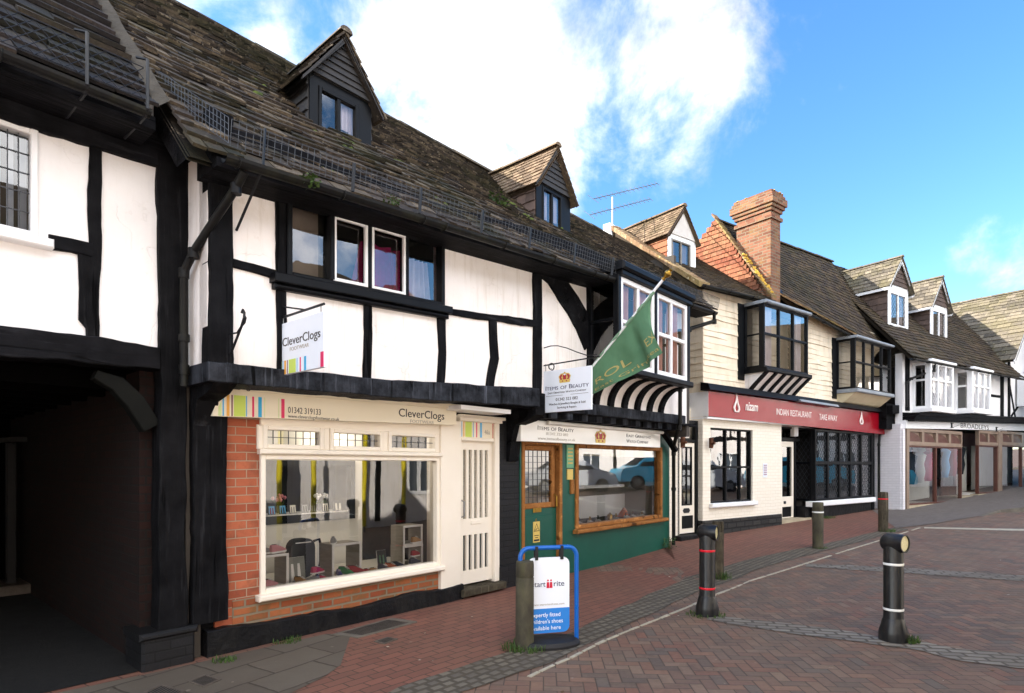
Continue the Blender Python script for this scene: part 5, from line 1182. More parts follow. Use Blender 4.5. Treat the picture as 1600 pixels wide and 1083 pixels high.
d3 = dict(win=(wq[0], wq[1], wq[2]-.1, wq[3]), wall=m['white'], gable=simple('weathered_white_gable', '#d8d2cc', '#b5aca4', .7, 2, 20, .2, .003), cheek=m['orange'], cheek_n=7, cheek_w=.2, roof=m['tilebuff'], ch=(.13, .11), wr=(.15, .2), th=.014, barge=m['greybrown'], wmat=simple('silvered_wood', '#77716a', '#8c867e', .8, 5, 40, .2, .002), barge_w=.05, curtains=[(.05, .3), (.6, .95)], glass='glassdark')
gable_dormer(rb, x0, x1, r1base(0, D3Y)-.1, ze, za, D3Y, r1base, 0, d3, .09, .08)
# steep roof from the chimney on, its tile-hung gable, kicked eave and lichened verge
GX = 2.42
r2 = MB(); r2.slabs((GX, .12, 6.05), (8.75, -.22, 5.14), (8.9, 1.45, 8.25), (GX, 1.3, 7.92), (.135, .11), (.18, .32), .016, 17, .02, .014)
r2.quad((GX, 1.3, 7.92), (8.9, 1.45, 8.25), (8.9, 4.9, 5.2), (GX, 4.9, 5.2)); r2.build('roof', m['tilebrown'], rb)
ridge(rb, (GX, 1.3, 7.92), (8.9, 1.45, 8.25), .1, m['tilebrown'])
b = MB(); n = 18
for k in range(n):   # tile-hung gable facing along the street
    z = 5.9+k*(7.92-5.9)/n; z2 = z+2.02/n*1.15
    ya = .12+(z-5.9)*.58; yb = 1.3+(7.92-z)*1.25; i = 0; y = ya
    while y < yb-.02:
        w_ = min(.17, yb-y); j = rnd.uniform(-.006, .006)
        b.hexa([(GX-.045+j, y, z), (GX+.0, y, z), (GX+.0, y+w_-.006, z), (GX-.045+j, y+w_-.006, z), (GX-.02, y, z2), (GX, y, z2), (GX, y+w_-.006, z2), (GX-.02, y+w_-.006, z2)], rnd.random()); y += w_
b.build('tile_hung_gable', m['orange'], rb)
b = MB(); b.xprism([(-.1, 5.6), (1.3, 7.9), (4, 5.6)], GX, GX+.04); b.build('gable_wall', m['brick_chim'], rb)
b = MB(); 
for k in range(15):
    f = k/14; y, z = -.20+1.52*f, 5.66+2.32*f
    b.hexa([(GX-.12, y-.05, z-.05), (GX+.1, y-.05, z-.05), (GX+.1, y+.05, z+.08), (GX-.12, y+.05, z+.08), (GX-.12, y-.06, z), (GX+.1, y-.06, z), (GX+.1, y+.04, z+.13), (GX-.12, y+.04, z+.13)], rnd.random())
b.build('verge', m['tilepale'], rb)
b = MB()
for k in range(50):
    f = rnd.uniform(0.02, .5); y, z = -.20+1.52*f, 5.70+2.32*f; r = rnd.uniform(.02, .05); x = GX+rnd.uniform(-.12, .05)
    b.lathe([(r, z-.02), (r*.9, z+r*.4), (r*.4, z+r*.8)], 7, (x, y-.03))
tag(b.build('lichen', m['lichen'], rb, True), kind='stuff')
b = MB(); b.slabs((2.95, -.32, 5.62), (7.3, -.32, 5.16), (7.2, -.02, 5.42), (2.95, .42, 6.24), (.13, .12), (.16, .22), .018, 23, .012, .016); b.build('kicked_eave', m['tilepale'], rb)
gutter(rb, [(3.6, -.36, 5.46), (6.0, -.36, 5.20)], .045)
# chimney
cx0, cx1, cy0, cy1 = 2.50, 2.93, -.12, .78
b = MB(); b.box(cx0, cx1, cy0, cy1, 5.2, 7.55)
for k, (o, za, zb) in enumerate(((.045, 7.55, 7.63), (.0, 7.63, 7.74), (.04, 7.74, 7.82), (.08, 7.82, 7.90), (.12, 7.90, 8.06), (.085, 8.06, 8.14), (.05, 8.14, 8.22))): b.box(cx0-o, cx1+o, cy0-o, cy1+o, za, zb)
ch = b.build('chimney', m['brick_chim'], rb)
b = MB()
for k in range(60):
    x, y = rnd.uniform(cx0-.05, cx1+.05), rnd.uniform(cy0-.05, cy1+.05); r = rnd.uniform(.03, .07); b.lathe([(r, 8.21), (r*.8, 8.21+r*.35), (r*.3, 8.21+r*.5)], 7, (x, y))
tag(b.build('lichen', m['lichen'], ch, True), kind='stuff')
# skylight slip beside the chimney
b = MB(); b.hexa([(2.98, -.02, 5.86), (3.2, -.02, 5.84), (3.2, .3, 6.45), (2.98, .3, 6.47), (2.98, -.06, 5.89), (3.2, -.06, 5.87), (3.2, .26, 6.48), (2.98, .26, 6.5)]); b.build('roof_light', m['blackpaint'], rb)
pipe(rb, [(8.62, -.3, 4.9), (8.62, -.2, 4.5), (8.66, -.12, 4.2), (8.66, -.1, 3.45)], .035)
pipe(rb, [(9.1, -.1, 3.1), (8.75, -.06, 2.7), (8.72, -.04, 2.3), (8.72, -.04, .3)], .035)
b = MB(); b.box(8.45, 9.0, -.35, .2, 2.75, 3.5); b.beam([(8.5, 3.3), (9.1, 3.35)], .25, -.5, .0, 71, .01); b.build('alley_head', m['td'], rb)
# side boarding of alley
b = MB(); b.box(8.68, 9.5, 1.6, 1.7, .2, 3.2); b.build('alley_gate', m['darkwood'], rb)
# narrow house door between the two buildings
b = MB(); nd0, nd1 = -.66, -.10; b.box(-1.4, .0, .3, .5, 2.3, 2.9); b.box(nd0-.6, nd0, .1, .3, .1, 2.62); b.build('door_wall', m['brick_white'], rb)
b = MB(); z1_ = R.p(1070, 692, .14)[1]; gza, gzb = R.p(1070, 790, .14)[1], R.p(1070, 698, .14)[1]; pa, pb = R.p(1070, 826, .14)[1], R.p(1070, 806, .14)[1]
b.wall(nd0, nd1, .22, z1_, [(nd0+.13, nd1-.09, gza, gzb)], .14, .18); nd = b.build('door', m['cream'], rb)
window(nd, nd0+.12, nd1-.08, gza, gzb, .13, m['blackpaint'], .03, [(nd0+nd1)/2+.02], [(gza+gzb)/2], .035, .04, 'glass', flat=True, name='glazed_panel')
b = MB(); b.box(nd0+.13, nd1-.06, .125, .14, pa, pb, c=.01); b.build('panel', m['blackpaint'], nd)
b = MB(); xc, zc = (nd0+nd1)/2, (pb+gza)/2; b.prism([(xc-.12, zc), (xc-.08, zc-.05), (xc+.08, zc-.05), (xc+.12, zc), (xc+.08, zc+.05), (xc-.08, zc+.05)], .128, .14); b.build('letter_plate', m['iron'], nd)
b = MB(); b.box(nd1+.003, nd1+.08, .1, .2, .15, 2.62, c=.008); b.box(nd0-.06, nd0-.003, .1, .2, .15, 2.62); b.box(nd0, nd1, .11, .2, z1_+.02, z1_+.07); b.box(nd0, nd1, .11, .2, 2.55, 2.62); dfr = b.build('door_frame', m['blackpaint'], rb)
b = MB(); b.quad((nd0, .17, z1_+.07), (nd1, .17, z1_+.07), (nd1, .17, 2.55), (nd0, .17, 2.55)); b.build('pane', m['glass'], dfr)
b = MB(); b.box(nd0-.2, nd1+.12, -.08, .2, .0, .2, c=.02); b.build('doorstep', m['plinth'], rb)
for xx, yy, nm in ((-.72, .0, 0), (.12, -.1, 1)):
    b = MB(); b.box(xx, xx+.09, yy-.02, yy+.03, 2.03, 2.25); b.tube([(xx+.03, yy-.02, 2.12), (xx+.03, yy-.1, 2.14)], .03, 8); b.build('wall_lamp', m['darkwood'], rb)

# ================================================================ BLACK AND WHITE SHOP BUILDING BEYOND
bb = thing('corner_shop_building', 'white shop building with two boxed leaded bays and two small gabled dormers', 'building', B.mat())
def bp(u, v, y=0): return B.p(u, v, y)
bx1 = 8.2
b = MB(); b.wall(0.0, 8.15, 2.9, 5.0, [(.7, 2.15, 3.4, 4.7), (3.7, 5.05, 3.4, 4.7)], 0, .2); b.build('plaster_wall', m['plaster_b'], bb)
b = MB(); b.box(-.12, 0, .0, .75, .2, 2.9); b.box(-.1, .03, -.06, .0, .25, 2.75); b.build('side_wall', m['brick_lilac'], bb)
b = MB(); b.box(0, 30, 5.3, 5.5, 0, 5); b.box(-.1, 0, .75, 5.4, 0, 5); b.box(0, 12, .2, 5.3, 3.0, 3.1); b.box(12, 12.1, .2, 5.3, 0, 5); b.build('inner_walls', m['interior'], bb)
b = MB(); b.beam([(.28, 3.3), (.28, 5.0)], .24, -.03, .05, 81, .006); b.build('post', m['tv'], bb)
br_ = MB(); br_.slabs((-.45, -.42, 4.80), (8.35, -.42, 4.88), (9.2, 2.6, 8.6), (-.9, 2.6, 8.5), (.17, .12), (.2, .4), .022, 19, .02, .02)
br_.quad((-.9, 2.6, 8.5), (9.2, 2.6, 8.6), (9.2, 5.7, 4.8), (-.9, 5.7, 4.8)); br_.build('roof', m['tilebrown'], bb)
def bbase(x, y): return 4.83+1.23*(y+.42)
wst = dict(wall=m['white'], gable=m['greybrown'], boards=6, cheek=m['greybrown'], cheek_n=8, cheek_w=.25, roof=m['slabpale'], ch=(.19, .17), wr=(.2, .36), th=.02, barge=m['white'], wmat=m['white'], fw=.045, lead=('dia', .11, 1.4), barge_w=.12, eave=1, bars='lead_came', curtains=[(.05, .3), (.7, .95)])
D4Y = .5
for (ua, ub, ue, ve, ua_, va, wu0, wu1, wv0, wv1) in ((1388, 1419, 1390, 443, 1413, 407, 1391, 1415, 455, 507), (1454, 1480, 1456, 474, 1473, 438, 1457, 1477, 483, 530)):
    x0, _ = B.p(ua, 480, D4Y); x1, _ = B.p(ub, 480, D4Y); _, za = B.p((ua+ub)/2+3, va, D4Y); _, ze = B.p(ue, ve, D4Y); wq = B.rc(wu0, wu1, wv0, wv1, D4Y)
    gable_dormer(bb, x0, x1, bbase(0, D4Y)-.05, ze, za, D4Y, bbase, 0, dict(wst, win=(wq[0]-.02, wq[1]+.02, wq[2], wq[3])), .15, .13)
for (u0, u1, zb_, zt_) in ((1455, 1490, 3.36, 4.74), (1520, 1548, 3.46, 4.78)):
    y = -.5; x0, x1 = B.p(u0, 600, y)[0], B.p(u1, 600, y)[0]
    window(bb, x0-.02, x1+.02, zb_, zt_, y, m['white'], .08, [x0+(x1-x0)*k/3 for k in (1, 2)], [zt_-.52], .06, .08, 'glass', lead=('dia', .11, 1.4), name='bay_window', bars='white')
    s = window(bb, 0, .42, zb_, zt_, 0, m['white'], .08, [], [zt_-.52], .06, .06, 'glassdark', name='bay_side_window'); s.matrix_local = Matrix.Translation((x0-.02, 0, 0)) @ Matrix.Rotation(-PI/2, 4, 'Z')
    b = MB(); b.box(x0-.08, x1+.08, y-.07, 0, zt_, zt_+.08, c=.02); b.box(x0-.06, x1+.06, y-.06, 0, zb_-.1, zb_, c=.02); b.box(x1-.02, x1+.02, y+.08, 0, zb_, zt_); b.build('bay_trim', m['white'], bb)
    for k in range(3): curtain(bb, x0+.1+k*(x1-x0-.1)/3, x0+.35+k*(x1-x0-.1)/3, zb_, zt_, y+.16, 'curtain', 3, .02, .12)
    room(bb, x0, x1, .21, 1.5, 3.2, 4.7)
b = MB(); xk = B.p(1565, 600)[0]; b.beam([(xk, 3.35), (xk, 5.4)], .28, -.03, .05, 82, .006); b.build('post', m['tv'], bb)
b = MB(); b.beam([(5.6, 4.15), (xk-.12, 4.18)], .09, -.025, .05, 83, .006); b.build('rail', m['th'], bb)
gutter(bb, [(-.6, -.5, 4.72), (8.3, -.5, 4.82)], .055)
pipe(bb, [(.9, -.5, 4.75), (.88, -.48, 4.5), (.25, -.14, 4.25), (.05, -.09, 4.1), (.05, -.09, 3.4)], .035)
b = MB(); b.hexa([(0, -.42, 3.12), (14, -.42, 3.54), (14, 0, 3.54), (0, 0, 3.12), (0, -.46, 3.19), (14, -.46, 3.61), (14, 0, 3.66), (0, 0, 3.24)]); b.hexa([(.0, -.30, 3.0), (14, -.30, 3.42), (14, 0, 3.42), (0, 0, 3.0), (.0, -.37, 3.115), (14, -.37, 3.535), (14, 0, 3.535), (0, 0, 3.115)]); cn = b.build('cornice', m['blackpaint'], bb)
b = MB()
for k in range(98): x = .1+k*.12; z = 2.965+x*.03; b.box(x, x+.06, -.29, -.1, z, z+.055)
tag(b.build('dentils', m['blackpaint'], bb))
b = MB(); b.hexa([(.0, -.10, 2.70), (30, -.10, 3.30), (30, 0, 3.30), (0, 0, 2.70), (.0, -.10, 3.14), (30, -.10, 3.28), (30, 0, 3.28), (0, 0, 3.14)][:0] or [(.0, -.10, 2.76), (12, -.10, 3.06), (12, .0, 3.06), (.0, .0, 2.76), (.0, -.10, 3.01), (12, -.10, 3.37), (12, 0, 3.37), (0, 0, 3.01)]); fb = b.build('shop_fascia', m['white'], bb)
t = TX(); xa, xb = B.p(1501, 665, -.1)[0], B.p(1545, 665, -.1)[0]; za = B.p(1501, 674, -.1)[1]; t.word('BROADLEYS', xa, xb, 2.915, .155, -.1); t.build(m['ink'], fb)
b = MB()
for u in (1486, 1556): b = MB(); x = B.p(u, 665, -.1)[0]; b.box(x-.04, x+.04, -.16, -.1, 3.02, 3.04); b.box(x-.04, x+.04, -.16, -.1, 2.88, 2.9); b.box(x-.012, x+.012, -.14, -.1, 2.9, 3.02); b.tube([(x+.1, -.12, 2.9), (x+.6, -.12, 3.0)], .006, 4); b.build('sign_lamp', m['iron'], fb)
# shop windows with arched toplights
def bshop(u0, u1, nl, zbot):
    x0, x1 = B.p(u0, 730)[0], B.p(u1, 730)[0]; z0 = B.p(u0, zbot)[1]; ztop = 2.78+x0*.02; zr_ = ztop-.52
    gx = [x0+(x1-x0)*k/max(1, nl//2) for k in range(1, nl//2)]
    o = window(bb, x0, x1, z0, zr_, -.04, m['redbrown'], .05, gx, [], .07, .1, 'glass', name='shop_window')
    b = MB(); b.wall(x0, x1, zr_+.003, ztop, [(x0+(x1-x0)*(k+.08)/nl, x0+(x1-x0)*(k+.92)/nl, zr_+.12, ztop-.1) for k in range(nl)], -.05, .06); b.build('toplight_frame', m['taupe'], o)
    for k in range(nl):
        xa, xb = x0+(x1-x0)*(k+.08)/nl, x0+(x1-x0)*(k+.92)/nl; za, zb = zr_+.12, ztop-.1; b = MB(); w_ = xb-xa; h = zb-za
        b.prism([(xa, za+.001), (xa, zb)]+[(xa+w_*.95*math.sin(q), za+h*.95*math.cos(q)) for q in [j*PI/16 for j in range(9)]], -.03, .0); b.build('fan_panel', m['redbrown'], o)
    b = MB(); b.box(x0, x1, .03, .035, zr_+.1, ztop-.08); b.build('toplight_backing', m['taupe'], o)
    b = MB(); b.box(x0-.02, x1+.02, -.05, .2, .2, z0, c=.01); b.build('stall_riser', m['stone'], bb)
    b = MB(); b.box(x0+.05, x1-.05, .9, .92, z0, zr_); b.box(x0, x1, .15, .8, z0-.05, z0+.02); b.build('display_back', m['interior_w'], o)
    return x0, x1
w1 = bshop(1417, 1501, 4, 790); w2 = bshop(1527, 1557, 2, 772); w3 = bshop(1563, 1625, 4, 768)
b = MB(); b.box(w1[0]-.16, w1[0]-.01, -.07, .1, .25, 2.76); b.build('pilaster', m['taupe'], bb); b = MB(); b.box(w2[1]+.0, w3[0], -.06, .1, .4, 2.9); b.build('pilaster', m['taupe'], bb)
b = MB(); b.wall(w1[1]+.05, w2[0]-.05, .6, 2.9, [(w1[1]+.2, w2[0]-.2, .95, 2.2)], .6, .66); dd = b.build('door', m['darkwood'], bb)
b = MB(); b.box(w1[1]+.2, w2[0]-.2, .625, .63, .95, 2.2); b.build('pane', m['glass'], dd)
b = MB(); b.box(w1[1], w2[0], .7, 1.2, 2.2, 2.9); b.box(w1[1]+.1, w2[0]-.1, 1.6, 1.7, .6, 2.6); b.build('lobby', simple('crimson_lobby', '#9c1f2e', '#7d1824', .7), bb)
b = MB(); b.box(w1[1], w2[0], -.02, .7, .3, .62); b.build('doorstep', m['stone'], bb)
b = MB(); b.box(0, 12, 1.8, 1.9, .3, 3.0); b.build('shop_back_wall', simple('pink_wash_wall', '#c9a8a8', '#b08a8c', .8, 2), bb)
for k in range(9):
    x = w1[0]+.3+k*.62; b = MB(); c_ = ['red', 'cyan', 'velvet', 'interior_w', 'pink', 'velvet', 'sky', 'red', 'velvet'][k]; zb = .95+.05*k
    b.lathe([(.10, zb), (.16, zb+.35), (.12, zb+.6), (.19, zb+.9), (.06, zb+1.0), (.08, zb+1.1), (.03, zb+1.2)], 10, (x, .55)); b.build('dressed_dummy', m[c_], bb, True)

# ================================================================ CROSS WING AT THE RIGHT EDGE
wg = thing('gabled_wing_building', 'timber framed wing with pale stone slab roof sloping down beside the white bays', 'building', B.mat())
b = MB(); b.wall(8.15, 13.4, 3.3, 5.7, [(9.0, 9.6, 3.95, 5.05)], 0, .2); b.prism([(8.15, 5.7), (13.4, 5.7), (10.75, 8.6)], 0, .15); b.build('plaster_wall', m['plaster_b'], wg)
b = MB(); b.beam([(8.32, 3.4), (8.32, 5.6)], .2, -.03, .05, 91, .006); b.build('post', m['tv'], wg)
b = MB(); b.beam([(8.4, 4.65), (8.95, 3.5)], .1, -.025, .05, 92, .006); b.beam([(8.55, 3.5), (9.3, 3.95)], .1, -.02, .05, 93, .006); b.build('brace', m['td'], wg)
window(wg, 8.98, 9.62, 3.9, 5.1, -.35, m['white'], .08, [9.3], [4.75], .05, .3, 'glass')
b = MB(); b.slabs((8.05, 5.5, 5.55), (8.05, -.28, 5.55), (10.72, -.28, 8.62), (10.72, 5.5, 8.62), (.26, .17), (.3, .6), .026, 29, .02, .014)
b.quad((10.72, 5.5, 8.62), (10.72, -.28, 8.62), (13.5, -.28, 5.55), (13.5, 5.5, 5.55)); b.build('roof', m['slabpale'], wg)
ridge(wg, (10.72, -.3, 8.64), (10.72, 5.5, 8.64), .1, m['slabpale'])
b = MB(); b.prism([(8.0, 5.50), (10.72, 8.60), (10.72, 8.42), (8.1, 5.40)], -.27, -.24); b.prism([(13.45, 5.50), (10.72, 8.60), (10.72, 8.42), (13.35, 5.40)], -.27, -.24); b.build('bargeboard', m['white'], wg)
b = MB(); b.box(8.1, 13.4, 5.3, 5.5, 0, 5.6); b.box(13.3, 13.4, 0, 5.5, 0, 5.6); b.prism([(8.2, 5.6), (13.3, 5.6), (10.72, 8.5)], 5.3, 5.4); b.build('inner_walls', m['interior'], wg)

# ================================================================ THINGS IN THE STREET
def at(p, rz=0): return Matrix.Translation(p) @ Matrix.Rotation(rz, 4, 'Z')
# black bollards with a domed round reflector head
def black_bollard(p, H, label, band, rz, r=.084):
    t = thing('black_bollard', label, 'bollard', at(p, rz), 'black reflector bollards on the road')
    b = MB(); b.lathe([(.124, -.02), (.124, .07), (.119, .10), (.104, .15), (.094, .20), (r+.004, .21), (r, .22), (r, H-.13), (r-.006, H-.09), (r-.02, H-.05)], 28); b.build('post', m['bollard'], t, True)
    b = MB(); z = H-.075; R_ = .086; y0, y1 = -.095, .075
    n = 26; ring = [(R_*math.cos(2*PI*k/n), R_*math.sin(2*PI*k/n)) for k in range(n)]
    prof = [(y0, .97), (y0-.012, 1.), (y0-.012, .86), (y0+.004, .84)]
    vs = []; fs = []
    for y, s in [(y1+.03, .35), (y1+.018, .75), (y1-.01, 1.0), (y0-.012, 1.0), (y0-.012, .87), (y0+.006, .86)]:
        vs += [(a*s, y, z+c*s) for a, c in ring]
    for i in range(5):
        for k in range(n): fs.append((i*n+k, (i+1)*n+k, (i+1)*n+(k+1) % n, i*n+(k+1) % n))
    fs.append(tuple(range(n)))
    b.add(vs, fs); hd = b.build('head', m['bollard'], t, True)
    b = MB(); b.add([(a*.87, y0+.001, z+c*.87) for a, c in ring], [tuple(range(n))]); b.build('reflector_disc', m['lens'], hd)
    for zz in (.29, H-.285):
        b = MB(); b.lathe([(r+.0015, zz), (r+.0025, zz+.002), (r+.0025, zz+.020), (r+.0015, zz+.022)], 28); b.build('reflective_band', m[band], t, True)
    return t
p1 = G(1396, 1001); p2 = G(1105, 961)
# reflector of the near one is turned to the right along the road
black_bollard(p1, 1.0, 'nearest black bollard with two white bands and cream reflector disc', 'reflect_white', math.radians(30))
black_bollard(p2, .99, 'black bollard with two red bands on the line of white setts', 'reflect_red', math.radians(58))
def wood_bollard(p, H, r, label, band=None, groove=True, seed=0):
    t = thing('wooden_bollard', label, 'bollard', at(p, seed), 'round wooden bollards along the pavement edge')
    rr = random.Random(seed); b = MB(); n = 20; zs_ = [-.05, .03, .1, .2, .32, .45, H-.16, H-.152, H-.146, H-.138, H-.06, H-.02, H-.006]
    vs = []; 
    for z in zs_:
        k = 1.0+(.05 if z < .05 else 0)
        if groove and H-.153 < z < H-.14: k = .95
        if z > H-.03: k = .985
        if z > H-.01: k = .93
        for j in range(n):
            a = 2*PI*j/n; e = 1+noise.noise((math.cos(a)*1.5+seed, math.sin(a)*1.5, z*2))*.045; vs.append((r*k*e*math.cos(a), r*k*e*math.sin(a), z))
    fs = [(i*n+j, i*n+(j+1) % n, (i+1)*n+(j+1) % n, (i+1)*n+j) for i in range(len(zs_)-1) for j in range(n)]
    vs.append((0, 0, H)); c = len(vs)-1; o = (len(zs_)-1)*n
    fs += [(o+j, o+(j+1) % n, c) for j in range(n)]
    b.add(vs, fs); b.build('post', m['oldwood_moss' if seed % 2 else 'oldwood'], t, True)
    if band:
        for i, bd in enumerate(band): 
            q = MB(); z = H-.2-.0*i if bd != 'reflect_red' else H-.17; q.lathe([(r*1.02, z), (r*1.045, z+.003), (r*1.045, z+.022), (r*1.02, z+.025)], 20); q.build('reflective_band', m[bd], t, True)
    return t
wb = [((820, 1013), .795, .083, 'nearest mossy wooden bollard standing before the blue framed pavement sign', None), ((1122, 904), .84, .08, 'dark wooden bollard half hidden behind the black bollard with red bands', None), ((1278, 857), .86, .094, 'wooden bollard with a white band before the leaded bay window', ['reflect_white']), ((1380, 831), .88, .096, 'farthest wooden bollard, with a red band, by the alley', ['reflect_red'])]
WBP = []
for i, ((u, v), H, r, l, bd) in enumerate(wb):
    p = G(u, v); WBP.append(p); wood_bollard(p, H, r, l, bd, seed=i+1)
# grass at the feet of posts and walls
def tuft(p, n, spread, h, label, seed):
    r = random.Random(seed); b = MB()
    for i in range(n):
        a, d = r.uniform(0, 2*PI), spread*math.sqrt(r.random()); x, y = d*math.cos(a), d*math.sin(a)*.8; hh = h*r.uniform(.4, 1.1); la = r.uniform(0, 2*PI); ln = hh*r.uniform(.2, .9); w_ = r.uniform(.003, .006)
        dx, dy = math.cos(la), math.sin(la); px, py = -dy*w_, dx*w_
        b.quad((x-px, y-py, -.005), (x+px, y+py, -.005), (x+dx*ln*.4+px*.8, y+dy*ln*.4+py*.8, hh*.65), (x+dx*ln*.4-px*.8, y+dy*ln*.4-py*.8, hh*.65))
        b.add([(x+dx*ln*.4+px*.8, y+dy*ln*.4+py*.8, hh*.65), (x+dx*ln*.4-px*.8, y+dy*ln*.4-py*.8, hh*.65), (x+dx*ln, y+dy*ln, hh)], [(0, 1, 2)])
    return tag(b.build('grass_tuft', m['grass'], mx=at(p)), label, 'grass', 'grass tufts at posts and walls')
def off(p, dx, dy): return (p[0]+dx, p[1]+dy, zg(p[0]+dx, p[1]+dy)+.004)
tuft(off(WBP[0], .0, -.04), 260, .20, .07, 'grass around the foot of the nearest wooden bollard', 1)
tuft(off(WBP[1], .03, -.05), 120, .14, .13, 'grass at the foot of the dark wooden bollard behind the black one', 2)
tuft(off(WBP[2], .03, -.05), 60, .14, .05, 'sparse grass at the foot of the white banded wooden bollard', 3)
tuft(off(WBP[3], .06, -.05), 120, .16, .08, 'grass at the foot of the farthest wooden bollard', 4)
tuft(off(p1, .10, -.06), 170, .10, .07, 'grass tuft beside the nearest black bollard', 5)
tuft(off(p2, -.02, -.02), 140, .22, .04, 'low grass around the black bollard with red bands', 6)
tuft(G(350, 1034), 120, .10, .05, 'grass at the black plinth below the brick shop wall, left clump', 7); tuft(G(448, 1003), 140, .14, .05, 'grass at the black plinth below the shoe shop window', 8)
tuft((*R.W(5.3, -.12), zg(*R.W(5.3, -.12))), 150, .22, .08, 'grass growing under the leaded bay window', 9)
def leafy(mx, n, r_, h, label, name='weed', group=None, seed=0, leaf=.03):
    r = random.Random(seed); b = MB()
    for i in range(n):
        a = r.uniform(0, 2*PI); d = r_*math.sqrt(r.random()); z = h*r.random(); x, y = d*math.cos(a), d*math.sin(a); L = leaf*r.uniform(.6, 1.4); t = r.uniform(0, 2*PI); e = r.uniform(-.6, .6)
        u = Vector((math.cos(t), math.sin(t), e)).normalized(); w_ = u.cross(Vector((r.uniform(-1, 1), r.uniform(-1, 1), 1))).normalized()*L*.4; c = Vector((x, y, z))
        b.quad(c, c+u*L*.5+w_, c+u*L, c+u*L*.5-w_)
    for i in range(5): b.tube([(0, 0, 0), (r.uniform(-r_, r_)*.5, r.uniform(-r_, r_)*.5, h*.8)], .003, 4)
    return tag(b.build(name, m['grass'], mx=mx), label, 'weed', group)
q = M.W(10.55, -.12); leafy(at((q[0], q[1], zg(*q))), 130, .13, .22, 'leafy green weed at the foot of the green shop wall', seed=3)
x_, z_ = M.p(484, 283, -.93); leafy(M.mat(x_, -.95, z_-.05), 90, .07, .10, 'larger fern growing in the gutter below the nearest dormer', 'gutter_fern', 'ferns in the gutter', 5, .03)
x_, z_ = M.p(612, 316, -.93); leafy(M.mat(x_, -.95, z_-.03), 60, .09, .06, 'small fern in the gutter above the four light window', 'gutter_fern', 'ferns in the gutter', 6, .025)
x_, z_ = M.p(797, 297, .1); leafy(M.mat(x_, .35, mbase(x_, .35)), 90, .16, .14, 'green weed sprouting on the slabs beside the second dormer', 'roof_weed', None, 8, .05)
# iron gratings and covers
def grating(poly, label, bars, seed, frame=.05):
    P = [Vector(G(*q)) for q in poly]; c = sum(P, Vector())/4; t = thing('drain_grating', label, 'grating', at((c.x, c.y, c.z)), 'iron gratings in the pavement')
    b = MB(); Q = [p-c for p in P]; inn = [q*.80 for q in Q]
    for i in range(4):
        j = (i+1) % 4; h = .014; b.hexa([Q[i]-Vector((0, 0, .05)), Q[j]-Vector((0, 0, .05)), inn[j]-Vector((0, 0, .05)), inn[i]-Vector((0, 0, .05)), Q[i]+Vector((0, 0, h)), Q[j]+Vector((0, 0, h)), inn[j]+Vector((0, 0, h)), inn[i]+Vector((0, 0, h))])
    b.build('frame', m['oldstone'] if frame > .04 else m['rustbar'], t)
    b = MB(); h = Vector((0, 0, .013)); b.quad(*[q*.82+Vector((0, 0, .0095)) for q in Q]); b.build('pit', m['velvet'], t)
    b = MB()
    for k in range(bars):
        f0, f1 = (k+.15)/bars, (k+.6)/bars; a = [inn[0].lerp(inn[1], f) for f in (f0, f1)]; d = [inn[3].lerp(inn[2], f) for f in (f0, f1)]; b.quad(a[0]+h, a[1]+h, d[1]+h, d[0]+h)
    b.build('bars', m['rustbar'], t)
grating([(519, 993), (560, 998), (652, 973), (612, 967)], 'long barred grating in a stone frame below the shoe shop window', 14, 1)
grating([(293, 1067), (318, 1076), (346, 1064), (320, 1056)], 'small square iron drain cover on the stone flags', 9, 2, .02)
grating([(584, 1004), (600, 1008), (622, 1000), (606, 997)], 'small worn iron cover in the red brick pavement', 6, 3, .02)
grating([(215, 1088), (262, 1100), (290, 1082), (250, 1071)], 'iron drain cover at the bottom edge by the passage', 9, 4, .02)
# ---- pavement sign
pL, pR = Vector((.075, 5.44, 0)), Vector((.600, 5.58, 0)); dv = (pR-pL); sw = dv.length; mid = (pL+pR)/2
ab = thing('pavement_sign', 'blue tubular framed pavement sign with white and blue panel behind a wooden bollard', 'sign', at((mid.x, mid.y, 0), math.atan2(dv.y, dv.x)))
HS = .90; hw = sw/2; rc = .085
def arc(cx, cz, a0, a1, n=7): return [(cx+rc*math.cos(a0+(a1-a0)*k/n), 0, cz+rc*math.sin(a0+(a1-a0)*k/n)) for k in range(n+1)]
b = MB(); b.tube([(-hw, 0, .02)]+arc(-hw+rc, HS-rc, PI, PI/2)+arc(hw-rc, HS-rc, PI/2, 0)+[(hw, 0, .02)], .021, 10); b.build('frame', m['blue'], ab, True)
pn = MB(); pw = hw-.075; pzt, pzb = HS-.09, .12
def rpoly(x0, x1, z0, z1, r, tp=True, bt=True):
    o = []
    for cx, cz, a0, ok in ((x1-r, z1-r, 0, tp), (x0+r, z1-r, PI/2, tp), (x0+r, z0+r, PI, bt), (x1-r, z0+r, 3*PI/2, bt)):
        if ok: o += [(cx+r*math.cos(a0+k*PI/10), cz+r*math.sin(a0+k*PI/10)) for k in range(6)]
        else: o.append((x1 if cx > 0 else x0, z1 if cz == z1-r else z0))
    return o
pn.prism(rpoly(-pw, pw, pzb, pzt, .06), -.012, .012); pan = pn.build('panel', m['signwhite'], ab)
zsplit = pzb+(pzt-pzb)*.325
b = MB(); b.prism(rpoly(-pw, pw, pzb, zsplit, .06, tp=False), -.0145, -.0118); b.build('blue_band', m['bluepanel'], pan)
b = MB()
for s in (-1, 1): b = MB(); b.box(s*pw*.62-.014, s*pw*.62+.014, -.028, .026, pzt-.02, HS+.015, c=.004); b.build('hook', m['rubber'], ab)
b = MB(); b.lathe([(.30, .0), (.30, .03), (.27, .06), (.1, .075)], 28); 
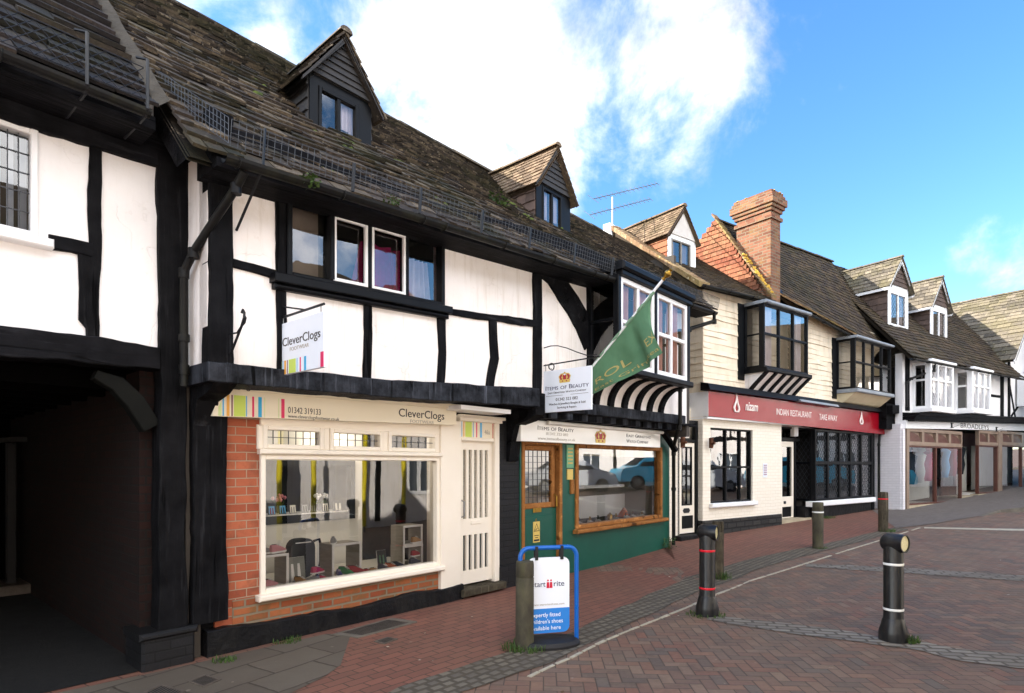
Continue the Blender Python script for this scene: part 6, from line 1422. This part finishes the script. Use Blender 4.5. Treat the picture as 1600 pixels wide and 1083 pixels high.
o_ = b.build('base', m['rubber'], ab, True); o_.scale = (1, .62, 1)
t = TX(); t.word('start', -pw+.03, -.035, .545, .05, -.012); t.word('rite', .045, pw-.05, .545, .05, -.012); t.build(m['inkblue'], pan)
b = MB(); 
for x, k in ((-.012, 0), (.018, 1)): b.prism([(x-.014, .53), (x+.014, .53), (x+.011, .585), (x-.011, .585)], -.0135, -.0119); b.prism([(x+.009*math.cos(j*PI/4), .6+.009*math.sin(j*PI/4)) for j in range(8)], -.0135, -.0119)
b.build('child_emblem', m['crimson'], pan)
t = TX(); t.word('www.startriteshoes.com', -pw+.03, pw-.05, zsplit+.03, .017, -.012); t.build(m['inkgrey'], pan)
t = TX(); t.word('Expertly fitted', -pw+.02, pw-.09, zsplit-.075, .036, -.0146); t.word("children's shoes", -pw+.02, pw-.065, zsplit-.135, .036, -.0146); t.word('available here', -pw+.02, pw-.085, zsplit-.195, .036, -.0146); t.build(m['inkwhite'], pan)
# ---- hanging signs
def perp_sign(xs, cor, label, mat='signwhite'):
    """board square to the wall at x=xs, corners given in the picture (left top, right top, right bottom, left bottom)"""
    P = [M.atx(u, v, xs) for u, v in cor]; return P
XS = M.p(437, 500, YU)[0]+.02
P = [M.atx(u, v, XS) for u, v in ((440, 512), (508, 481), (508, 573), (440, 588))]
ya, yb = P[0][0], P[1][0]; zt_, zb_ = (P[0][1]+P[1][1])/2, (P[2][1]+P[3][1])/2
hs = thing('hanging_sign', 'pale hanging sign with coloured stripes on a straight black bracket above the shoe shop', 'sign', M.mat(XS, ya, zb_, -PI/2), 'shop signs hung from the walls')
W_ = ya-yb; H_ = zt_-zb_      # local: x outwards from the wall
b = MB(); b.box(0, W_, -.012, .012, 0, H_, c=.003); bd = b.build('board', m['signwhite'], hs)
b = MB(); b.tube([(-.25, 0, H_+.06), (W_*.98, 0, H_+.06)], .011, 8); b.tube([(-.25, 0, H_+.22), (W_*.55, 0, H_+.065)], .008, 6); b.box(-.27, -.24, -.02, .02, H_-.0, H_+.26); b.build('bracket', m['iron'], hs)
b = MB()
for x in (.03, W_-.06): b.tube([(x, 0, H_-.01), (x, 0, H_+.06)], .005, 5)
b.build('chain', m['steel'], hs)
t = TX(); t.word('CleverClogs', W_*.06, W_*.93, H_*.55, H_*.16, -.012, bold=.004); t.build(m['ink'], bd); t = TX(); t.word('FOOTWEAR', W_*.24, W_*.68, H_*.43, H_*.07, -.012); t.build(m['inkgrey'], bd)
for a, c, k, hh in ((.0, .05, 'mint', .3), (.06, .08, 'sky', .3), (.1, .15, 'amber', .3), (.17, .19, 'plum', .3), (.21, .38, 'lime', .3), (.40, .42, 'sky', .3), (.47, .50, 'pink', .3), (.57, .62, 'cyan', .3), (.93, 1.0, 'pink', .28)):
    b = MB(); z0 = .0 if a < .9 else .0; b.box(W_*a+.002, W_*c-.002, -.014, -.011, .004, H_*hh*(1 if a > .9 else (.9-.0*a))); b.build('colour_stripe', m[k], bd)
X2 = 6.30
P = [M.atx(u, v, X2) for u, v in ((850, 583), (925, 569), (925, 638), (850, 647))]
ya, yb = P[0][0], P[1][0]; zt_, zb_ = (P[0][1]+P[1][1])/2, (P[2][1]+P[3][1])/2; W_ = ya-yb; H_ = zt_-zb_
h2 = thing('hanging_sign', 'white hanging sign with a small crown on a scrolled iron bracket beside the green flag', 'sign', M.mat(X2, ya, zb_, -PI/2), 'shop signs hung from the walls')
b = MB(); b.box(0, W_, -.012, .012, 0, H_, c=.003); bd = b.build('board', m['signwhite'], h2)
b = MB(); zb1 = H_+.10
b.tube([(-.12, 0, zb1-.02), (W_*1.15, 0, zb1+.0)], .009, 6); b.tube([(-.12, 0, zb1+.2)]+[(W_*f, 0, zb1+.2*max(0, 1-f)**1.2+.12*math.sin(f*PI)*(1-f)+.02) for f in (0, .15, .3, .5, .7, .9, 1.1)], .007, 6)
b.tube([(.12+.05*math.cos(a)*(1-a/14), 0, zb1-.045+.05*math.sin(a)*(1-a/14)) for a in [k*.5-1.5 for k in range(14)]], .008, 6); b.box(-.14, -.11, -.02, .02, zb1-.18, zb1+.32)
for x in (.03, W_-.05): b.tube([(x, 0, H_-.01), (x, 0, zb1)], .004, 5)
b.build('bracket', m['iron'], h2)
t = TX(); t.word('Items of Beauty', W_*.05, W_*.95, H_*.53, H_*.10, -.012, caps=.78); t.build(m['inkblue'], bd)
t = TX(); t.word('East Grinstead Watch Company', W_*.1, W_*.9, H_*.44, H_*.045, -.012, caps=.8); t.word('01342 323 082', W_*.27, W_*.73, H_*.26, H_*.07, -.012); t.word('Watches & Jewellery Bought & Sold', W_*.12, W_*.88, H_*.165, H_*.05, -.012); t.word('Servicing & Repairs', W_*.3, W_*.7, H_*.075, H_*.05, -.012)
t.mb.box(W_*.06, W_*.42, -.0135, -.0115, H_*.385, H_*.392); t.mb.box(W_*.58, W_*.94, -.0135, -.0115, H_*.385, H_*.392); t.build(m['ink'], bd)
crown(bd, W_*.46, H_*.68, W_*.25, H_*.24, -.0125)
# empty iron bracket on the corner post
x_, z_ = M.p(345, 552, YU-.05)
t = thing('iron_bracket', 'empty wrought iron bracket with a curled tip on the black corner post', 'bracket', M.mat(2.13, YU-.07, 2.55, -PI/2))
b = MB(); b.tube([(0, 0, 0), (.10, 0, .10), (.20, 0, .20), (.245, 0, .26), (.25, 0, .30), (.225, 0, .325), (.205, 0, .305)], .011, 6); b.tube([(.2, 0, .2), (.255, 0, .22), (.275, 0, .255), (.26, 0, .27)], .008, 6); b.tube([(0, 0, .17), (.12, 0, .16), (.19, 0, .20)], .007, 6); b.build('scroll', m['iron'], t)
# ---- flag
FX = 7.26
fy0, fz0_ = M.atx(912, 590, FX); fy1, fz1_ = M.atx(1036, 437, FX)
fl = thing('flag', 'green flag with gold lettering hanging from a white pole on the black oriel post', 'flag', M.mat(FX, fy0, fz0_, -PI/2))
def fq(u, v): y, z = M.atx(u, v, FX); return (fy0-y, z-fz0_)
tip = fq(1036, 437); b = MB(); b.tube([(-.04, 0, -.05), (0, 0, 0), (tip[0], 0, tip[1])], .019, 10); b.build('pole', m['white'], fl, True)
d_ = Vector((tip[0], 0, tip[1])).normalized(); c = Vector((tip[0], 0, tip[1]))
b = MB(); pr = [(.012, -.01), (.03, .0), (.03, .02), (.018, .03), (.036, .06), (.05, .09), (.042, .12), (.02, .14), (.035, .165), (.004, .18)]; b.lathe(pr, 12); fo = b.build('finial', m['brass'], fl, True); fo.matrix_local = Matrix.Translation(c) @ d_.to_track_quat('Z', 'Y').to_matrix().to_4x4()
b = MB(); b.box(-.08, -.03, -.03, .03, -.15, .08); b.tube([(-.03, 0, 0)]+[(-.0+.05*math.sin(a), 0, .02-.05*math.cos(a)) for a in (0, .8, 1.6, 2.4, 3.1)], .008, 6); b.build('socket', m['iron'], fl)
# cloth: rows from the pole down to the free edge; pleats push it sideways
top = [fq(*q) for q in ((1022, 456), (1000, 482), (975, 512), (945, 548), (918, 583))]
bot = [fq(*q) for q in ((1003, 488), (1037, 552), (1006, 573), (962, 600), (925, 617))]
def pl_(P, f):
    k = min(len(P)-2, int(f*(len(P)-1))); g = f*(len(P)-1)-k; return (P[k][0]+(P[k+1][0]-P[k][0])*g, P[k][1]+(P[k+1][1]-P[k][1])*g)
NU, NV = 60, 24
def cloth(f, g):
    a, c_ = pl_(top, f), pl_(bot, f); x = a[0]+(c_[0]-a[0])*g; z = a[1]+(c_[1]-a[1])*g
    w_ = .012*noise.noise((f*9, g*5, 2))*g+.006*noise.noise((f*26, g*11, 5))+.045*math.sin((f*2.2+.15)*PI*1.6+g*.8)*min(1, g*1.6)+.10*math.exp(-((f-.42-.06*g)/.055)**2)*min(1, g*2.2)+.02*math.sin(f*21+g*2)*g
    z -= .02*math.sin(g*PI)
    return (x, w_, z)
b = MB(); vs = [cloth(i/NU, j/NV) for i in range(NU+1) for j in range(NV+1)]
b.add(vs, [(i*(NV+1)+j, (i+1)*(NV+1)+j, (i+1)*(NV+1)+j+1, i*(NV+1)+j+1) for i in range(NU) for j in range(NV)]); fc = b.build('cloth', m['flag'], fl, True)
b = MB(); b.tube([(cloth(f, 0)[0], cloth(f, 0)[1]*.0, cloth(f, 0)[2]) for f in [k/20 for k in range(21)]], [.021+.004*math.sin(k*1.7) for k in range(21)], 8); b.build('sleeve', m['flagpale'], fl, True)
# lettering lies on the cloth: run from the free lower corner towards the fold
def oncloth(q):
    f, g = 1-q[0], 1-q[2]; f = max(0, min(1, f)); g = max(0, min(1, g)); x, y, z = cloth(f, g); return (x, y-.004+q[1]*.3, z)
t = TX(); t.word('ROL', .08, .42, .30, .20, 0, fn=oncloth); t.word('EX', .64, .78, .30, .16, 0, fn=oncloth); t.word('East Grinstead', .05, .80, .09, .09, 0, fn=oncloth); t.build(m['flaggold'], fc)
# ---- television aerial on the ridge
q = M.p(957, 352, 2.3); t = thing('tv_aerial', 'thin television aerial with two comb arms above the roof ridge', 'aerial', M.mat(q[0], 2.3, 7.1))
def aq(u, v): x, z = M.p(u, v, 2.3); return (x-q[0], 0, z-7.1)
b = MB(); b.tube([(0, 0, -.1), aq(957, 308)], .022, 6); b.build('mast', m['steel'], t)
for (a, c, n) in (((927, 311), (1027, 287), 15), ((921, 336), (1016, 311), 15)):
    b = MB(); A, C = Vector(aq(*a)), Vector(aq(*c)); b.tube([A, C], .011, 5)
    for k in range(n):
        p = A.lerp(C, k/(n-1)); L = .16 if k else .3; b.tube([p-Vector((0, L*.5, L*.45)), p+Vector((0, L*.5, L*.45))], .006, 4)
    b.build('arm', m['steel'], t)
b = MB(); b.box(-.22, .12, -.1, .12, .0, .32, c=.03); b.build('box', m['white'], t)

# ================================================================ SHOE SHOP WINDOW DISPLAY
def dloc(u, v, y): x, z = M.p(u, v, y); return x, z
DZ = .446
def crate(x, y, z, w_, h, d, label, rz=0):
    t = thing('display_crate', label, 'crate', M.mat(x, y, z, rz), 'white edged display crates'); th = .022; b = MB()
    b.box(-w_/2, w_/2, 0, d, 0, th); b.box(-w_/2, w_/2, 0, d, h-th, h); b.box(-w_/2, -w_/2+th, 0, d, th, h-th); b.box(w_/2-th, w_/2, 0, d, th, h-th); b.build('box', m['slat'], t)
    b = MB(); e = .012
    b.box(-w_/2-.004, w_/2+.004, -e, 0, -.004, th, c=.004); b.box(-w_/2-.004, w_/2+.004, -e, 0, h-th, h+.004, c=.004); b.box(-w_/2-.004, -w_/2+th, -e+.002, 0, th, h-th, c=.004); b.box(w_/2-th, w_/2+.004, -e+.002, 0, th, h-th, c=.004); b.build('rim', m['white'], t)
    return t
CY = .2
cx_ = lambda u, v=900: M.p(u, v, CY)[0]
crate(cx_(427), CY, DZ, .31, .33, .24, 'white edged crate with a pink shoe inside, leftmost in the shop window')
crate(cx_(545), CY+.04, DZ, .36, .36, .26, 'largest white edged crate, in the middle of the shop window')
crate(cx_(650), CY+.06, DZ, .30, .245, .24, 'lower of the two stacked crates at the right of the shop window')
crate(cx_(650)+.0, CY+.06, DZ+.25, .29, .235, .24, 'upper of the two stacked crates at the right of the shop window')
def shoe(x, y, z, rz, col, label, L=.19, kind=0, group='shoes set out in the shop window'):
    t = thing('shoe', label, 'shoe', M.mat(x, y, z, rz), group); N = 12; n = 10
    def half(f): return L*.17*(.78+.35*math.sin(min(1, f*1.05)*PI*.95)-.18*math.exp(-((f-.42)/.14)**2))*(1 if f < .93 else .8)*(.75 if f < .04 else 1)
    b = MB(); pts = [(L*(f-.5), -half(f)) for f in [k/N for k in range(N+1)]]+[(L*(f-.5), half(f)) for f in [k/N for k in range(N, -1, -1)]]
    b.zprism([(px*1.03, py*1.06) for px, py in pts], 0, L*.09); b.build('sole', m['white'], t)
    b = MB(); vs = []; fs = []
    for i in range(N+1):
        f = i/N; h = L*(.36-.02*f if f < .38 else .34-.5*(f-.38)*.75) if f < .9 else L*.10; h = max(h, L*.07); w_ = half(f)
        for k in range(n+1):
            a = PI*k/n; vs.append((L*(f-.5), w_*math.cos(a), L*.09+h*math.sin(a)**.7))
    fs = [(i*(n+1)+k, (i+1)*(n+1)+k, (i+1)*(n+1)+k+1, i*(n+1)+k+1) for i in range(N) for k in range(n)]+[tuple(range(n+1)), tuple(range(N*(n+1)+n, N*(n+1)-1, -1))]
    b.add(vs, fs); up = b.build('upper', col, t, True)
    b = MB(); b.add([(L*(-.27+.19*math.cos(a)), half(.25)*.62*math.sin(a), L*.09+L*.362-.0*abs(math.cos(a))) for a in [k*PI/6 for k in range(12)]], [tuple(range(12))]); b.build('opening', m['velvet'], up)
    b = MB()
    for k in range(3): fx = -.02+.075*k; b.box(L*fx, L*(fx+.03), -half(.5+fx)*.5, half(.5+fx)*.5, L*(.43-fx*.55), L*(.45-fx*.55))
    b.build('laces', m['white' if kind == 0 else 'velvet'], up)
    return t
def sm(n, c): return simple(n, c, None, .6, 8, 50, .1, .001, amt=.3)
SC = dict(pink=sm('pink_leather', '#c98a94'), grey=sm('grey_suede', '#8b8a8c'), greenl=sm('green_leather', '#1f8a4a'), redl=sm('red_leather', '#a81f2c'), bluel=sm('blue_leather', '#27489a'), orangel=sm('orange_leather', '#b8592a'), magenta=sm('magenta_leather', '#b82456'), tan=sm('tan_leather', '#a87f52'), navy=sm('navy_leather', '#2a3346'))
SH = [(421, 912, .16, DZ+.024, .4, 'pink', 'pale pink shoe inside the leftmost crate', .2), (412, 868, .3, DZ+.335, .2, 'grey', 'grey shoe on top of the leftmost crate, nearer its left end', .19), (434, 864, .3, DZ+.335, .35, 'pink', 'pink and white shoe on top of the leftmost crate, nearer its right end', .19),
      (458, 912, .12, DZ, 1.2, 'grey', 'small grey shoe on the deck beside the leftmost crate', .15), (472, 905, .16, DZ, -1.2, 'tan', 'tan shoe on the deck below the picture card', .18), (485, 903, .15, DZ, 2.4, 'grey', 'grey lace shoe between the tan and the red shoe', .18), (496, 888, .35, DZ+.06, .3, 'magenta', 'magenta shoe behind the grey lace shoe', .17), (503, 901, .15, DZ, .3, 'magenta', 'magenta flat shoe on the deck left of the middle crate', .17),
      (530, 898, .2, DZ+.024, -1.9, 'bluel', 'blue shoe inside the middle crate', .15), (541, 893, .18, DZ+.024, -1.3, 'greenl', 'green shoe inside the middle crate', .2), (557, 890, .18, DZ+.024, -.9, 'redl', 'red shoe inside the middle crate', .2), (521, 845, .3, DZ+.365, .9, 'grey', 'grey boot on top of the middle crate', .17),
      (575, 893, .15, DZ, .3, 'redl', 'red shoe on the deck right of the middle crate', .16), (586, 890, .12, DZ, .2, 'tan', 'cream tan shoe on the deck between red and navy shoes', .17), (601, 888, .16, DZ, -1.4, 'navy', 'navy shoe below the standing photograph card', .19), (613, 885, .16, DZ, -1.2, 'orangel', 'orange brown shoe right of the navy shoe', .19), (624, 882, .2, DZ, -1.0, 'navy', 'dark blue shoe left of the stacked crates', .18),
      (648, 882, .2, DZ+.024, .2, 'navy', 'black and white shoe in the lower stacked crate', .18), (650, 872, .3, DZ+.10, .2, 'redl', 'red and white shoe at the back of the lower stacked crate', .17), (650, 845, .22, DZ+.275, .3, 'tan', 'brown shoe in the upper stacked crate', .18)]
for (u, v, y, z, rz, c, l, L) in SH:
    shoe(M.p(u, v, y)[0], y, z, rz, SC[c], l, L, 0)
def card(x, y, z, w_, h, label, mats, rz=0, name='picture_card', cat='card', frame=None, group=None, lean=.15):
    t = thing(name, label, cat, M.mat(x, y, z, rz), group); b = MB(); k = math.sin(lean)
    def hx(x0, x1, z0, z1, y0, y1): b.hexa([(x0, y0+z0*k, z0), (x1, y0+z0*k, z0), (x1, y1+z0*k, z0), (x0, y1+z0*k, z0), (x0, y0+z1*k, z1), (x1, y0+z1*k, z1), (x1, y1+z1*k, z1), (x0, y1+z1*k, z1)])
    e = .008 if frame else 0
    hx(-w_/2, w_/2, 0, h, 0, .008); b.build('frame' if frame else 'sheet', m[frame or 'white'], t)
    b = MB(); hx(-w_/2+e, w_/2-e, e, h-e, -.003, -.001); pc = b.build('picture', mats[0], t)
    b = MB()
    for j in range(2): xx = (-.2+.35*j)*w_; b.hexa([(xx-.1*w_, -.005+.1*h*k, .1*h), (xx+.1*w_, -.005+.1*h*k, .1*h), (xx+.1*w_, -.004+.1*h*k, .1*h), (xx-.1*w_, -.004+.1*h*k, .1*h), (xx-.06*w_, -.005+.75*h*k, .75*h), (xx+.06*w_, -.005+.75*h*k, .75*h), (xx+.06*w_, -.004+.75*h*k, .75*h), (xx-.06*w_, -.004+.75*h*k, .75*h)])
    b.build('picture_figures', mats[1], t)
pg, pd, pb_ = m['steel'], m['velvet'], m['sky']
card(M.p(464, 900, .3)[0], .3, DZ, .2, .26, 'grey picture card standing beside the leftmost crate', (simple('grey_print', '#7d7f7c', '#9a9c98', .5), m['white']))
card(M.p(598, 880, .3)[0], .3, DZ, .13, .22, 'dark group photograph card standing among the shoes', (m['velvet'], m['flag']))
SHZ = nz0+.036
FR = [(425, 'leftmost small photograph frame on the alcove shelf, blue and red', 'sky', 'red'), (442, 'pale blue photograph frame, second on the alcove shelf', 'sky', 'velvet'), (458, 'white photograph frame, third on the alcove shelf', 'interior_w', 'steel'), (477, 'grey photograph frame in the middle of the alcove shelf', 'steel', 'velvet'), (490, 'dark photograph frame just right of the middle on the alcove shelf', 'velvet', 'steel'), (509, 'black and white photograph frame, second from the right on the alcove shelf', 'interior_w', 'velvet'), (529, 'largest photograph frame at the right end of the alcove shelf', 'velvet', 'interior_w')]
for i, (u, l, a, c) in enumerate(FR): card(M.p(u, 790, 1.12)[0], 1.12, SHZ, .085 if i < 6 else .15, .105 if i < 6 else .125, l, (m[a], m[c]), 0, 'photo_frame', 'photo frame', 'velvet', 'photograph frames on the alcove shelf')
def vase(u, y, label, petals, seed):
    x = M.p(u, 775, y)[0]; t = thing('flower_vase', label, 'flowers', M.mat(x, y, SHZ)); r = random.Random(seed)
    b = MB(); b.lathe([(.025, 0), (.035, .03), (.03, .08), (.035, .09)], 12); b.build('vase', m['steel'], t, True)
    b = MB(); hd = []
    for k in range(9):
        a = r.uniform(0, 2*PI); d = r.uniform(.02, .09); h = r.uniform(.14, .2); b.tube([(0, 0, .06), (d*.5*math.cos(a), d*.3*math.sin(a), h*.6), (d*math.cos(a), d*.5*math.sin(a), h)], .003, 4); hd.append((d*math.cos(a), d*.5*math.sin(a), h))
        b.quad((0, 0, .08), (d*.8*math.cos(a+.5), d*.4*math.sin(a), h*.5), (d*1.2*math.cos(a+.5), d*.6*math.sin(a), h*.8), (d*.6*math.cos(a+.5), d*.4*math.sin(a)+.01, h*.6))
    b.build('stems', m['grass'], t)
    b = MB()
    for (x, y, z) in hd: b.lathe([(.006, z-.008), (.018, z+.005), (.02, z+.02), (.008, z+.035)], 7, (x, y))
    b.build('blooms', petals, t, True)
vase(436, 1.3, 'vase of pink tulips at the left of the alcove shelf', sm('pink_petals', '#d58a98'), 1); vase(501, 1.3, 'vase of white flowers towards the right of the alcove shelf', m['white'], 2)
t = thing('backpack', 'dark grey rounded backpack standing in the shoe shop window', 'backpack', M.mat(M.p(474, 870, .5)[0], .5, DZ)); b = MB()
b.prism(rpoly(-.14, .14, 0, .42, .1), 0, .12); b.build('bag', simple('charcoal_nylon', '#2c3036', '#3a3f45', .7, 6, 60, .2, .002), t)
b = MB(); b.tube([(.13, .02, .38), (.19, .0, .40), (.215, -.01, .3), (.2, 0, .12), (.17, .02, .0)], .016, 7); b.build('strap', m['rubber'], t)
b = MB(); b.box(-.09, .09, -.004, .0, .375, .385); b.build('trim', m['white'], t)
# ---- watches and jewels in the green shop window
r_ = random.Random(5)
for k in range(9):
    x = wgx0+.18+k*(wgx1-wgx0-.5)/8; y = .16+.03*(k % 2); z = .70
    gw_ = 'watch_stand' if k % 3 else 'ring_stand'
    t = thing(gw_, ('small watch on a white stand in the green shop window' if k % 3 else 'small ring stand with dark band in the green shop window'), 'jewellery', M.mat(x, y, z, r_.uniform(-.4, .4)), 'watches on stands in the green shop window' if k % 3 else 'ring stands in the green shop window')
    b = MB(); b.xprism([(0, 0), (.09, 0), (.07, .05), (.0, .012)], -.05, .05); b.build('stand', m['white'], t)
    b = MB(); R2 = .038; b.tube([(R2*math.cos(a), .05, .06+R2*math.sin(a)) for a in [j*2*PI/14 for j in range(15)]], .008, 6); b.lathe([(.016, .094), (.016, .104)], 10, (0, .05)); b.build('band', m[['velvet', 'darkwood', 'brass'][k % 3]], t)
t = thing('brass_pot', 'small brass pot standing at the middle of the green shop window', 'pot', M.mat(M.p(953, 815, .15)[0], .15, .7)); b = MB(); b.lathe([(.04, 0), (.045, .1), (.04, .11)], 14); b.build('pot', m['brass'], t, True); b = MB(); b.lathe([(.042, .105), (.02, .125), (.008, .14)], 14); b.build('lid', m['brass'], t, True)
t = thing('orange_ornament', 'orange folded cloth ornament on the display deck of the green shop window', 'ornament', M.mat(M.p(975, 800, .4)[0], .4, .70)); b = MB(); b.lathe([(.13, 0), (.1, .05), (.05, .12), (.02, .17)], 9); b.build('cloth', simple('orange_cloth', '#d8692a', '#b84e1c', .7), t, True)

# ================================================================ ACROSS THE STREET (seen mirrored in the glass)
def opposite(x0, x1, y, h, zr, label, wallm, seed, roofm='tilebrown', fr=None):
    t = thing('facing_building', label, 'building', M.mat(x0, y, 0, PI) if fr is None else fr.mat(x1, 0, .3), 'buildings across the street, mirrored in the windows'); r = random.Random(seed); W_ = x1-x0
    # local x runs backwards; front faces the street
    b = MB(); holes = []
    n = max(2, int(W_/2.2))
    for k in range(n):
        cx = -W_*(k+.5)/n; holes += [(cx-.4, cx+.4, 3.3, 4.4)]+([(cx-.45, cx+.45, .9, 2.0)] if k % 2 else [])
    b.wall(-W_, 0, -.2, h, holes, 0, .25); b.box(-W_, -W_+.1, .25, 6, 0, h); b.box(-.1, 0, .25, 6, 0, h); b.box(-W_, 0, 6, 6.2, 0, h)
    b.prism([(-W_, h), (0, h), (0, h+.01)], 0, .1); b.build('wall', m[wallm], t)
    tm = MB()
    for k in range(n*2+1):
        cx = -W_*k/(2*n); tm.beam([(cx, .2 if k % 2 == 0 else 2.6), (cx, h)], .16, -.03, .05, k+seed, .01)
        if k % 3 == 1: tm.beam([(cx, 2.7), (cx-.9, h-.1)], .14, -.028, .05, k, .01)
    for z in (2.6, h-.1): tm.beam([(-W_, z), (0, z)], .2, -.035, .05, seed, .01)
    tm.build('timber_frame', m['td'], t)
    b = MB()
    for a, c, z0, z1 in holes: b.box(a, c, .12, .14, z0, z1)
    b.build('pane', m['greypane'], t)
    b = MB()
    for a, c, z0, z1 in holes:
        for q in (a, (a+c)/2-.03, c-.06): b.box(q, q+.06, .0, .1, z0, z1)
        b.box(a, c, -.01, .1, z1-.06, z1); b.box(a, c, -.03, .1, z0-.05, z0+.05)
    b.build('window_frame', m['white'], t)
    b = MB(); b.quad((-W_-.2, -.4, h-.2), (.2, -.4, h-.2), (.2, 3, zr), (-W_-.2, 3, zr)); b.quad((-W_-.2, 3, zr), (.2, 3, zr), (.2, 6.4, h-.2), (-W_-.2, 6.4, h-.2)); b.build('roof', m[roofm], t)
for (a, c, yy, h, zr, wm, l) in ((-10, -.2, -7.4, 5.2, 7.6, 'plaster', 'white timber framed building across the street mirrored in the passage side glass'), (0, 6.4, -6.7, 5.0, 7.2, 'plaster', 'white timber framed building across the street mirrored in the shoe shop window'), (6.6, 12.4, -7.6, 4.8, 7.2, 'plaster', 'white timber framed building across the street mirrored in the green shop window')):
    opposite(a, c, yy, h, zr, l, wm, int(a*3+50))
opposite(-8.2, 8.2, 0, 5.4, 8.4, 'long white timber framed building across the square mirrored in the restaurant and far shop windows', 'plaster', 77, fr=Fr(20.8, 14.8, .06, -1))
for i, (x, y) in enumerate(((4.2, -6.1), (5.1, -6.1), (6.0, -6.1), (6.9, -6.3), (8.6, -6.9), (9.8, -6.9), (11.0, -6.9))):
    px, py = M.W(x, y); t = thing('scaffold_pole', 'steel scaffold pole with a yellow sleeve mirrored in the shop windows', 'pole', at((px, py, zg(px, py))), 'yellow sleeved scaffold poles across the street')
    b = MB(); b.tube([(0, 0, 0), (0, 0, 4.6)], .028, 8); b.build('tube', m['steel'], t, True); b = MB(); b.tube([(0, 0, .15), (0, 0, 2.5)], .055, 10); b.build('sleeve', m['yellow'], t, True)

# parked cars on the square, outside the frame but mirrored in the far shop windows
def car(p, rz, col, label):
    t = thing('parked_car', label, 'car', at(p, rz), 'cars parked across the street, mirrored in the windows'); L, W_ = 4.1, .84
    prof = [(-2.05, .35), (-2.0, .75), (-1.9, .92), (-1.35, 1.0), (-.75, 1.42), (.55, 1.45), (1.25, 1.02), (1.9, .86), (2.05, .6), (2.03, .32)]
    b = MB(); n = len(prof)
    vs = [(x, s_*(W_ if z < 1.05 else W_*.8), z) for s_ in (-1, 1) for x, z in prof]
    b.add(vs, [tuple(range(n)), tuple(range(2*n-1, n-1, -1))]+[(i+n, (i+1) % n+n, (i+1) % n, i) for i in range(n)]); b.build('body', col, t)
    for s_ in (-1, 1):
        b = MB(); y = s_*(W_*.87); b.add([(-1.2, s_*(W_+.006), 1.03), (1.05, s_*(W_+.006), 1.03), (.5, s_*(W_*.8+.012), 1.38), (-.72, s_*(W_*.8+.012), 1.36)], [(0, 1, 2, 3)]); b.build('side_window', m['velvet'], t)
        for x in (-1.25, 1.3):
            b = MB(); b.tube([(x, s_*(W_-.12), .31), (x, s_*(W_+.02), .31)], .31, 18); w2_ = b.build('wheel', m['rubber'], t); b = MB(); b.tube([(x, s_*(W_), .31), (x, s_*(W_+.03), .31)], .18, 12); b.build('rim', m['steel'], w2_)
    b = MB(); b.quad((-1.3, -.62, 1.07), (-1.3, .62, 1.07), (-.79, .6, 1.42), (-.79, -.6, 1.42)); b.quad((1.22, -.62, 1.07), (.6, -.6, 1.43), (.6, .6, 1.43), (1.22, .62, 1.07)); b.build('windscreen', m['velvet'], t)
def carp(n, c): return simple(n, c, c, .18, 3, 40, .01, .0005, spec=.6)
for (x, y, rz, c, l) in ((18.6, 9.0, 1.5, carp('blue_car_paint', '#2f6fb0'), 'blue hatchback across the street mirrored in the restaurant windows'), (18.7, 13.2, 1.5, carp('silver_car_paint', '#b9bdc2'), 'silver hatchback across the street mirrored in the far shop windows'), (18.9, 17.4, 1.5, carp('turquoise_car_paint', '#48b6d8'), 'turquoise hatchback across the street mirrored in the far shop windows'), (18.6, 4.6, 1.5, carp('red_car_paint', '#b02028'), 'red hatchback across the street mirrored in the far shop windows')):
    car((x, y, zg(x, y)), rz, c, l)

for i, u in enumerate((528, 546)):
    x, z = M.p(u, 690, .75); t = thing('spot_lamp', 'small lit spot lamp seen through the middle toplight of the shoe shop', 'lamp', M.mat(x, .75, 2.16), 'lit spot lamps in the shoe shop')
    b = MB(); b.lathe([(.02, .04), (.03, .03), (.032, -.03), (.026, -.035)][::-1], 10); b.tube([(0, 0, .03), (0, 0, .1)], .006, 5); b.build('housing', m['white'], t, True)
    b = MB(); b.lathe([(.022, -.039), (.022, -.034)], 10); b.build('bulb', m['bulb'], t)
    L = bpy.data.lights.new('spot_lamp_light', 'POINT'); L.energy = 2.2; L.color = (1, .9, .75); L.shadow_soft_size = .04; lo = bpy.data.objects.new('spot_lamp_light', L); COL.objects.link(lo); lo.parent = t; lo.location = (0, .0, -.12)

# scraps of litter, leaves and gum on the paving
r_ = random.Random(11); b = MB(); b2 = MB()
for k in range(150):
    y = r_.uniform(4.2, 16); x = r_.uniform(-.25*y, .86*y)
    if (-.749*x+.662*y) > 5.2: continue
    z = zg(x, y)+.013; q = r_.uniform(.006, .02)*(1 if k % 9 else 1.8); a = r_.uniform(0, 6.3); e = r_.uniform(.5, 1.); pts = [(x+q*math.cos(a+j*PI/2)*(e if j % 2 else 1), y+q*math.sin(a+j*PI/2)*(e if j % 2 else 1), z+r_.uniform(0, .006)) for j in range(4)]
    (b if k % 2 else b2).quad(*pts)
tag(b.build('litter', simple('pale_scraps', '#b8ae9c', '#8d8474', .8)), 'pale scraps of litter and gum on the block paving', 'litter', kind='stuff')
tag(b2.build('dead_leaves', simple('brown_leaf_scraps', '#5e4630', '#3d2f22', .9)), 'small brown dead leaves scattered on the block paving', 'leaves', kind='stuff')
